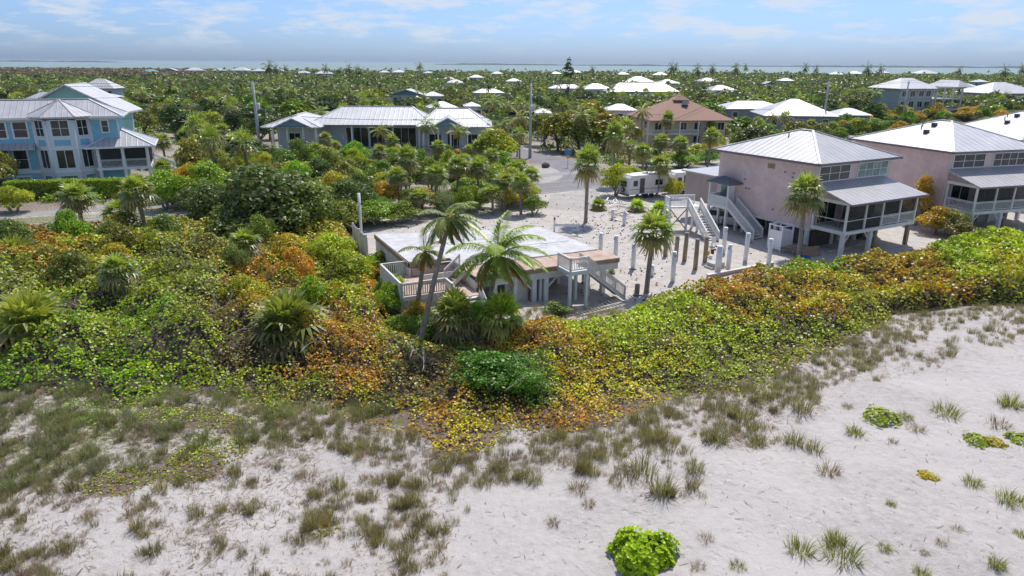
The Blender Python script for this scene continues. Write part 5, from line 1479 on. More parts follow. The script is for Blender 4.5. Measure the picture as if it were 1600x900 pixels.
# rubble and pebbles of broken concrete over the lot
rgn = np.random.default_rng(17); n = 5200
qx = rgn.uniform(600, 1240, n); qy = rgn.uniform(298, 480, n); P = np.array([at(a, b)[:] for a, b in zip(qx, qy)])
pr = np.where(np.hypot(qx - 950, (qy - 335) * 1.4) < 60, .8, .22); k = inpoly(P[:, 0], P[:, 1], LOT) & (rgn.random(n) < pr) & (P[:, 1] < np.interp(P[:, 0], RN[:, 0], RN[:, 1]) - 1); P = P[k]
V_, c_l = [], []
for p in P:
    s = rgn.uniform(.03, .13) ** 1.0; a = rgn.uniform(0, 6.28); ca, sa = math.cos(a) * s, math.sin(a) * s * rgn.uniform(.5, 1); h = s * rgn.uniform(.5, 1.1)
    b4 = [p + (ca, sa, 0), p + (-sa, ca, 0), p + (-ca, -sa, 0), p + (sa, -ca, 0)]; t4 = [p + (q - p) * .6 + (0, 0, h) for q in b4]
    for f in (t4, [b4[0], b4[1], t4[1], t4[0]], [b4[1], b4[2], t4[2], t4[1]], [b4[2], b4[3], t4[3], t4[2]], [b4[3], b4[0], t4[0], t4[3]]): V_ += f
    c0 = np.array([(.42, .40, .38), (.12, .10, .08), (.30, .25, .20), (.06, .05, .05)][rgn.integers(4)]); c_l += [c0] * 5
o = raw_mesh('rubble', np.array(V_), 4, np.array(c_l) * .65, M['grass']); tag(o, 'broken concrete and stones strewn over the sand lot', 'rubble', None, 'stuff')
# furniture on the porches
def porch_chair(loc, rz, lab_):
    o = empty('porch_chair', loc, rz, lab_, 'chair', 'dark chairs on the porches')
    m = MB(); m.box(-.3, .3, -.3, .3, .38, .46); m.build('seat', M['furn'], o)
    m = MB(); m.box(-.3, .3, .26, .32, .46, 1.05); m.build('backrest', M['furn'], o)
    for sx in (-1, 1):
        for sy in (-1, 1):
            m = MB(); m.box(sx * .26 - .03, sx * .26 + .03, sy * .26 - .03, sy * .26 + .03, 0, .38); m.build('leg', M['furn'], o)
for (x, y, lab_) in ((2.0, -1.6, 'dark chair behind the left screen bay of the nearest pink house porch'), (5.2, -1.8, 'dark chair behind the second screen bay of the nearest pink house porch'), (6.4, -1.2, 'dark chair deep in the middle of the nearest pink house porch')):
    porch_chair(tow((x, y), H1, A1, 2.452), A1 + 40 * x, lab_)

# clipped hedge in front of the blue house
ha, hbp = at(8, 317), at(292, 316)
ha = Vector((-64, 85.5, 0)); hbp = Vector((-42.5, 88.5, 0))
# ------------------------------------------------------------------ vegetation: leaves as separate small faces
def unit(a): return a / (np.linalg.norm(a, axis=-1, keepdims=True) + 1e-9)

def leaf_quads(rg, c, n, s, asp=0.62):
    """diamond leaves centred at c, normal n, half length s"""
    r = unit(rg.normal(size=c.shape))
    t = unit(np.cross(n, r)); b = np.cross(n, t)
    s = np.asarray(s).reshape(-1, 1)
    return np.stack([c + t * s, c + b * s * asp, c - t * s, c - b * s * asp], 1)

def crown(rg, lobes, n, size, jitter=0.22, up=0.35, shell=0.75, cluster=0, tint=0.25):
    """leaves spread through the outer volume of several lobes; returns quads and colours"""
    L = np.array(lobes, float)
    wts = L[:, 3] * L[:, 4]; wts /= wts.sum()
    k = rg.choice(len(L), n, p=wts)
    d = unit(rg.normal(size=(n, 3)))
    if cluster:
        cd = unit(rg.normal(size=(cluster, 3))); ci = rg.integers(0, cluster, n)
        d = unit(cd[ci] + rg.normal(size=(n, 3)) * 0.22)
    d[:, 2] = np.where(d[:, 2] < -0.35, -d[:, 2] * 0.6, d[:, 2])
    rad = shell + (1.06 - shell) * rg.random(n) ** 0.7
    # lumps: push leaves in and out by direction
    ph = np.sin(d[:, 0] * 7 + k * 1.7) * np.cos(d[:, 1] * 6 + k) * np.sin(d[:, 2] * 6 + 1)
    rad = rad * (1 + 0.16 * ph)
    c = L[k, :3] + d * L[k, 3:6] * rad[:, None] + rg.normal(size=(n, 3)) * jitter * size
    nr = unit(d * 0.7 + rg.normal(size=(n, 3)) * 0.55 + np.array([0, 0, up]))
    Q = leaf_quads(rg, c, nr, size * (0.7 + 0.6 * rg.random(n)))
    t = 1 + tint * rg.normal(size=n)
    lobe_t = 1 + 0.12 * rg.normal(size=len(L))
    t = np.clip(t * lobe_t[k], 0.45, 1.7)
    col = np.stack([t * (1 + 0.18 * rg.normal(size=n)), t, t * 0.9], 1)
    return Q, np.clip(col, 0.2, 2.2)

def mesh_data(name, Q, cols, mat):
    o = raw_mesh(name, Q.reshape(-1, 3), Q.shape[1], cols, mat)
    me = o.data; bpy.data.objects.remove(o); return me

def lobes_for(rg, R, Hc, z0, n, flat=0.8):
    out = [(0, 0, z0 + Hc * 0.5, R * 0.68, R * 0.68, Hc * 0.5)]
    for i in range(n):
        a = 2 * math.pi * i / n + rg.uniform(-.5, .5); r = R * rg.uniform(.4, .7)
        s = R * rg.uniform(.32, .5)
        out.append((math.cos(a) * r, math.sin(a) * r, z0 + Hc * rg.uniform(.3, .72), s, s, s * flat))
    for i in range(max(1, n // 3)):
        a = rg.uniform(0, 6.28); r = R * rg.uniform(0, .35); s = R * rg.uniform(.3, .42)
        out.append((math.cos(a) * r, math.sin(a) * r, z0 + Hc * rg.uniform(.75, .95), s, s, s * flat * .8))
    return out

def trunk_mesh(name, rg, H_, r0, limbs, mat, multi=1):
    m = MB()
    for s in range(multi):
        a = rg.uniform(0, 6.28); q = .25 * (multi > 1)
        bx, by = math.cos(a) * q, math.sin(a) * q
        m.tube([(bx, by, -.3), (bx * 2 + rg.uniform(-.15, .15), by * 2, H_ * .3), (bx * 3, by * 3 + rg.uniform(-.2, .2), H_ * .55)], [r0, r0 * .8, r0 * .6], 7)
    for (x, y, z) in limbs:
        m.tube([(x * .08, y * .08, H_ * .38), (x * .45, y * .45, (H_ * .4 + z) * .5 + .1), (x * .92, y * .92, z)], [r0 * .55, r0 * .38, r0 * .14], 5)
    me = m.mesh(name); me.materials.append(mat); return me

PROTO = {}
def broadleaf(key, seed, R, Hc, z0, nl, nleaf, size, trunk=True, flat=.8, cluster=0, bark='bark', tint=.25, multi=1):
    rg = np.random.default_rng(seed); lob = lobes_for(rg, R, Hc, z0, nl, flat)
    Q, c = crown(rg, lob, nleaf, size, tint=tint, cluster=cluster)
    me = mesh_data('crown', Q, c, M['leaf'])
    parts = [('crown', me)]
    if trunk:
        parts.append(('trunk', trunk_mesh('trunk', rg, z0 + Hc * .5, R * .055 + .05, [l[:3] for l in lob[1:7]], M[bark], multi)))
    PROTO[key] = parts

def frond_fan(rg, az, el, pet, rad, col, nseg=13, droop=.3):
    d = np.array([math.cos(az) * math.cos(el), math.sin(az) * math.cos(el), math.sin(el)])
    s = np.array([-math.sin(az), math.cos(az), 0])
    base = d * pet + np.array([0, 0, -.12 * pet * pet])
    f = unit(d + np.array([0, 0, -droop * .6]))
    Q = []; w = .028
    up = np.cross(f, s)
    Q.append([up * 0 + s * w, -s * w, base - s * w, base + s * w])
    for i in range(nseg):
        th = math.radians(-112 + 224 * i / (nseg - 1)) + rg.uniform(-.04, .04)
        v = f * math.cos(th) + s * math.sin(th)
        L = rad * (1 - .22 * abs(th) / 2) * rg.uniform(.85, 1.08)
        pw = unit(np.cross(v, up)) * rad * .072
        mid = base + v * L * .55 + up * .02
        tip = base + v * L * rg.uniform(.92, 1.08) + np.array([0, 0, -L * droop * rg.uniform(.3, 1.5)])
        Q.append([base - pw * .4, base + pw * .4, mid + pw, mid - pw])
        Q.append([mid - pw, mid + pw, tip + pw * .15, tip - pw * .15])
    Q = np.array(Q)
    c = np.tile(np.array(col), (len(Q), 1)) * (1 + .16 * rg.normal(size=(len(Q), 1)))
    return Q, np.clip(c, .01, 1)

def sabal(key, seed, H_, R=2.0, n=36, lean=.3, nseg=13, dead=8, r0=.19, brown=.74, green=(.125, .18, .045)):
    rg = np.random.default_rng(seed); Qs, Cs = [], []
    top = np.array([lean, lean * .3, H_])
    for i in range(n):
        az = i * 2.39996 + rg.uniform(-.2, .2); t = i / (n - 1)
        el = math.radians(84 - 118 * t ** 1.05 + rg.uniform(-9, 9))
        g = np.array(green) * (1.6 - .85 * t) * np.array([1.12 - .1 * t, 1, 1]) * rg.uniform(.7, 1.3)
        if t > brown or rg.random() < .08: g = g * .5 + np.array([.24, .19, .12]) * .6
        q, c = frond_fan(rg, az, el, R * .46 * rg.uniform(.85, 1.15), R * .56 * rg.uniform(.85, 1.15), g, nseg, .12 + .30 * t)
        Qs.append(q + top); Cs.append(c)
    for i in range(dead):
        az = rg.uniform(0, 6.28); el = math.radians(rg.uniform(-75, -40))
        q, c = frond_fan(rg, az, el, R * .26, R * .36, (.24, .18, .12), 9, .5)
        Qs.append(q + top - np.array([0, 0, .15])); Cs.append(c)
    me = mesh_data('crown', np.concatenate(Qs), np.concatenate(Cs), M['palm'])
    m = MB(); k = 7
    m.tube([(lean * (i / k) ** 1.6, lean * .3 * (i / k) ** 1.6, -.3 + (H_ + .3) * i / k) for i in range(k + 1)], [r0 * (1.25 if i == 0 else 1.0 - .12 * i / k + (.18 if i == k else 0)) for i in range(k + 1)], 10)
    if H_ > 1.2:      # old leaf boots below the crown
        for i in range(26):
            a = i * 2.4; z = H_ - .15 - .9 * i / 26; x0 = lean * (z / H_) ** 1.6
            m.beam((x0 + math.cos(a) * r0 * .7, lean * .3 * (z / H_) ** 1.6 + math.sin(a) * r0 * .7, z - .12), (x0 + math.cos(a) * r0 * 1.75, lean * .3 * (z / H_) ** 1.6 + math.sin(a) * r0 * 1.75, z + .16), .07, .03)
    tm = m.mesh('trunk'); tm.materials.append(M['palmbark'])
    PROTO[key] = [('crown', me), ('trunk', tm)]

def frond_feather(rg, az, el, L, npair, col, wind=.5, leaf=.62, hang=.55, lw=.03):
    d = np.array([math.cos(az) * math.cos(el), math.sin(az) * math.cos(el), math.sin(el)])
    pts = []; p = np.zeros(3); k = 12; v = d.copy()
    for i in range(k + 1):
        pts.append(p.copy()); v = unit(v + np.array([wind * .055, 0, -.115 - .035 * i / k])); p = p + v * L / k
    pts = np.array(pts); Q = []; C_ = []
    for i in range(k):
        a, b = pts[i], pts[i + 1]; t = unit(b - a); s = unit(np.cross(t, [0, 0, 1])); w = .03 * (1 - i / k) + .008
        Q.append([a - s * w, a + s * w, b + s * w, b - s * w]); C_.append(np.array([.30, .29, .11]))
        u_ = np.cross(s, t)
        Q.append([a - u_ * w, a + u_ * w, b + u_ * w, b - u_ * w]); C_.append(np.array([.26, .25, .10]))
    for j in range(npair):
        t_ = .14 + .86 * (j + .5) / npair; x = t_ * k; i = min(k - 1, int(x)); f = x - i
        a = pts[i] * (1 - f) + pts[i + 1] * f; t = unit(pts[i + 1] - pts[i]); s = unit(np.cross(t, [0, 0, 1]))
        ll = leaf * math.sin(math.pi * (.18 + .74 * t_)) * rg.uniform(.85, 1.1)
        for sg in (-1, 1):
            v1 = unit(s * sg * .85 + t * .62 + np.array([wind * .25, 0, -.1]) + rg.normal(size=3) * .06)
            v2 = unit(v1 + np.array([wind * .35, 0, -hang * rg.uniform(.8, 1.6)]))
            w = unit(np.cross(v1, [0, 0, 1])) * lw
            m_ = a + v1 * ll * .5; e = m_ + v2 * ll * .5
            Q.append([a - w * .6, a + w * .6, m_ + w, m_ - w]); Q.append([m_ - w, m_ + w, e + w * .15, e - w * .15])
            cc_ = np.array(col) * (1 + .15 * rg.normal()); C_ += [cc_, cc_ * (1.08)]
    return np.array(Q), np.clip(np.array(C_), .01, 1)

def coconut(key, seed, H_, L=2.9, n=20, lean=(.8, 0), npair=30, wind=.6, r0=.16, col=(.13, .19, .045), curve=1.7, spread=1.0, leaf=.62, lw=.03):
    rg = np.random.default_rng(seed); Qs, Cs = [], []
    top = np.array([lean[0], lean[1], H_])
    for i in range(n):
        az = i * 2.39996 + rg.uniform(-.2, .2); t = i / (n - 1)
        el = math.radians(80 - 105 * spread * t + rg.uniform(-8, 8))
        g = np.array(col) * (1.35 - .5 * t)
        if t > .85: g = np.array([.27, .19, .09])
        q, c = frond_feather(rg, az, el, L * rg.uniform(.85, 1.08) * (.75 + .25 * math.sin(math.pi * min(1, t + .25))), npair, g, wind, leaf, lw=lw)
        Qs.append(q + top); Cs.append(c)
    me = mesh_data('crown', np.concatenate(Qs), np.concatenate(Cs), M['palm'])
    m = MB(); k = 12
    P = [(lean[0] * (i / k) ** curve, lean[1] * (i / k) ** curve, -.3 + (H_ + .3) * i / k) for i in range(k + 1)]
    m.tube(P, [r0 * (1.5 if i == 0 else 1.15 - .35 * i / k) for i in range(k + 1)], 10)
    tm = m.mesh('trunk'); tm.materials.append(M['palmbark'])
    parts = [('crown', me), ('trunk', tm)]
    if r0 > .14:
        c_ = MB()
        for i in range(7):
            a = i * .9; c_.ball((top[0] + math.cos(a) * .24, top[1] + math.sin(a) * .24, H_ - .28 - .06 * (i % 3)), .11, .11, .14, 7, 5)
        cm = c_.mesh('fruit_cluster'); cm.materials.append(M['post_wood']); parts.append(('fruit_cluster', cm))
    PROTO[key] = parts

def place(key, name, loc, label, cat, group=None, col=(1, 1, 1), s=1.0, rz=0.0, sz=None, tilt=None):
    r = empty(name, loc, rz, label, cat, group)
    r.scale = (s, s, sz or s)
    if tilt: r.rotation_euler.x = tilt[0]; r.rotation_euler.y = tilt[1]
    for nm, me in PROTO[key]:
        o = bpy.data.objects.new(nm, me); C.objects.link(o); o.parent = r
        if nm in ('crown', 'foliage'): o.color = (*col, 1)
    return r

YG = (.27, .30, .035); GR = (.12, .20, .025); DG = (.052, .095, .025); OL = (.15, .165, .045); YO = (.36, .25, .04); OR = (.36, .17, .04); TAN = (.24, .20, .12)
LG = (.17, .26, .03)

for k_ in range(4):
    broadleaf(f'near{k_}', 100 + k_, 2.6, 3.9, .15, 9, 5600, .115, bark='twig', cluster=70, multi=3)
    broadleaf(f'mid{k_}', 120 + k_, 3.6, 4.6, 1.1, 9, 2100, .25, cluster=60)
for k_ in range(3):
    broadleaf(f'far{k_}', 140 + k_, 4.2, 4.8, 1.4, 8, 800, .44, cluster=40)
    broadleaf(f'bush{k_}', 160 + k_, 1.5, 1.5, .1, 5, 1700, .105, bark='twig', cluster=50, multi=4)
    sabal(f'sabal{k_}', 180 + k_, 4.6, lean=.25 * (k_ - 1))
    sabal(f'sabalfar{k_}', 190 + k_, 5.4, R=2.2, n=26, nseg=7, dead=6, lean=.3 * (k_ - 1))
    sabal(f'sabalbush{k_}', 200 + k_, .9, R=1.8, n=42, dead=16, lean=0, r0=.24, brown=.58)
    coconut(f'cocofar{k_}', 210 + k_, 7.6, L=3.1, n=19, npair=17, lean=(.5 * (k_ - 1), 0), wind=.7, r0=.13, leaf=.95, lw=.06)
sabal('saw0', 230, .35, R=1.15, n=34, dead=4, lean=0, r0=.14, green=(.16, .24, .03))

# ---- palms one can tell apart, each from its place in the photograph
def hgt(bx, by, ty):
    b_ = at(bx, by); return b_, zat(bx, ty, b_.y).z
NEARP = [  # base px, base py, crown centre py, key, scale of crown, label, col
    (915, 348, 258, 'sabal1', 'tall straight sabal palm standing alone on the sand lot'),
    (1010, 456, 362, 'sabal0', 'sabal palm with brown skirt among the pilings'),
    (1247, 404, 305, 'sabal2', 'leaning sabal palm in front of the nearest pink house wall'),
    (135, 383, 310, 'sabal0', 'sabal palm before the road on the far left, brown fronds hanging'),
    (196, 378, 330, 'sabal1', 'shorter front sabal palm of the roadside pair before the hedge'),
    (232, 382, 300, 'sabal2', 'taller rear sabal palm of the roadside pair before the hedge'),
    (635, 318, 250, 'sabal0', 'round-headed sabal palm in front of the swimming pool'),
    (683, 330, 276, 'sabal1', 'sabal palm with bright green top behind the white slab, left one'),
    (786, 330, 285, 'sabal2', 'sabal palm with bright green top behind the white slab, right one'),
    (715, 318, 262, 'sabal0', 'sabal palm between the two behind the white slab'),
    (957, 290, 215, 'sabal1', 'tall shaggy sabal palm at the road edge left of the trailer'),
    (1026, 308, 258, 'sabal2', 'leaning sabal palm in front of the white travel trailer'),
    (1004, 283, 238, 'sabal0', 'sabal palm just behind the white travel trailer'),
    (1060, 262, 225, 'sabal1', 'sabal palm by the road in front of the brown-roofed house, right one'),
    (1030, 262, 222, 'sabal2', 'sabal palm by the road in front of the brown-roofed house, left one'),
    (1040, 232, 188, 'sabal1', 'slim palm against the brown hip roof'),
    (1105, 262, 215, 'sabal0', 'sabal palm on the verge left of the nearest pink roof'),
    (750, 300, 258, 'sabal1', 'low sabal palm behind the yellow-green bushes by the road'),
    (805, 298, 262, 'sabal0', 'sabal palm beside the road at the left of the tall pole'),
    (260, 262, 222, 'sabal2', 'slim sabal palm right of the blue house porch'),
    (300, 262, 214, 'sabal1', 'sabal palm behind the big roadside sea grape tree'),
    (370, 262, 222, 'sabal0', 'sabal palm left of the tall concrete pole by the pool house'),
    (352, 240, 205, 'sabal1', 'sabal palm behind the pole by the pool house'),
]
rng = random.Random(77)
for bx, by, cy_, key, lab in NEARP:
    b_, h_ = hgt(bx, by, cy_)
    b_.z = gz(b_.x, b_.y)
    s_ = 1.08 if by > 340 else 1.0
    place(key, 'sabal_palm', b_, lab, 'palm tree', 'sabal palms near the houses', (1, 1, 1), s_, rng.uniform(0, 360), max(.5, h_ / 4.6))
for k_, (bx, by, r_, lab) in enumerate([
    (30, 420, 1.5, 'big dense fan palm clump at the far left edge above the sea grape'),
    (60, 550, 1.5, 'large tan-tipped fan palm clump low on the far left'),
    (455, 545, 1.6, 'dark fan palm clump with a shadowed hollow beneath it, left of the deck'),
    (712, 522, 1.12, 'shaggy fan palm in front of the deck stair, left of its brighter twin'),
    (783, 520, 1.08, 'bright topped fan palm at the right foot of the deck stair'),
    (543, 425, 1.0, 'small fan palm behind the orange bushes left of the plank fence'),
    (578, 425, .85, 'smaller fan palm against the plank fence'),
    (935, 320, .7, 'fan palm sapling at the sandy edge of the driveway')]):
    b_ = at(bx, by + 8, 0); b_.z = gz(b_.x, b_.y)
    place(f'sabalbush{k_ % 3}', 'fan_palm', b_, lab, 'palm', None, ((.8, .75, .75), (1.05, .95, .9), (.72, .68, .7), (1.05, .95, .95), (1.35, 1.4, .95), (1.0, 1.05, .8), (1.0, 1.1, .8), (1, 1, .8))[k_], r_, k_ * 50, r_ * (1.15 if by > 450 else .9))
for k_, (bx, by, s_, lab) in enumerate([(1000, 495, .7, 'small bright saw palmetto in the sea grape right of the deck'), (650, 495, .6, 'small palmetto at the foot of the deck wall'), (1030, 338, 1.4, 'low palmetto clump on the bed behind the loose stair'), (995, 330, 1.2, 'low palmetto clump on the bed before the trailer'), (955, 425, .35, 'tiny fan palm seedling beside the deck stair')]):
    b_ = at(bx, by, .6 if by > 480 else 0)
    place('saw0', 'saw_palmetto', b_, lab, 'palmetto', None, (1, 1, 1), s_, 30 * k_)
# coconut palms by the deck
b_ = at(757, 520); b_.z = 0
t_ = zat(779, 400, b_.y - .3)
coconut('cocoA', 300, t_.z, L=3.7, n=28, lean=(t_.x - b_.x, -.3), npair=58, wind=.8, col=(.17, .24, .045), curve=1.25, leaf=.85, lw=.035)
place('cocoA', 'coconut_palm', b_, 'large bright coconut palm bending its fronds to the right over the deck', 'palm tree')
b_ = at(655, 542); t_ = zat(703, 342, b_.y + .4)
coconut('cocoB', 301, t_.z, L=2.5, n=20, lean=(t_.x - b_.x, .4), npair=44, wind=.9, col=(.12, .16, .045), curve=1.15, spread=1.2, lw=.034)
place('cocoB', 'coconut_palm', b_, 'tallest dark coconut palm leaning right across the white slab', 'palm tree')
b_ = at(648, 505); t_ = zat(664, 394, b_.y)
coconut('cocoC', 302, t_.z, L=1.9, n=15, lean=(t_.x - b_.x, 0), npair=38, wind=.5, col=(.15, .17, .055), curve=1.1, spread=1.2, leaf=.5)
place('cocoC', 'coconut_palm', b_, 'slimmer coconut palm with drooping fronds left of the tallest one', 'palm tree')
for k_, (bx, by, cy_, lab, s_) in enumerate([
    (601, 252, 205, 'windblown feather palm before the glass wall of the pool house', .85), (667, 252, 196, 'tall feather palm between the wings of the pool house', .9), (714, 252, 205, 'windblown feather palm before the right wing of the pool house', .85),
    (658, 134, 103, 'tallest coconut palm on the skyline above the pool house', 1.6), (784, 246, 196, 'coconut palm right of the pool house', 1.0), (808, 245, 185, 'coconut palm beside the tall side road pole', 1.0),
    (1002, 240, 175, 'tall green feather palm at the left corner of the brown roof', .85),
    (430, 262, 232, 'small feather palm at the pool house wing', .6), (470, 250, 222, 'small feather palm beside the swimming pool wing', .6),
    (320, 255, 218, 'bright feather palm behind the hedge end', .8), (640, 300, 262, 'feather palm in the thicket below the swimming pool', .7),
    (290, 240, 215, 'pale feather palm right of the blue house stair', .8)]):
    b_, h_ = hgt(bx, by, cy_)
    place(f'cocofar{k_ % 3}', 'coconut_palm', b_, lab, 'palm tree', 'feather palms about the pool house and skyline', ((1.2, 1.05, 1.2), (1, 1, 1), (1.3, 1.1, 1.4))[k_ % 3], s_, rng.uniform(-40, 40), max(.4, h_ / 7.6))

# ---- shrubs and small trees one can tell apart (px of crown centre, base py, width px, crown colour, key, label)
SHR = [
    (22, 300, 332, 62, 2.9, YG, 'near0', 'yellow-green small tree at the far left edge of the hedge'),
    (330, 272, 322, 92, 5.2, LG, 'near1', 'tall leafy green tree with a straight edge at the end of the hedge'),
    (300, 268, 318, 60, 4.6, YO, 'near2', 'orange and green sea grape crown beside the hedge end'),
    (430, 300, 372, 185, 7.2, (.10, .135, .06), 'near3', 'big dark grey-green tree mass in the middle left'),
    (395, 345, 385, 130, 4.2, (.10, .14, .05), 'near0', 'dark green bushy tree below the big grey-green one'),
    (488, 330, 376, 120, 5.6, (.13, .17, .05), 'near1', 'speckled green tree right of the big dark one'),
    (335, 330, 366, 100, 5.0, (.09, .125, .05), 'near2', 'dark tree whose bare branches reach over the road verge'),
    (500, 225, 262, 78, 3.6, YG, 'near1', 'flat-topped yellow-green windswept tree before the pool'),
    (525, 275, 320, 100, 3.4, OL, 'near2', 'grey feathery leaning tree below the swimming pool'),
    (565, 300, 345, 80, 3.2, (.17, .20, .04), 'near3', 'olive bush behind the plank fence'),
    (600, 285, 325, 70, 3.0, YO, 'near0', 'orange-yellow bush below the swimming pool, left one'),
    (655, 290, 325, 60, 2.6, YO, 'near1', 'orange-yellow bush below the swimming pool, right one'),
    (590, 320, 352, 76, 2.6, LG, 'near2', 'green bush between the white post and the slab'),
    (735, 282, 312, 74, 2.8, LG, 'near3', 'yellow-green bush behind the coconut palms'),
    (820, 282, 322, 50, 3.4, YG, 'near0', 'upright yellow-green bush at the left edge of the driveway'),
    (835, 310, 335, 42, 2.2, (.14, .2, .05), 'near1', 'grey-green bush at the left edge of the driveway'),
    (775, 262, 300, 56, 3.6, (.2, .26, .04), 'near2', 'tall green bush beside the foot of the tall pole'),
    (700, 245, 280, 60, 2.2, YO, 'near3', 'orange-tinged bush in front of the pool house terrace'),
    (660, 240, 275, 54, 2.2, LG, 'near0', 'green bush in front of the pool terrace'),
    (610, 262, 300, 66, 2.8, YG, 'near1', 'lime bush in front of the swimming pool'),
    (960, 262, 306, 52, 4.0, YG, 'near2', 'round-leaved yellow-green sea grape at the rear of the trailer'),
    (985, 255, 292, 46, 3.0, YG, 'near3', 'lime sea grape along the road behind the trailer'),
    (1052, 284, 310, 34, 2.6, (.3, .3, .03), 'bush0', 'yellow leafy shrub between the two travel trailers'),
    (1068, 240, 262, 58, 2.6, LG, 'near0', 'bright green bush on the road verge left of the pink roof'),
    (1015, 240, 262, 58, 3.0, LG, 'near1', 'bright green bush across the road from the trailer'),
    (1480, 345, 368, 60, 2.6, OL, 'near2', 'olive bush between the first and second pink houses'),
    (1430, 275, 352, 42, 5.4, YO, 'near3', 'orange-leaved tree in the gap between the pink houses'),
    (1462, 340, 366, 60, 2.8, YO, 'near0', 'orange sea grape bush beside the nearest pink house porch'),
    (1500, 360, 375, 60, 2.0, (.14, .13, .05), 'near1', 'dull brownish bush before the second pink house'),
    (790, 472, 490, 30, .9, GR, 'bush1', 'small green bush at the foot of the deck posts'),
    (870, 475, 492, 50, .8, (.12, .17, .05), 'bush2', 'low green bush in front of the deck posts'),
    (765, 580, 612, 130, 2.0, (.065, .15, .02), 'near2', 'dark green rounded bush standing out in the orange and yellow thicket'),
    (822, 600, 624, 84, 1.5, (.09, .19, .02), 'near3', 'fresh green bush at the lower right of the dark green one'),
    (690, 505, 530, 40, 1.2, (.2, .24, .12), 'bush0', 'pale grey-green bush under the leaning palms'),
]
for px_, cy_, by, w_, h_, col, key, lab in SHR:
    b_ = at(px_, by); b_.z = gz(b_.x, b_.y)
    R0, H0 = {'n': (2.6, 4.0), 'b': (1.5, 1.6)}[key[0]]
    s_ = w_ * b_.y / FPX / 2 / (R0 * .98)
    place(key, 'tree' if h_ > 3.3 else 'shrub', b_, lab, 'tree' if h_ > 3.3 else 'shrub', None, tuple(c * 1.0 for c in col), s_, (px_ * 13) % 360, h_ / H0)

# scrub and young trees filling the ground between the slab, the road and the dune thicket
def fill_zone(poly, n, seed, hr, wr, lab, group, cols, gap=2.0, palms=.12):
    rgf = random.Random(seed); pts = []
    xs_ = [p[0] for p in poly]; ys_ = [p[1] for p in poly]; t = 0
    while len(pts) < n and t < 5000:
        t += 1; px_, py_ = rgf.uniform(min(xs_), max(xs_)), rgf.uniform(min(ys_), max(ys_))
        if not inpoly(np.array([px_]), np.array([py_]), poly)[0]: continue
        b_ = at(px_, py_)
        if any((b_.x - c.x) ** 2 + (b_.y - c.y) ** 2 < gap ** 2 for c in pts): continue
        yr_ = float(np.interp(b_.x, RN[:, 0], RN[:, 1]))
        if yr_ - 1.5 < b_.y < yr_ + 9.2 or yr_ + 11 < b_.y < yr_ + 15.5: continue
        pts.append(b_)
    for k, b_ in enumerate(pts):
        ci = rgf.randrange(len(cols)); (col, cn) = cols[ci]; h_ = rgf.uniform(*hr); w_ = rgf.uniform(*wr)
        if rgf.random() < palms:
            place(f'sabal{k % 3}', 'sabal_palm', b_, f'young sabal palm {lab}', 'palm tree', group, (1, 1, 1), .85, rgf.uniform(0, 360), rgf.uniform(.55, .95)); continue
        sz_ = 'tall' if h_ > (hr[0] + hr[1]) / 2 else 'low'
        place(f'near{k % 4}', 'shrub', b_, f'{sz_} {cn} shrub {lab}', 'shrub', group, tuple(c * rgf.uniform(.85, 1.15) for c in col), w_ / 2.6, rgf.uniform(0, 360), h_ / 4.0)
FC = [(LG, 'fresh green'), (YG, 'yellow-green'), (OL, 'olive'), (YO, 'orange-tinged'), ((.12, .16, .05), 'grey-green'), (GR, 'green')]
fill_zone([(575, 352), (578, 300), (600, 262), (700, 258), (812, 275), (838, 305), (820, 335), (760, 342), (690, 346)], 48, 11, (1.8, 4.4), (1.5, 2.6), 'behind the white slab', 'shrubs between slab and road', FC, 2.3, .25)
fill_zone([(250, 352), (262, 300), (330, 290), (420, 282), (560, 262), (575, 300), (566, 368), (500, 352), (440, 348), (370, 348)], 34, 12, (2.6, 5.4), (1.9, 3.1), 'left of the plank fence', 'shrubs left of the plank fence', [((.09, .12, .05), 'dark grey-green'), (OL, 'olive'), (LG, 'fresh green'), ((.12, .16, .05), 'grey-green'), (YG, 'yellow-green')], 2.8, .14)
fill_zone([(572, 430), (600, 420), (640, 500), (700, 515), (745, 520), (740, 540), (640, 540), (590, 480)], 15, 16, (1.1, 2.3), (.9, 1.6), 'against the deck skirt', 'shrubs against the deck', FC, 1.4, .0)
fill_zone([(20, 400), (200, 395), (420, 405), (560, 420), (540, 500), (330, 500), (100, 520)], 26, 18, (2.3, 3.9), (1.3, 2.2), 'rising from the left thicket', 'shrubs rising from the left thicket', [(LG, 'fresh green'), (YG, 'yellow-green'), (OL, 'olive'), ((.14, .17, .06), 'grey-green'), (YO, 'orange-tinged')], 4.2, .1)
fill_zone([(400, 262), (400, 244), (560, 250), (770, 252), (765, 268), (640, 262), (480, 272)], 22, 13, (1.5, 3.0), (1.4, 2.4), 'before the pool house', 'shrubs before the pool house', FC, 3.0, .2)
fill_zone([(1090, 262), (1110, 228), (1200, 218), (1330, 208), (1420, 212), (1330, 222), (1180, 226), (1130, 250)], 20, 14, (2.4, 4.2), (1.8, 3.0), 'behind the pink house roofs', 'shrubs behind the pink houses', FC, 4.0, .3)

fill_zone([(1300, 212), (1330, 200), (1400, 190), (1470, 188), (1600, 185), (1640, 190), (1640, 215), (1560, 206), (1440, 192), (1350, 212)], 44, 15, (3.2, 5.4), (2.4, 3.8), 'behind the second pink roof', 'shrubs behind the second pink roof', FC + [(YO, 'orange-tinged')], 5.0, .2)

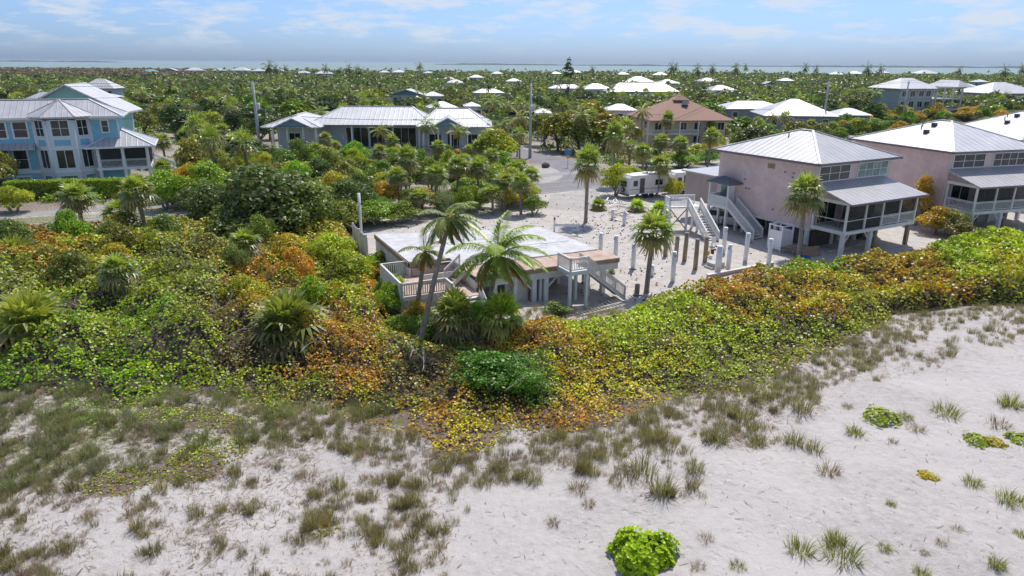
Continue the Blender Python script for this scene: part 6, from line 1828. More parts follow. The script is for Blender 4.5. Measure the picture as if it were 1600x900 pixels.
# clipped hedge
rg = np.random.default_rng(9)
hl = Vector((-64.5, 86.0, 0)); hr = Vector((-42.6, 90.0, 0)); hd = (hr - hl); hL = hd.length
hroot = empty('hedge', hl, math.degrees(math.atan2(hd.y, hd.x)), 'long clipped bright green hedge in front of the blue house', 'hedge')
m = MB(); m.box(0.1, hL - .1, 0.1, 1.7, 0, 2.15); m.build('hedge_core', M['hedgeveg'], hroot)
n = 15000
u = rg.random(n); f = rg.random(n)
x = rg.random(n) * hL; top = f < .4; front = (f >= .4) & (f < .85)
y = np.where(top, rg.random(n) * 1.9, np.where(front, rg.normal(0, .06, n), 1.8)); z = np.where(top, 2.25 + rg.normal(0, .07, n), rg.random(n) * 2.3)
z += .12 * (vnoise(x * .8, y, 3) - .5); y += .2 * (vnoise(x * .7, z * .7, 5) - .5)
nr = np.where(top[:, None], [[0, 0, 1.0]], np.where(front[:, None], [[0, -1.0, .2]], [[0, 1.0, .2]])) + rg.normal(size=(n, 3)) * .5
Q = leaf_quads(rg, np.stack([x, y, z], 1), unit(nr), .11 + .06 * rg.random(n))
tt = .7 + .6 * rg.random(n) + .35 * (vnoise(x * .5, z, 8) - .5)
raw_mesh('foliage', Q.reshape(-1, 3), 4, np.stack([.17 * tt, .25 * tt, .022 * tt], 1), M['leaf'], hroot)
# ------------------------------------------------------------------ sea grape thicket along the dune
CLS = {'O': (.44, .21, .025), 'Y': (.50, .38, .025), 'L': (.36, .42, .02), 'G': (.17, .29, .015), 'D': (.08, .20, .015), 'B': (.17, .11, .07), 'K': (.25, .28, .035), 'E': (.19, .20, .06)}
SEEDS = [(20, 400, 'K'), (60, 385, 'O'), (120, 400, 'O'), (150, 420, 'K'), (200, 400, 'L'), (240, 430, 'K'), (300, 420, 'E'), (330, 440, 'K'), (370, 430, 'O'), (420, 420, 'O'), (470, 430, 'K'), (510, 440, 'L'),
 (540, 440, 'K'), (560, 465, 'L'), (590, 460, 'O'), (610, 440, 'O'), (620, 480, 'K'), (610, 500, 'K'), (20, 450, 'E'), (100, 450, 'K'), (170, 460, 'K'), (100, 480, 'G'), (60, 500, 'K'), (170, 500, 'K'), (220, 490, 'G'), (280, 470, 'K'), (340, 480, 'B'), (320, 520, 'L'), (400, 470, 'O'), (390, 500, 'B'),
 (400, 520, 'B'), (420, 560, 'B'), (360, 545, 'B'), (150, 540, 'G'), (220, 540, 'G'), (60, 590, 'G'), (120, 580, 'G'), (20, 600, 'G'), (200, 590, 'G'), (260, 560, 'L'), (320, 570, 'L'), (300, 600, 'L'), (350, 590, 'L'), (250, 600, 'G'), (390, 590, 'K'), (450, 590, 'O'), (430, 610, 'K'), (500, 470, 'O'), (480, 430, 'K'),
 (520, 520, 'O'), (560, 530, 'O'), (600, 540, 'O'), (560, 500, 'O'), (520, 570, 'O'), (580, 580, 'O'), (540, 610, 'O'), (600, 620, 'K'), (500, 620, 'E'), (640, 540, 'K'), (640, 600, 'B'), (660, 560, 'B'), (690, 570, 'B'), (640, 640, 'O'), (680, 640, 'O'), (700, 610, 'O'),
 (745, 560, 'D'), (780, 575, 'D'), (820, 580, 'D'), (790, 610, 'D'), (750, 600, 'D'), (850, 600, 'G'), (830, 620, 'G'), (720, 660, 'Y'), (690, 680, 'Y'), (760, 670, 'Y'), (740, 690, 'Y'), (660, 660, 'O'), (800, 650, 'O'), (860, 640, 'O'), (900, 640, 'O'), (940, 650, 'O'), (820, 520, 'O'), (860, 510, 'O'), (790, 530, 'O'), (880, 545, 'O'), (920, 560, 'Y'), (870, 580, 'Y'),
 (930, 600, 'Y'), (980, 600, 'Y'), (900, 610, 'O'), (950, 560, 'O'), (960, 520, 'L'), (900, 500, 'L'), (1000, 500, 'L'), (1000, 560, 'L'), (1000, 625, 'Y'), (1050, 500, 'L'), (1040, 550, 'Y'), (1080, 470, 'L'), (1070, 560, 'L'), (1100, 520, 'L'), (1100, 590, 'L'), (1060, 590, 'E'), (1150, 560, 'E'), (1150, 520, 'L'), (1200, 500, 'L'), (1130, 455, 'O'), (1170, 445, 'O'), (1180, 470, 'O'), (1220, 450, 'Y'),
 (1250, 480, 'O'), (1280, 470, 'O'), (1230, 520, 'E'), (1270, 510, 'L'), (1300, 500, 'K'), (1330, 490, 'K'), (1240, 415, 'G'), (1280, 418, 'G'), (1320, 412, 'G'), (1260, 435, 'O'), (1300, 445, 'Y'), (1350, 450, 'K'), (1340, 425, 'O'), (1380, 430, 'O'), (1420, 420, 'O'), (1400, 450, 'Y'), (1440, 460, 'Y'), (1480, 440, 'O'), (1450, 410, 'O'), (1500, 410, 'L'), (1480, 385, 'G'), (1520, 390, 'L'),
 (1560, 370, 'L'), (1600, 370, 'L'), (1560, 400, 'Y'), (1600, 420, 'Y'), (1540, 440, 'Y'), (1500, 465, 'E'), (1420, 480, 'E'), (1560, 465, 'K'), (1600, 460, 'L'), (1530, 420, 'L'), (1650, 400, 'Y')]
SP = np.array([(a, b * 1.6) for a, b, c in SEEDS], float); SCc = np.array([CLS[c] for a, b, c in SEEDS])

def thick_height(x, y, sd):
    n_e = (fbm(x * .45, y * .45, 121, 3) - .5) * 2.6
    px0 = px_of(np.stack([x, y, np.full(x.shape, .8)], -1).reshape(-1, 3)).reshape(x.shape + (2,))
    sea = np.clip((px0[..., 1] - (470 + np.clip((900 - px0[..., 0]) / 900, 0, 1) * 60)) / 60, 0, 1)      # the seaward flank slopes, the landward one is steep
    wdt = 1.5 + 6.0 * sea
    e = np.clip((sd + n_e * sea * .8) / wdt, 0.02, 1); e = e * (2 - e) * (1 - sea) + e ** 1.15 * sea
    px = px_of(np.stack([x, y, np.full(x.shape, .8)], -1).reshape(-1, 3))[:, 0].reshape(x.shape)
    base = 0.75 + 1.15 * fbm(x * .16 + 9, y * .16, 61, 2) + .5 * np.clip((620 - px) / 300, 0, 1)
    big = (vnoise(x * .42, y * .42, 63) - .35) * (1.1 + .9 * np.clip((660 - px) / 200, 0, 1))
    lump = np.abs(vnoise(x * 1.15, y * 1.15, 65) - .5) * -.9 + .25
    small = (vnoise(x * 2.3, y * 2.3, 67) - .5) * .42 + (vnoise(x * 4.6, y * 4.6, 68) - .5) * .2
    return e * (base + big + lump + small).clip(.18) + .04 + small * .4 * (1 - e)

def leaf_colour(rg, P):
    q = px_of(P); q = q + np.stack([(fbm(P[:, 0] * .5, P[:, 1] * .5, 71, 4) - .5) * 130, (fbm(P[:, 0] * .5, P[:, 1] * .5, 75, 4) - .5) * 80], 1)
    q[:, 1] *= 1.6; q += rg.normal(size=q.shape) * 9
    out = np.zeros((len(P), 3))
    for s in range(0, len(P), 20000):
        d = ((q[s:s + 20000, None, :] - SP[None]) ** 2).sum(-1)
        w = 1 / (d + 60) ** 1.6; w /= w.sum(1, keepdims=True)
        cw = w.cumsum(1); r = rg.random((len(cw), 1)); i = (cw < r).sum(1).clip(0, len(SP) - 1)
        out[s:s + 20000] = SCc[i] * .75 + (w @ SCc) * .25
    mixg = vnoise(P[:, 0] * 1.4, P[:, 1] * 1.4, 151) + .4 * rg.normal(size=len(P)) * .5 > .74
    out[mixg] = out[mixg] * .35 + np.array(CLS['L']) * .6
    t = 1 + .26 * rg.normal(size=(len(P), 1))
    out = out * np.clip(t, .5, 1.6) * (.72 + .6 * vnoise(P[:, 0] * .9, P[:, 1] * .9, 157))[:, None]
    hue = rg.random(len(P))
    out[hue < .022] = (.50, .45, .32)      # pale colour on a few leaves stands in for glints of light
    out[hue > .95] = (.16, .09, .05)
    return np.clip(out, .01, .8)

def thicket(name, label, poly, dens, seed, clip=None, hscale=1.0, lsz=1.0, hidden_px=0, cat='bushes'):
    rg = np.random.default_rng(seed)
    P = np.array(poly); lo, hi = P.min(0), P.max(0)
    if clip: lo = np.maximum(lo, clip[:2]); hi = np.minimum(hi, clip[2:])
    A = (hi[0] - lo[0]) * (hi[1] - lo[1]); n = int(A * dens * 1.8)
    x = rg.uniform(lo[0], hi[0], n); y = rg.uniform(lo[1], hi[1], n)
    k = inpoly(x, y, poly); x, y = x[k], y[k]
    # thin out with distance, larger leaves there
    dist = np.hypot(x, y); keep = rg.random(len(x)) < np.clip(36 / dist, .35, 1); x, y, dist = x[keep], y[keep], dist[keep]
    sd = polydist(x, y, poly)
    z = thick_height(x, y, sd) * hscale
    e = .12; gx_ = (thick_height(x + e, y, sd) - thick_height(x - e, y, sd)) / (2 * e) * hscale; gy_ = (thick_height(x, y + e, sd) - thick_height(x, y - e, sd)) / (2 * e) * hscale
    gm = np.sqrt(1 + np.minimum(gx_ ** 2 + gy_ ** 2, 6)); kp = rg.random(len(x)) < .5 * gm
    x, y, dist, sd, z, gx_, gy_ = (v[kp] for v in (x, y, dist, sd, z, gx_, gy_))
    dep = rg.random(len(x)) ** 2.2 * .55
    zz = near_dune(x, y) + np.maximum(z - dep * np.clip(z, .2, 1), .04)
    nr = unit(np.stack([-gx_ * .8, -gy_ * .8, np.ones_like(x)], 1) + rg.normal(size=(len(x), 3)) * .55)
    c = np.stack([x, y, zz], 1)
    # open patches where only twigs show, ragged seaward edge
    rag = (sd < .25 + 1.5 * vnoise(x * .8, y * .8, 131)) & (rg.random(len(x)) < .5) & (px_of(c)[:, 1] > 520)
    gap = vnoise(x * .55 + 3, y * .55, 81) + .35 * vnoise(x * 2.1, y * 2.1, 83)
    px = px_of(c)[:, 0]
    thr = np.where(px < 640, .92, 1.14)
    clump = vnoise(x * 1.9 + zz * 1.5, y * 1.9 - zz, 161) * .6 + vnoise(x * 4.2, y * 4.2 + zz * 3, 163) * .4
    thin = rg.random(len(x)) > np.clip(.30 + 2.4 * (clump - .30), 0, 1)
    ok = ((gap < thr) | (rg.random(len(x)) < .22)) & ~rag & ~thin
    c, nr, dist = c[ok], nr[ok], dist[ok]
    r = unit(rg.normal(size=c.shape)); t = unit(np.cross(nr, r)); b = np.cross(nr, t)
    s = lsz * ((.046 + .034 * rg.random(len(c))) * np.clip(dist / 38, .9, 1.9) ** .8)[:, None]
    a = [2 * math.pi * j / 6 for j in range(6)]
    V6 = np.stack([c + t * s * math.cos(q) * 1.05 + b * s * math.sin(q) * .95 + nr * s * (.12 if j % 3 else -.12) for j, q in enumerate(a)], 1)
    cols = leaf_colour(rg, c)
    root = empty(name, (0, 0, 0), 0, label, cat, None, 'stuff')
    raw_mesh('leaves', V6.reshape(-1, 3), 6, cols, M['thicket'], root)
    # dark sheet for the twigs and the shade seen through leaf gaps
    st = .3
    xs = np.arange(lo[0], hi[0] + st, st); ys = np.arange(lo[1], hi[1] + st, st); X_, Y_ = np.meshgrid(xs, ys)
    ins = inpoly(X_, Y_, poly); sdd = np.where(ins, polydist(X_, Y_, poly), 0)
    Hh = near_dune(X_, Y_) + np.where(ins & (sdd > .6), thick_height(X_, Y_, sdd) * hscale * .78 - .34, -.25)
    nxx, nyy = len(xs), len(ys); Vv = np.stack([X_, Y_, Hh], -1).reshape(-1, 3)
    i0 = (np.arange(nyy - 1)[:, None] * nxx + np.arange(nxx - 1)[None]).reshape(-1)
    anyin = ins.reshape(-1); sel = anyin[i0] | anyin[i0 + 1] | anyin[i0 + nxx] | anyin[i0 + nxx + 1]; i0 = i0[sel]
    me = bpy.data.meshes.new('twig_shade_mass'); F = np.stack([i0, i0 + 1, i0 + nxx + 1, i0 + nxx], 1)
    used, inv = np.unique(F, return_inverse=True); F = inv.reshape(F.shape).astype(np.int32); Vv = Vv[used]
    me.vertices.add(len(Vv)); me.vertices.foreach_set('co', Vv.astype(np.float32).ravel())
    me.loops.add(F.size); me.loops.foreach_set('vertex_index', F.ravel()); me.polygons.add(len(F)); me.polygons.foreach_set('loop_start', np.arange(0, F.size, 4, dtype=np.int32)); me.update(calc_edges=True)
    me.materials.append(M['twigshade']); o = bpy.data.objects.new('twig_shade_mass', me); C.objects.link(o); adopt(o, root)
    # grey twigs standing up through it
    nt = int(A * .9); x = rg.uniform(lo[0], hi[0], nt); y = rg.uniform(lo[1], hi[1], nt); k = inpoly(x, y, poly); x, y = x[k], y[k]
    g_ = vnoise(x * .55 + 3, y * .55, 81); px = px_of(np.stack([x, y, x * 0 + .5], 1))[:, 0]
    k = (g_ > np.where(px < 640, .5, .68)); x, y = x[k], y[k]
    sd = polydist(x, y, poly); zt_ = near_dune(x, y) + thick_height(x, y, sd) * hscale
    Lb = rg.uniform(.3, 1.0, len(x)); d = unit(np.stack([rg.normal(size=len(x)), rg.normal(size=len(x)), np.abs(rg.normal(size=len(x))) * .5], 1))
    a0 = np.stack([x, y, zt_ - .25], 1); b0 = a0 + d * Lb[:, None]; m0 = (a0 + b0) / 2 + rg.normal(size=a0.shape) * .07
    w = unit(np.cross(d, rg.normal(size=d.shape))) * (.008 + .012 * rg.random(len(x)))[:, None]; w2 = np.cross(unit(d), w)
    Q = [np.stack([a0 - w, a0 + w, m0 + w * .8, m0 - w * .8], 1), np.stack([m0 - w * .8, m0 + w * .8, b0 + w * .3, b0 - w * .3], 1), np.stack([a0 - w2, a0 + w2, m0 + w2 * .8, m0 - w2 * .8], 1), np.stack([m0 - w2 * .8, m0 + w2 * .8, b0 + w2 * .3, b0 - w2 * .3], 1)]
    Q = np.concatenate(Q); tt = .8 + .4 * rg.random(len(Q))
    raw_mesh('twigs', Q.reshape(-1, 3), 4, np.stack([.36 * tt, .32 * tt, .28 * tt], 1), M['grass'], root)
    return len(c)

def twigshade_mat():
    m, nt, b = nmat('twig_shade_mass')
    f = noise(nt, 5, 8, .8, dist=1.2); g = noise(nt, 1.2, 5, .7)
    c = mixc(nt, rng_ramp(nt, f, .38, .66), (.035, .026, .018), (.15, .115, .08))  # twig browns kept dark so the leaf gaps read as shade
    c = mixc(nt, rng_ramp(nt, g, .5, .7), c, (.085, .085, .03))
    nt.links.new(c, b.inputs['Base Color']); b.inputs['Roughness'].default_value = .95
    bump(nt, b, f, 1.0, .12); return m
M['twigshade'] = twigshade_mat()
n1 = thicket('sea_grape_thicket', 'mass of sea grape bushes in green, yellow and orange covering the dune from edge to edge', THICK_A, 165, 5)
thicket('dune_vine_patch', 'low bright yellow-green creeper patch spread over the sand at lower left', SUBPATCH[0], 300, 6, hscale=.45, lsz=.72)
thicket('dune_vine_patch', 'thin yellow-green creeper patch under the grey twigs on the left', SUBPATCH[1], 240, 7, hscale=.4, lsz=.72)
for k_, (pl_, lb_) in enumerate((([(60, 640), (120, 625), (190, 640), (200, 665), (130, 690), (70, 675)], 'dull green creeper patch at the far left of the grassy belt'), ([(400, 600), (440, 615), (470, 640), (430, 660), (385, 640)], 'lime creeper patch at the foot of the orange bushes'), ([(310, 665), (380, 668), (400, 700), (350, 722), (300, 700)], 'lime creeper tongue right of the bigger patch'), ([(480, 790), (520, 785), (530, 825), (500, 850), (480, 830)], 'small yellow-green creeper among the tufts near the bottom'), ([(1150, 600), (1200, 590), (1240, 600), (1200, 625), (1150, 620)], 'creeper patch at the sandy foot of the lime bushes'))):
    thicket('dune_vine_patch', lb_, W(pl_, .1), 240, 20 + k_, hscale=.4, lsz=.72)

# dead branches lying over the thicket, each its own
def dead_branch(p, rz, L_, seed, lab, rise=.5):
    rg = random.Random(seed); m = MB()
    def limb(a, d, l, r, dep):
        pts = [a]; v = Vector(d)
        for i in range(5):
            v = (v + Vector((rg.uniform(-.25, .25), rg.uniform(-.25, .25), rg.uniform(-.15, .2)))).normalized(); pts.append(pts[-1] + v * (l / 5))
        m.tube(pts, [r * (1 - .16 * i) for i in range(6)], 5)
        if dep:
            for i in (2, 3, 4):
                limb(pts[i], (v + Vector((rg.uniform(-1, 1), rg.uniform(-1, 1), rg.uniform(0, .7)))).normalized(), l * .5, r * .55, dep - 1)
    limb(Vector((0, 0, 0)), Vector((math.cos(rz), math.sin(rz), rise)), L_, .022 + .013 * L_, 2)
    o = m.build('dead_branch', M['twig']); o.location = p; tag(o, lab, 'branch', 'grey dead branches in the thicket'); return o
BR = [(320, 395, 2.6, 'over the orange leaves below the big dark tree'), (225, 420, 1.8, 'in the middle of the left thicket'), (130, 480, 1.6, 'near the left fan palm clump'), (312, 495, 2.2, 'beside the dead brown hollow on the left'), (350, 528, 2.0, 'lying across the dead brown hollow'),
      (285, 440, 1.5, 'above the dead brown hollow'), (70, 400, 1.6, 'in the bare bush by the far left palm clump'), (350, 460, 1.6, 'left of the dark fan palm clump'), (400, 440, 1.8, 'above the dark fan palm clump'), (470, 550, 1.4, 'under the dark fan palm clump'), (585, 500, 1.4, 'before the deck wall'),
      (640, 560, 1.5, 'under the leaning coconut palms, upper one'), (660, 580, 1.3, 'under the leaning coconut palms, lower one'), (790, 610, 1.2, 'poking from the dark green bush'), (290, 620, 2.6, 'long one lying on the grass at left'), (340, 270, 2.8, 'reaching out of the tall tree at the hedge end'), (350, 310, 2.6, 'in the dark tree by the road verge'),
      (540, 240, 3.2, 'rising from the leaning grey tree, left one'), (500, 262, 3.2, 'rising from the leaning grey tree, right one'), (400, 270, 2.4, 'in front of the concrete pole'), (150, 455, 1.3, 'small one in the green leaves on the left'), (210, 470, 1.3, 'small one right of the green leaves'), (430, 400, 1.8, 'above the orange leaves in the middle left'), (572, 372, 1.6, 'bare one against the plank fence')]
for k, (px_, py_, L_, w_) in enumerate(BR):
    p_ = at(px_, py_, 1.6 if py_ > 380 else 2.4)
    if py_ > 610: p_ = at(px_, py_, .2)
    dead_branch(p_, random.Random(k).uniform(-.6, 3.6), L_, k, 'grey dead branch ' + w_, .35 if py_ > 380 else .8)

# ------------------------------------------------------------------ the round bright bush on the sand, and small beach plants
def rosette_bush(rg, R, H_, nros, per, size, col):
    Q = []; Cc = []
    d = unit(rg.normal(size=(nros, 3))); d[:, 2] = np.abs(d[:, 2]) * .9 + .05
    rad = (.78 + .3 * rg.random(nros)); ang = np.arctan2(d[:, 1], d[:, 0]); rad *= 1 + .13 * np.sin(ang * 3 + 1) + .08 * np.sin(ang * 7)
    c = d * np.array([R, R * .85, H_]) * rad[:, None]
    for i in range(nros):
        ax = unit(d[i] + np.array([0, 0, .6])); a = unit(np.cross(ax, rg.normal(size=3))); b = np.cross(ax, a); sh = rg.uniform(.75, 1.25)
        for j in range(per):
            t = 2 * math.pi * j / per + rg.uniform(-.3, .3); v = unit(a * math.cos(t) + b * math.sin(t) + ax * rg.uniform(.15, .9)); s = size * rg.uniform(.8, 1.2); w = unit(np.cross(v, ax)) * s * .3
            Q.append([c[i], c[i] + v * s * .65 + w, c[i] + v * s, c[i] + v * s * .65 - w]); Cc.append(np.array(col) * sh * rg.uniform(.8, 1.2))
    return np.array(Q), np.clip(np.array(Cc), .01, .8)
rg = np.random.default_rng(31)
b_ = at(1003, 872); b_.z = gz(b_.x, b_.y)
bb = empty('green_bush', b_, 0, 'round bright green bush standing alone on the bare sand', 'bush')
Q, cc_ = rosette_bush(rg, 1.12, .92, 900, 11, .115, (.26, .37, .015)); raw_mesh('foliage', Q.reshape(-1, 3), 4, cc_, M['leaf'], bb)
m = MB(); m.ball((0, 0, .1), .85, .7, .6, 14, 8); m.build('stem_mass', M['twigshade'], bb)
Q, cc_ = rosette_bush(rg, .5, .26, 170, 8, .07, (.22, .26, .045)); ms = mesh_data('foliage', Q, cc_, M['leaf']); PROTO['plantA'] = [('foliage', ms)]
def tuft(rg, n, R, H_, spread, w, cols):
    Q = []; Cc = []
    for i in range(n):
        a = rg.uniform(0, 6.283); r = R * rg.random() ** .6; p = np.array([math.cos(a) * r, math.sin(a) * r, -.03]); l = H_ * rg.uniform(.55, 1.15)
        ld = np.array([math.cos(a + rg.normal() * .5), math.sin(a + rg.normal() * .5), 0]) * spread * (r / R * .7 + .3) * rg.uniform(.4, 1.4)
        m_ = p + (np.array([0, 0, 1]) + ld * .5) * l * .55; e = m_ + unit(np.array([.12, 0, .75]) + ld * 1.5 + rg.normal(size=3) * .12) * l * .5
        wv = unit(np.cross([0, 0, 1.0], [math.cos(a * 3), math.sin(a * 3), 0])) * w * rg.uniform(.7, 1.3)
        Q.append([p - wv, p + wv, m_ + wv * .8, m_ - wv * .8]); Q.append([m_ - wv * .8, m_ + wv * .8, e + wv * .1, e - wv * .1])
        c = np.array(cols[rg.integers(len(cols))]) * rg.uniform(.7, 1.3); Cc += [c * .8, c]
    return np.array(Q), np.clip(np.array(Cc), .01, .8)
GC = [(.25, .245, .135), (.20, .205, .10), (.30, .275, .18), (.16, .175, .075), (.23, .21, .145)]
DRY = [(.24, .19, .155), (.29, .23, .18), (.18, .14, .12), (.33, .28, .23)]
FRESH = [(.20, .25, .06), (.25, .28, .08), (.15, .19, .05), (.30, .27, .13)]
TUFT = {}
for k_ in range(6):
    rg = np.random.default_rng(400 + k_)
    for nm, cols, hh, sp_, nn in (('grass', GC, .52, .55, 150), ('dry', DRY, .34, .9, 110), ('fresh', FRESH, .36, .95, 170)):
        Q, cc_ = tuft(rg, nn, .26 + .05 * (k_ % 3), hh * (1 + .15 * (k_ % 2)), sp_, .0085, cols)
        TUFT[nm, k_] = (Q, cc_); PROTO[f'{nm}{k_}'] = [('foliage', mesh_data('foliage', Q, cc_, M['grass']))]
def single(key, name, loc, lab, cat, group, s, rz, col=(1, 1, 1), sz=None):
    o = bpy.data.objects.new(name, PROTO[key][0][1]); C.objects.link(o); o.location = loc; o.rotation_euler = (0, 0, rz); o.scale = (s, s, sz or s); o.color = (*col, 1)
    return tag(o, lab, cat, group)
# plants standing apart on the open sand (px, py of base, width px)
SPARSE = [(1337, 676, 40, 'fresh', 'olive tuft'), (1376, 652, 58, 'plant', 'bright green low plant'), (1480, 645, 50, 'fresh', 'grey-green sprawling tuft'), (1578, 632, 52, 'fresh', 'olive green tuft'), (1415, 652, 30, 'fresh', 'small green tuft'), (1432, 668, 34, 'dry', 'small grey-green tuft'),
 (1528, 688, 44, 'plant', 'bright green creeper'), (1553, 692, 34, 'plant2', 'yellow-green creeper'), (1592, 688, 40, 'plant', 'green plant at the right edge'), (1450, 742, 30, 'plant2', 'yellow-green small plant'), (1520, 754, 38, 'fresh', 'grey-green tuft'), (1580, 782, 46, 'fresh', 'olive tuft with a twig'), (1393, 788, 22, 'fresh', 'little green tuft'),
 (1248, 868, 52, 'fresh', 'round green tuft'), (1316, 872, 66, 'fresh', 'largest round green tuft'), (1304, 850, 44, 'fresh', 'upper lobe tuft'), (1382, 858, 28, 'fresh', 'small green tuft'), (1102, 850, 28, 'dry', 'thin tan tuft'), (865, 818, 30, 'dry', 'purple-grey dry tuft'), (1440, 896, 30, 'fresh', 'low green tuft'), (1152, 896, 28, 'fresh', 'green tuft at the lower edge'),
 (1556, 890, 38, 'fresh', 'green tuft in the lower right corner'), (1595, 835, 26, 'fresh', 'green tuft cut by the right edge'), (1494, 832, 20, 'dry', 'tiny dry tuft'), (1445, 865, 22, 'dry', 'thin dry tuft'), (1470, 853, 22, 'dry', 'little grey tuft'), (1560, 665, 40, 'dry', 'grey sprawling dry tuft'), (1090, 893, 30, 'dry', 'grey dry tuft'), (1395, 690, 20, 'dry', 'faint dry sprig'), (1640, 700, 40, 'fresh', 'green tuft beyond the right edge'),
 (1325, 633, 26, 'dry', 'short dry tuft'), (1240, 690, 40, 'grass', 'brownish tuft'), (1270, 700, 38, 'grass', 'broad brownish tuft'), (1295, 740, 50, 'dry', 'sprawling tuft with long twigs'), (1252, 642, 44, 'grass', 'upright olive tuft'), (1160, 650, 44, 'grass', 'dense olive tuft'), (1185, 692, 40, 'grass', 'yellowish olive tuft'), (1120, 690, 50, 'grass', 'broad olive tuft'),
 (1000, 740, 60, 'grass', 'large spreading olive tuft'), (1035, 775, 60, 'grass', 'long brown-olive tuft'), (1085, 740, 40, 'grass', 'round olive tuft'), (975, 750, 50, 'dry', 'brown sprawling tuft'), (905, 765, 50, 'dry', 'loose brown tuft'), (835, 750, 34, 'grass', 'olive tuft'), (755, 755, 34, 'grass', 'upright brown-olive tuft'), (920, 790, 30, 'dry', 'thin brown tuft')]
for k, (px_, py_, w_, ty, lab) in enumerate(SPARSE):
    p_ = at(px_, py_); p_.z = gz(p_.x, p_.y)
    wm = w_ * math.hypot(p_.y, 17) * .95 / FPX
    where = ['low on the open sand', 'on the open sand at far right', 'on the bare sand left of centre right', 'at the thicket side of the open sand'][0 if py_ > 780 else 1 if px_ > 1360 else 3 if py_ < 720 else 2]
    where = {0: 'low on the open sand', 1: 'on the open sand toward the right', 3: 'on the sand near the thicket', 2: 'amid the bare sand'}[0 if py_ > 780 else 1 if px_ > 1360 else 3 if py_ < 720 else 2]
    fine = f'{lab} {where}'
    if ty.startswith('plant'): single('plantA', 'beach_plant', p_, fine, 'plant', 'plants on the open sand', wm / 1.0, k * 1.3, (1.0, 1.05, .8) if ty == 'plant' else (1.7, 1.2, .8), wm * .8)
    else: single(f'{ty}{k % 6}', 'beach_grass_tuft', p_, fine, 'grass tuft', 'tufts on the open sand', wm / .85, k * 1.1, (1, 1, 1), wm / .95)

# ------------------------------------------------------------------ dune grass: the largest tufts one by one, the rest as one stand
def in_px(q, poly): return inpoly(q[:, 0], q[:, 1], poly)
ZA = [(-60, 612), (110, 612), (250, 612), (400, 610), (440, 640), (560, 645), (650, 690), (740, 700), (730, 800), (700, 860), (690, 960), (-60, 960)]
ZB = [(640, 680), (780, 690), (880, 662), (960, 655), (1005, 630), (1080, 605), (1160, 598), (1225, 570), (1290, 560), (1280, 640), (1200, 700), (1080, 700), (1100, 780), (1000, 790), (950, 760), (860, 730), (760, 770), (700, 780)]
ZC = [(1280, 545), (1330, 520), (1380, 480), (1400, 470), (1450, 470), (1600, 465), (1660, 465), (1660, 540), (1500, 545), (1470, 575), (1360, 600), (1300, 590)]
ZD = [(1380, 500), (1240, 540), (1180, 590), (1100, 590), (1060, 540), (1150, 520), (1250, 510), (1330, 480)]
ZE = [(-60, 600), (430, 610), (600, 600), (640, 640), (560, 650), (470, 640), (420, 700), (350, 715), (240, 735), (120, 750), (-60, 790)]
rg = np.random.default_rng(88)
n = 26000
qx = rg.uniform(-60, 1660, n); qy = rg.uniform(440, 960, n)
P = np.array([at(a, b)[:] for a, b in zip(qx, qy)]); q = np.stack([qx, qy], 1)
# weigh samples by ground area so that density is per square metre
area_w = (P[:, 1] / 26.0) ** 2.6
cl = fbm(P[:, 0] * .55, P[:, 1] * .55, 91, 4); cl2 = vnoise(P[:, 0] * 1.3, P[:, 1] * 1.3, 93)
dens = np.zeros(n)
a_ = in_px(q, ZA); dens[a_] = (.16 + 1.15 * np.clip((cl[a_] - .42) * 4, 0, 1)) * .30
a_ = in_px(q, ZB); dens[a_] = (.05 + 1.1 * np.clip((cl[a_] - .46) * 5, 0, 1)) * .24
a_ = in_px(q, ZC); dens[a_] = (.08 + 1.2 * np.clip((cl[a_] - .42) * 4, 0, 1)) * .14
a_ = in_px(q, ZD); dens[a_] = np.maximum(dens[a_], .10 * (cl[a_] > .45))
a_ = in_px(q, ZE); dens[a_] = np.maximum(dens[a_], .10 + .5 * np.clip((cl[a_] - .42) * 4, 0, 1))
sdp = polydist(P[:, 0], P[:, 1], THICK_A); edge_ = (sdp < 2.6) & ~inpoly(P[:, 0], P[:, 1], THICK_A) & (q[:, 1] > 480)
dens[edge_] = np.maximum(dens[edge_], .38)
for sp_ in SUBPATCH: dens[inpoly(P[:, 0], P[:, 1], sp_)] *= .08
keep = rg.random(n) < dens * np.clip(area_w, 0, 5) * 1.15
P, q, cl, cl2 = P[keep], q[keep], cl[keep], cl2[keep]
sz = rg.uniform(.28, .88, len(P)) * (.7 + .65 * cl2) * np.where(in_px(q, ZE), 1.0, .92)
ZEm = in_px(q, ZE)
show = sz / np.hypot(P[:, 1], 17)
order = np.argsort(-show)
def zone(px_, py_):
    v = 'lower' if py_ > 800 else 'middle' if py_ > 700 else 'upper'
    h = ('far left' if px_ < 180 else 'left' if px_ < 420 else 'left-centre' if px_ < 640 else 'centre' if px_ < 860 else 'right-centre' if px_ < 1160 else 'right')
    return v, h
LANDH = {'far left': 'below the far left bushes', 'left': 'by the left creeper patch', 'left-centre': 'below the orange bushes', 'centre': 'below the yellow bushes', 'right-centre': 'below the lime bushes', 'right': 'before the pink houses'}
nind = 245
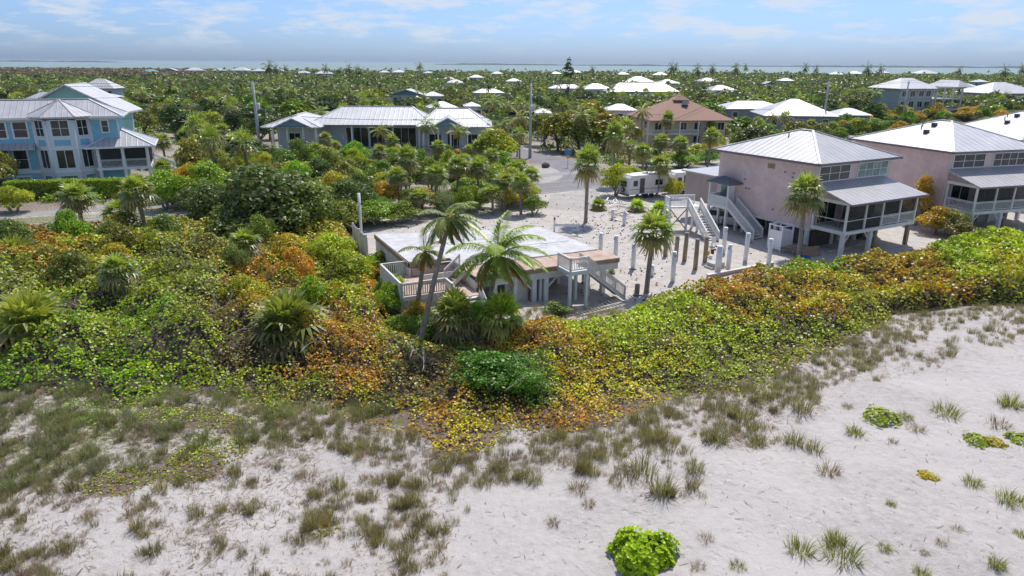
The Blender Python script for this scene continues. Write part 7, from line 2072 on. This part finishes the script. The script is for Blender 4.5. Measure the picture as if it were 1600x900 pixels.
for r_, i in enumerate(order[:nind]):
    p_ = P[i]; z_ = gz(p_[0], p_[1]); ty = 'dry' if cl2[i] < .28 or (i * 7919 % 100) < (42 if ZEm[i] else 18) else 'grass'
    v, h = zone(*q[i])
    vv = {'upper': 'upper sand', 'middle': 'middle sand', 'lower': 'lowest sand'}[v]
    size = 'very large' if sz[i] > 1.08 else 'large' if sz[i] > .95 else 'medium' if sz[i] > .8 else 'small'
    lab = f'{size} {"greyish" if ty == "dry" else "olive"} grass tuft {LANDH[h]}, {vv}'
    single(f'{ty}{i % 6}', 'dune_grass_tuft', (p_[0], p_[1], z_), lab, 'grass tuft', 'dune grass tufts on the sand', sz[i], float(rg.uniform(0, 6.28)), tuple(float(v) for v in (np.array([.85, 1.0, .9]) if ZEm[i] else np.array([1, .95, .9])) * rg.uniform(.7, 1.25) + np.array([.06, .02, .06]) * rg.random()), sz[i] * float(rg.uniform(.85, 1.35)))
Qs, Cs = [], []
for i in order[nind:]:
    ty = 'dry' if cl2[i] < .28 or (i * 7919 % 100) < (42 if ZEm[i] else 18) else 'grass'
    Q, cc_ = TUFT[ty, i % 6]; a = rg.uniform(0, 6.28); ca, sa = math.cos(a), math.sin(a); s = sz[i]
    sub = rg.permutation(len(Q) // 2)[:70]; idx = np.concatenate([sub * 2, sub * 2 + 1]); Q = Q[idx]; cc_ = cc_[idx]
    R_ = np.array([[ca, -sa, 0], [sa, ca, 0], [0, 0, 1.1]])
    Qs.append((Q @ R_.T) * s + np.array([P[i][0], P[i][1], gz(P[i][0], P[i][1])])); Cs.append(np.clip(cc_ * rg.uniform(.7, 1.25) * (np.array([.82 + .2 * rg.random(), 1, .95]) if ZEm[i] else np.array([1 + .08 * rg.random(), 1, 1.12])), .01, .8))
print('tufts', len(P), 'thicket leaves', n1)
o = raw_mesh('dune_grass', np.concatenate(Qs).reshape(-1, 3), 4, np.concatenate(Cs), M['grass']); tag(o, 'stand of thin olive and tan dune grass between the bushes and the sand', 'grass', None, 'stuff')
# dry stems, wrack and leaf litter strewn on the sand
n = 60000
qx = rg.uniform(-60, 1660, n); qy = rg.uniform(470, 960, n); P = np.array([at(a, b)[:] for a, b in zip(qx, qy)]); q = np.stack([qx, qy], 1)
cl = fbm(P[:, 0] * .5 + 7, P[:, 1] * .5, 97, 4)
d = np.where(in_px(q, ZA) | in_px(q, ZB) | in_px(q, ZC), .6 * np.clip((cl - .36) * 4, 0.05, 1), .03); k = (rg.random(n) < d * np.clip((P[:, 1] / 26) ** 2, 0, 4)) & ~inpoly(P[:, 0], P[:, 1], THICK_A); P = P[k]
z = near_dune(P[:, 0], P[:, 1]) + .012; c0 = np.stack([P[:, 0], P[:, 1], z], 1)
dd = rg.normal(size=(len(P), 3)); dd[:, 2] *= .12; dd = unit(dd); Ls = (rg.uniform(.03, .2, len(P)) * np.where(fbm(P[:, 0] * .5 + 7, P[:, 1] * .5, 97, 4) > .45, 1, .4))[:, None]; w = unit(np.cross(dd, [0, 0, 1.0])) * rg.uniform(.005, .014, (len(P), 1))
Q = np.stack([c0 - dd * Ls - w, c0 - dd * Ls + w, c0 + dd * Ls + w + [0, 0, .04], c0 + dd * Ls - w + [0, 0, .04]], 1)
t = rg.uniform(.6, 1.3, (len(P), 1)); o = raw_mesh('dry_litter', Q.reshape(-1, 3), 4, np.array([[.21, .165, .135]]) * t, M['grass']); tag(o, 'dry stems and dark wrack strewn over the sand', 'litter', None, 'stuff')
# ------------------------------------------------------------------ the wooded island: trees one by one near the houses, one mass far off
rg = np.random.default_rng(2024)
def clear_of(x, y, r):
    for hx, hy, hr in HOUSE_SPOTS:
        if (x - hx) ** 2 + (y - hy) ** 2 < (hr + r * .6) ** 2: return False
    return True
def road_y(x): return float(np.interp(x, RN[:, 0], RN[:, 1]))
SD = np.array(SIDE_C)
def near_side(x, y): return float(np.hypot(SD[:, 0] - x, SD[:, 1] - y).min())
# sight lines the photograph leaves open: nothing tall in front of these
OPEN = [[(0, 300), (0, 130), (235, 130), (240, 290)], [(405, 255), (410, 160), (760, 160), (760, 255)], [(985, 232), (985, 148), (1155, 148), (1155, 200)],
        [(1385, 186), (1385, 122), (1520, 122), (1520, 186)], [(1130, 182), (1130, 152), (1330, 152), (1330, 186)], [(770, 300), (780, 232), (935, 246), (940, 300)]]
def blocks(x, y, h):
    """does a tree of height h at x,y cover one of the open views"""
    q = px_of(np.array([[x, y, h], [x, y, h * .6]]))
    for poly, yy in zip(OPEN, (98, 126, 150, 232, 190, 140)):
        if y < yy and inpoly(q[:, 0], q[:, 1], poly).any(): return True
    for hx, hy, hr in HOUSE_SPOTS[:len(FH)]:
        if y < hy - 2 and abs(x / y - hx / hy) < (hr - 1) / hy and y > hy - 45:
            hq = px_of(np.array([[hx, hy, 5.2]]))[0]
            if q[0, 1] < hq[1]: return True
    return False
def where(x, y):
    p = px_of(np.array([[x, y, 4]]))[0, 0]
    r = 0 if y < 135 else 1 if y < 190 else 2 if y < 270 else 3
    names = [(250, 'behind blue house'), (420, 'right of blue house'), (620, 'by left pool house'), (780, 'by right pool house'), (960, 'beyond side road'),
             (1130, 'around brown-roofed house'), (1290, 'beyond nearest pink roof'), (1420, 'beyond second pink roof'), (9999, 'around grey deck house')]
    nm = [n for lim, n in names if p < lim][0]
    return nm + (', first row', ', second row', ', third row', ', far row')[r]
COLS = [(DG, 'dark green'), (GR, 'mid green'), (OL, 'olive'), (YG, 'yellow-green'), (LG, 'fresh green'), ((.20, .20, .06), 'tan-green'), ((.10, .13, .04), 'dull green'), ((.30, .23, .05), 'yellow-orange')]
_pb = at(886, 176)
for k in range(8): HOUSE_SPOTS.append((_pb.x * (1 - k * .035), _pb.y * (1 - k * .035), 4.0))
CP = np.array([.24, .20, .19, .05, .08, .08, .14, .02])
nb = np_ = 0
spots = []
cand = []
tries = 0
while len(cand) < 430 and tries < 60000:
    tries += 1
    # distance from just beyond the road to 330 m, more per angle than per area
    Y = 88 + 250 * rg.random() ** 1.15
    X = rg.uniform(-.82, .86) * Y
    yr_ = road_y(X)
    if Y < yr_ + 16 and not (Y < yr_ - 4 and X < -14 and Y > 70): continue
    if X > 20 and Y < yr_ - 2: continue
    if near_side(X, Y) < 6.5: continue
    R = 3.4
    if not clear_of(X, Y, R): continue
    if any((X - a) ** 2 + (Y - b) ** 2 < (3.3 + Y * .012) ** 2 for a, b in spots): continue
    h = rg.uniform(4.0, 7.2)
    if blocks(X, Y, h):
        h *= .55
        if h < 2.2 or blocks(X, Y, h): continue
    spots.append((X, Y)); cand.append((X, Y, h))
for X, Y, h in cand:
    palmy = vnoise(np.array(X * .02), np.array(Y * .02), 5) > .42
    isp = rg.random() < (.52 if palmy else .2) and h > 3.2
    wh = where(X, Y)
    if isp:
        if rg.random() < .35:
            t = 1.0 + .25 * rg.random()
            place(f'cocofar{rg.integers(3)}', 'coconut_palm', (X, Y, 0), 'feathery coconut palm ' + wh, 'palm tree', 'coconut palms in the wood', (t, t * .95, t), float(rg.uniform(.8, 1.05)), float(rg.uniform(-60, 60)), (h + 1.5) / 7.6)
        else:
            t = .8 + .4 * rg.random()
            place(f'sabalfar{rg.integers(3)}', 'sabal_palm', (X, Y, 0), 'round-headed sabal palm ' + wh, 'palm tree', 'sabal palms in the wood', (t, t, t), float(rg.uniform(.9, 1.25)), float(rg.uniform(0, 360)), (h + .4) / 5.6)
    else:
        ci = rg.choice(len(COLS), p=CP); col, cn = COLS[ci]; t = rg.uniform(.8, 1.2)
        key = f'mid{rg.integers(4)}' if Y < 175 else f'far{rg.integers(3)}'
        H0 = 5.9 if key[0] == 'm' else 6.6
        s = float(rg.uniform(.75, 1.3)) * (1.0 if h > 4 else .7)
        place(key, 'tree', (X, Y, 0), f'{cn} {"tall" if h > 6.2 else "low" if h < 4.4 else "mid-height"} tree {wh}', 'tree', 'broad-leaved trees in the wood', tuple(c * t * .85 for c in col), s, float(rg.uniform(0, 360)), h / H0)
# the clump of mahogany-like trees beyond the side road, tallest bare pine
for k, (px_, by, h, w_, cn) in enumerate([(872, 236, 7.5, 74, 'left tree'), (905, 238, 7.0, 80, 'middle tree'), (945, 236, 7.8, 84, 'right tree'), (975, 238, 6.2, 60, 'outermost right tree'), (850, 228, 6.6, 60, 'outermost left tree'), (925, 222, 8.6, 80, 'tallest tree at the back')]):
    b_ = at(px_, by); s = w_ * b_.y / FPX / 2 / 3.5
    place(f'mid{k % 4}', 'tree', b_, f'olive umbrella-crowned roadside clump opposite the trailer, {cn}', 'tree', 'roadside clump opposite the trailer', ((.17, .17, .03), (.13, .16, .03), (.20, .17, .035))[k % 3], s, k * 60, h / 5.9)
broadleaf('pine', 500, 2.0, 9.0, 7.5, 12, 1500, .2, cluster=40, flat=.5)
b_ = at(886, 176); hz = zat(886, 87, b_.y).z
place('pine', 'pine_tree', b_, 'very tall thin open-crowned pine on the skyline right of centre', 'tree', None, (.06, .08, .05), hz / 17.5, 0, hz / 17.2)
# tall coconut palms on the skyline
for k, (px_, py_) in enumerate([(422, 106), (430, 108), (445, 108), (530, 110), (545, 108), (560, 111), (925, 108), (1050, 105), (1057, 106), (1165, 104), (1150, 106), (1258, 107), (1276, 108), (1355, 109), (1375, 109), (1500, 110), (1570, 112), (1598, 106), (490, 112), (1090, 110), (1115, 108), (690, 120), (560, 112), (510, 108)]):
    Yd = 330 + (k * 97) % 300
    t_ = zat(px_, py_, Yd); h = max(7, min(15, t_.z))
    Xp = t_.x
    place(f'cocofar{k % 3}', 'coconut_palm', (Xp, Yd, 0), f'tall skyline coconut palm, number {k} no' if False else ('tall coconut palm on the skyline ' + ('left of the pool house' if px_ < 600 else 'above the side road' if px_ < 1000 else 'above the brown roof' if px_ < 1180 else 'above the second pink roof' if px_ < 1460 else 'above the deck house')), 'palm tree', 'skyline coconut palms', (.6, .6, .65), 1.15, k * 25, h / 7.6)

# distant wood: one mass of canopy out to the bay
n = 7600
t = rg.random(n); Y = 235 + 830 * t ** 1.1; X = rg.uniform(-.84, .88, n) * Y
ok = np.ones(n, bool)
for hx, hy, hr in HOUSE_SPOTS:
    near = (np.abs(X - hx * Y / hy) < (hr + .5) * Y / hy) & (Y < hy + hr) & (Y > hy - 7)
    ok &= ~near
ok &= ~((Y < 330) & (rg.random(n) < .45))
X, Y = X[ok], Y[ok]
grey = (px_of(np.stack([X, Y, X * 0 + 4], 1))[:, 0] < 330) & (Y > 560)
Qs, Cs = [], []
kk = 0
for i in range(len(X)):
    R = rg.uniform(2.6, 7.0) * (1 + (Y[i] - 235) / 1400); h = rg.uniform(3.2, 5.6) + R * .25
    if grey[i]: h = rg.uniform(6, 8.2); R *= .7
    m_ = int(np.clip(190 * 235 / Y[i], 48, 180))
    if not grey[i] and rg.random() < .11:      # a palm head in the wood
        m_ = 22; az = rg.uniform(0, 6.28, m_); el = rg.uniform(-.3, 1.2, m_); Lp = rg.uniform(1.9, 2.8, (m_, 1)); hp = h + rg.uniform(.3, 2.4)
        dv = np.stack([np.cos(az) * np.cos(el), np.sin(az) * np.cos(el), np.sin(el)], 1); sv = np.stack([-np.sin(az), np.cos(az), az * 0], 1) * (.28 + Y[i] * .0006)
        c0 = np.array([X[i], Y[i], hp]) + dv * .2; c1 = c0 + dv * Lp * .6; c2 = c0 + dv * Lp - np.array([0, 0, .8])
        Qs.append(np.stack([c0 - sv * .3, c0 + sv * .3, c1 + sv, c1 - sv], 1)); Qs.append(np.stack([c1 - sv, c1 + sv, c2 + sv * .2, c2 - sv * .2], 1))
        b2 = np.array([.13, .15, .06]) * rg.uniform(.6, 1.5); cc2 = np.clip(b2[None] * (1 + .3 * rg.normal(size=(m_, 1))), .01, .5); Cs += [cc2, cc2 * 1.1]
        continue
    d = unit(rg.normal(size=(m_, 3))); d[:, 2] = np.abs(d[:, 2])
    c = np.array([X[i], Y[i], h - R * .62]) + d * np.array([R, R, R * .62]) * rg.uniform(.8, 1.05, (m_, 1))
    nr = unit(d + rg.normal(size=(m_, 3)) * .5)
    Qs.append(leaf_quads(rg, c, nr, (.34 + Y[i] * .00085) * rg.uniform(.6, 1.35, m_), .75))
    ci = rg.choice(len(COLS), p=CP); base = (np.array(COLS[ci][0]) * .62 + np.array([.03, .042, .012])) * rg.uniform(.6, 1.25)
    if grey[i]: base = np.array([.14, .115, .105]) * rg.uniform(.8, 1.2)
    Cs.append(np.clip(base[None] * (1 + .25 * rg.normal(size=(m_, 1))), .01, .6))
o = raw_mesh('distant_wood_leaves', np.concatenate(Qs).reshape(-1, 3), 4, np.concatenate(Cs), M['leaf'])
o.name = 'distant_wood'; tag(o, 'far wood of mixed tropical trees reaching to the bay', 'wood', None, 'stuff')
# dark canopy floor beneath it
xs = np.linspace(-1000, 1000, 180); ys = np.concatenate([np.linspace(225, 500, 60), np.linspace(515, 1075, 50)])
X_, Y_ = np.meshgrid(xs, ys); Z_ = 1.6 + 3.0 * fbm(X_ * .05, Y_ * .05, 111, 3)
for hx, hy, hr in HOUSE_SPOTS:
    Z_ = np.where(np.hypot(X_ - hx, Y_ - hy) < hr + 10, np.minimum(Z_, 1.2), Z_)
Z_[0] = -.5; Z_[-1] = -.8
Vv = np.stack([X_, Y_, Z_], -1).reshape(-1, 3); nxx, nyy = len(xs), len(ys)
i0 = (np.arange(nyy - 1)[:, None] * nxx + np.arange(nxx - 1)[None]).reshape(-1); F = np.stack([i0, i0 + 1, i0 + nxx + 1, i0 + nxx], 1).astype(np.int32)
me = bpy.data.meshes.new('canopy_floor'); me.vertices.add(len(Vv)); me.vertices.foreach_set('co', Vv.astype(np.float32).ravel()); me.loops.add(F.size); me.loops.foreach_set('vertex_index', F.ravel()); me.polygons.add(len(F)); me.polygons.foreach_set('loop_start', np.arange(0, F.size, 4, dtype=np.int32)); me.update(calc_edges=True)
me.materials.append(M['farwood']); cf = bpy.data.objects.new('undergrowth', me); C.objects.link(cf); cf.parent = o
# undergrowth between the nearer trees
n = 5200
Y = 84 + 190 * rg.random(n) ** 1.2; X = rg.uniform(-.85, .9, n) * Y
yr_ = np.interp(X, RN[:, 0], RN[:, 1]); ok = (Y > yr_ + 15.5) | ((Y < yr_ - 3) & (X < -16) & (~inpoly(X, Y, LOT)))
ok &= ~inpoly(X, Y, LOT)
for hx, hy, hr in HOUSE_SPOTS: ok &= (X - hx) ** 2 + (Y - hy) ** 2 > (hr + .5) ** 2
ok &= np.array([near_side(a, b) > 4.5 for a, b in zip(X, Y)])
q = px_of(np.stack([X, Y, X * 0 + .5], 1)); ok &= ~inpoly(q[:, 0], q[:, 1], [(770, 305), (760, 232), (830, 240), (940, 250), (990, 262), (940, 305)])
ok &= ~inpoly(q[:, 0], q[:, 1], [(400, 262), (400, 190), (765, 190), (765, 250)])
X, Y = X[ok], Y[ok]; Qs, Cs = [], []
for i in range(len(X)):
    R = rg.uniform(.9, 2.2); h = rg.uniform(.7, 2.0); m_ = 46
    d = unit(rg.normal(size=(m_, 3))); d[:, 2] = np.abs(d[:, 2])
    c = np.array([X[i], Y[i], 0]) + d * np.array([R, R, h]) * rg.uniform(.7, 1.05, (m_, 1)); nr = unit(d + rg.normal(size=(m_, 3)) * .5)
    Qs.append(leaf_quads(rg, c, nr, rg.uniform(.14, .32, m_)))
    ci = rg.choice(len(COLS), p=CP); base = np.array(COLS[ci][0]) * rg.uniform(.8, 1.3); Cs.append(np.clip(base[None] * (1 + .25 * rg.normal(size=(m_, 1))), .01, .6))
o = raw_mesh('undergrowth', np.concatenate(Qs).reshape(-1, 3), 4, np.concatenate(Cs), M['leaf']); tag(o, 'low mixed green undergrowth between the roadside trees', 'undergrowth', None, 'stuff')
# ------------------------------------------------------------------ haze: the humid air between the camera and the bay
hz = MB(); hz.box(-33000, 33000, -33000, 33000, -2.2 - 1.0, 26.0)
def haze_mat():
    m = bpy.data.materials.new('haze'); m.use_nodes = True; nt = m.node_tree; nt.nodes.clear()
    out = nt.nodes.new('ShaderNodeOutputMaterial'); v = nt.nodes.new('ShaderNodeVolumePrincipled')
    v.inputs['Color'].default_value = (.72, .87, 1.0, 1); v.inputs['Density'].default_value = HAZE_D; v.inputs['Anisotropy'].default_value = 0.1
    nt.links.new(v.outputs[0], out.inputs['Volume']); return m
HAZE_D = 0.55e-4
o = hz.build('haze', haze_mat()); tag(o, None, None, None, 'stuff')

# things that would otherwise read the same are told apart by their order in the view
ORD = ['leftmost', 'second from left', 'third from left', 'fourth from left', 'fifth from left', 'sixth from left', 'seventh from left', 'eighth from left', 'ninth from left', 'tenth from left', 'eleventh from left', 'twelfth from left', 'thirteenth from left', 'fourteenth from left', 'fifteenth from left', 'sixteenth from left', 'seventeenth from left', 'eighteenth from left', 'nineteenth from left', 'twentieth from left']
same = {}
for o in SC.objects:
    if o.parent is None and o.get('label') and o.get('category'): same.setdefault(o['label'], []).append(o)
for lab, os_ in same.items():
    if len(os_) < 2: continue
    os_.sort(key=lambda o: float(px_of(np.array([[o.location.x, o.location.y, o.location.z + .3]]))[0, 0]))
    for k, o in enumerate(os_):
        w_ = ORD[k] if k < len(ORD) else None
        if k == len(os_) - 1: w_ = 'rightmost'
        if w_: o['label'] = f'{lab}, {w_}'
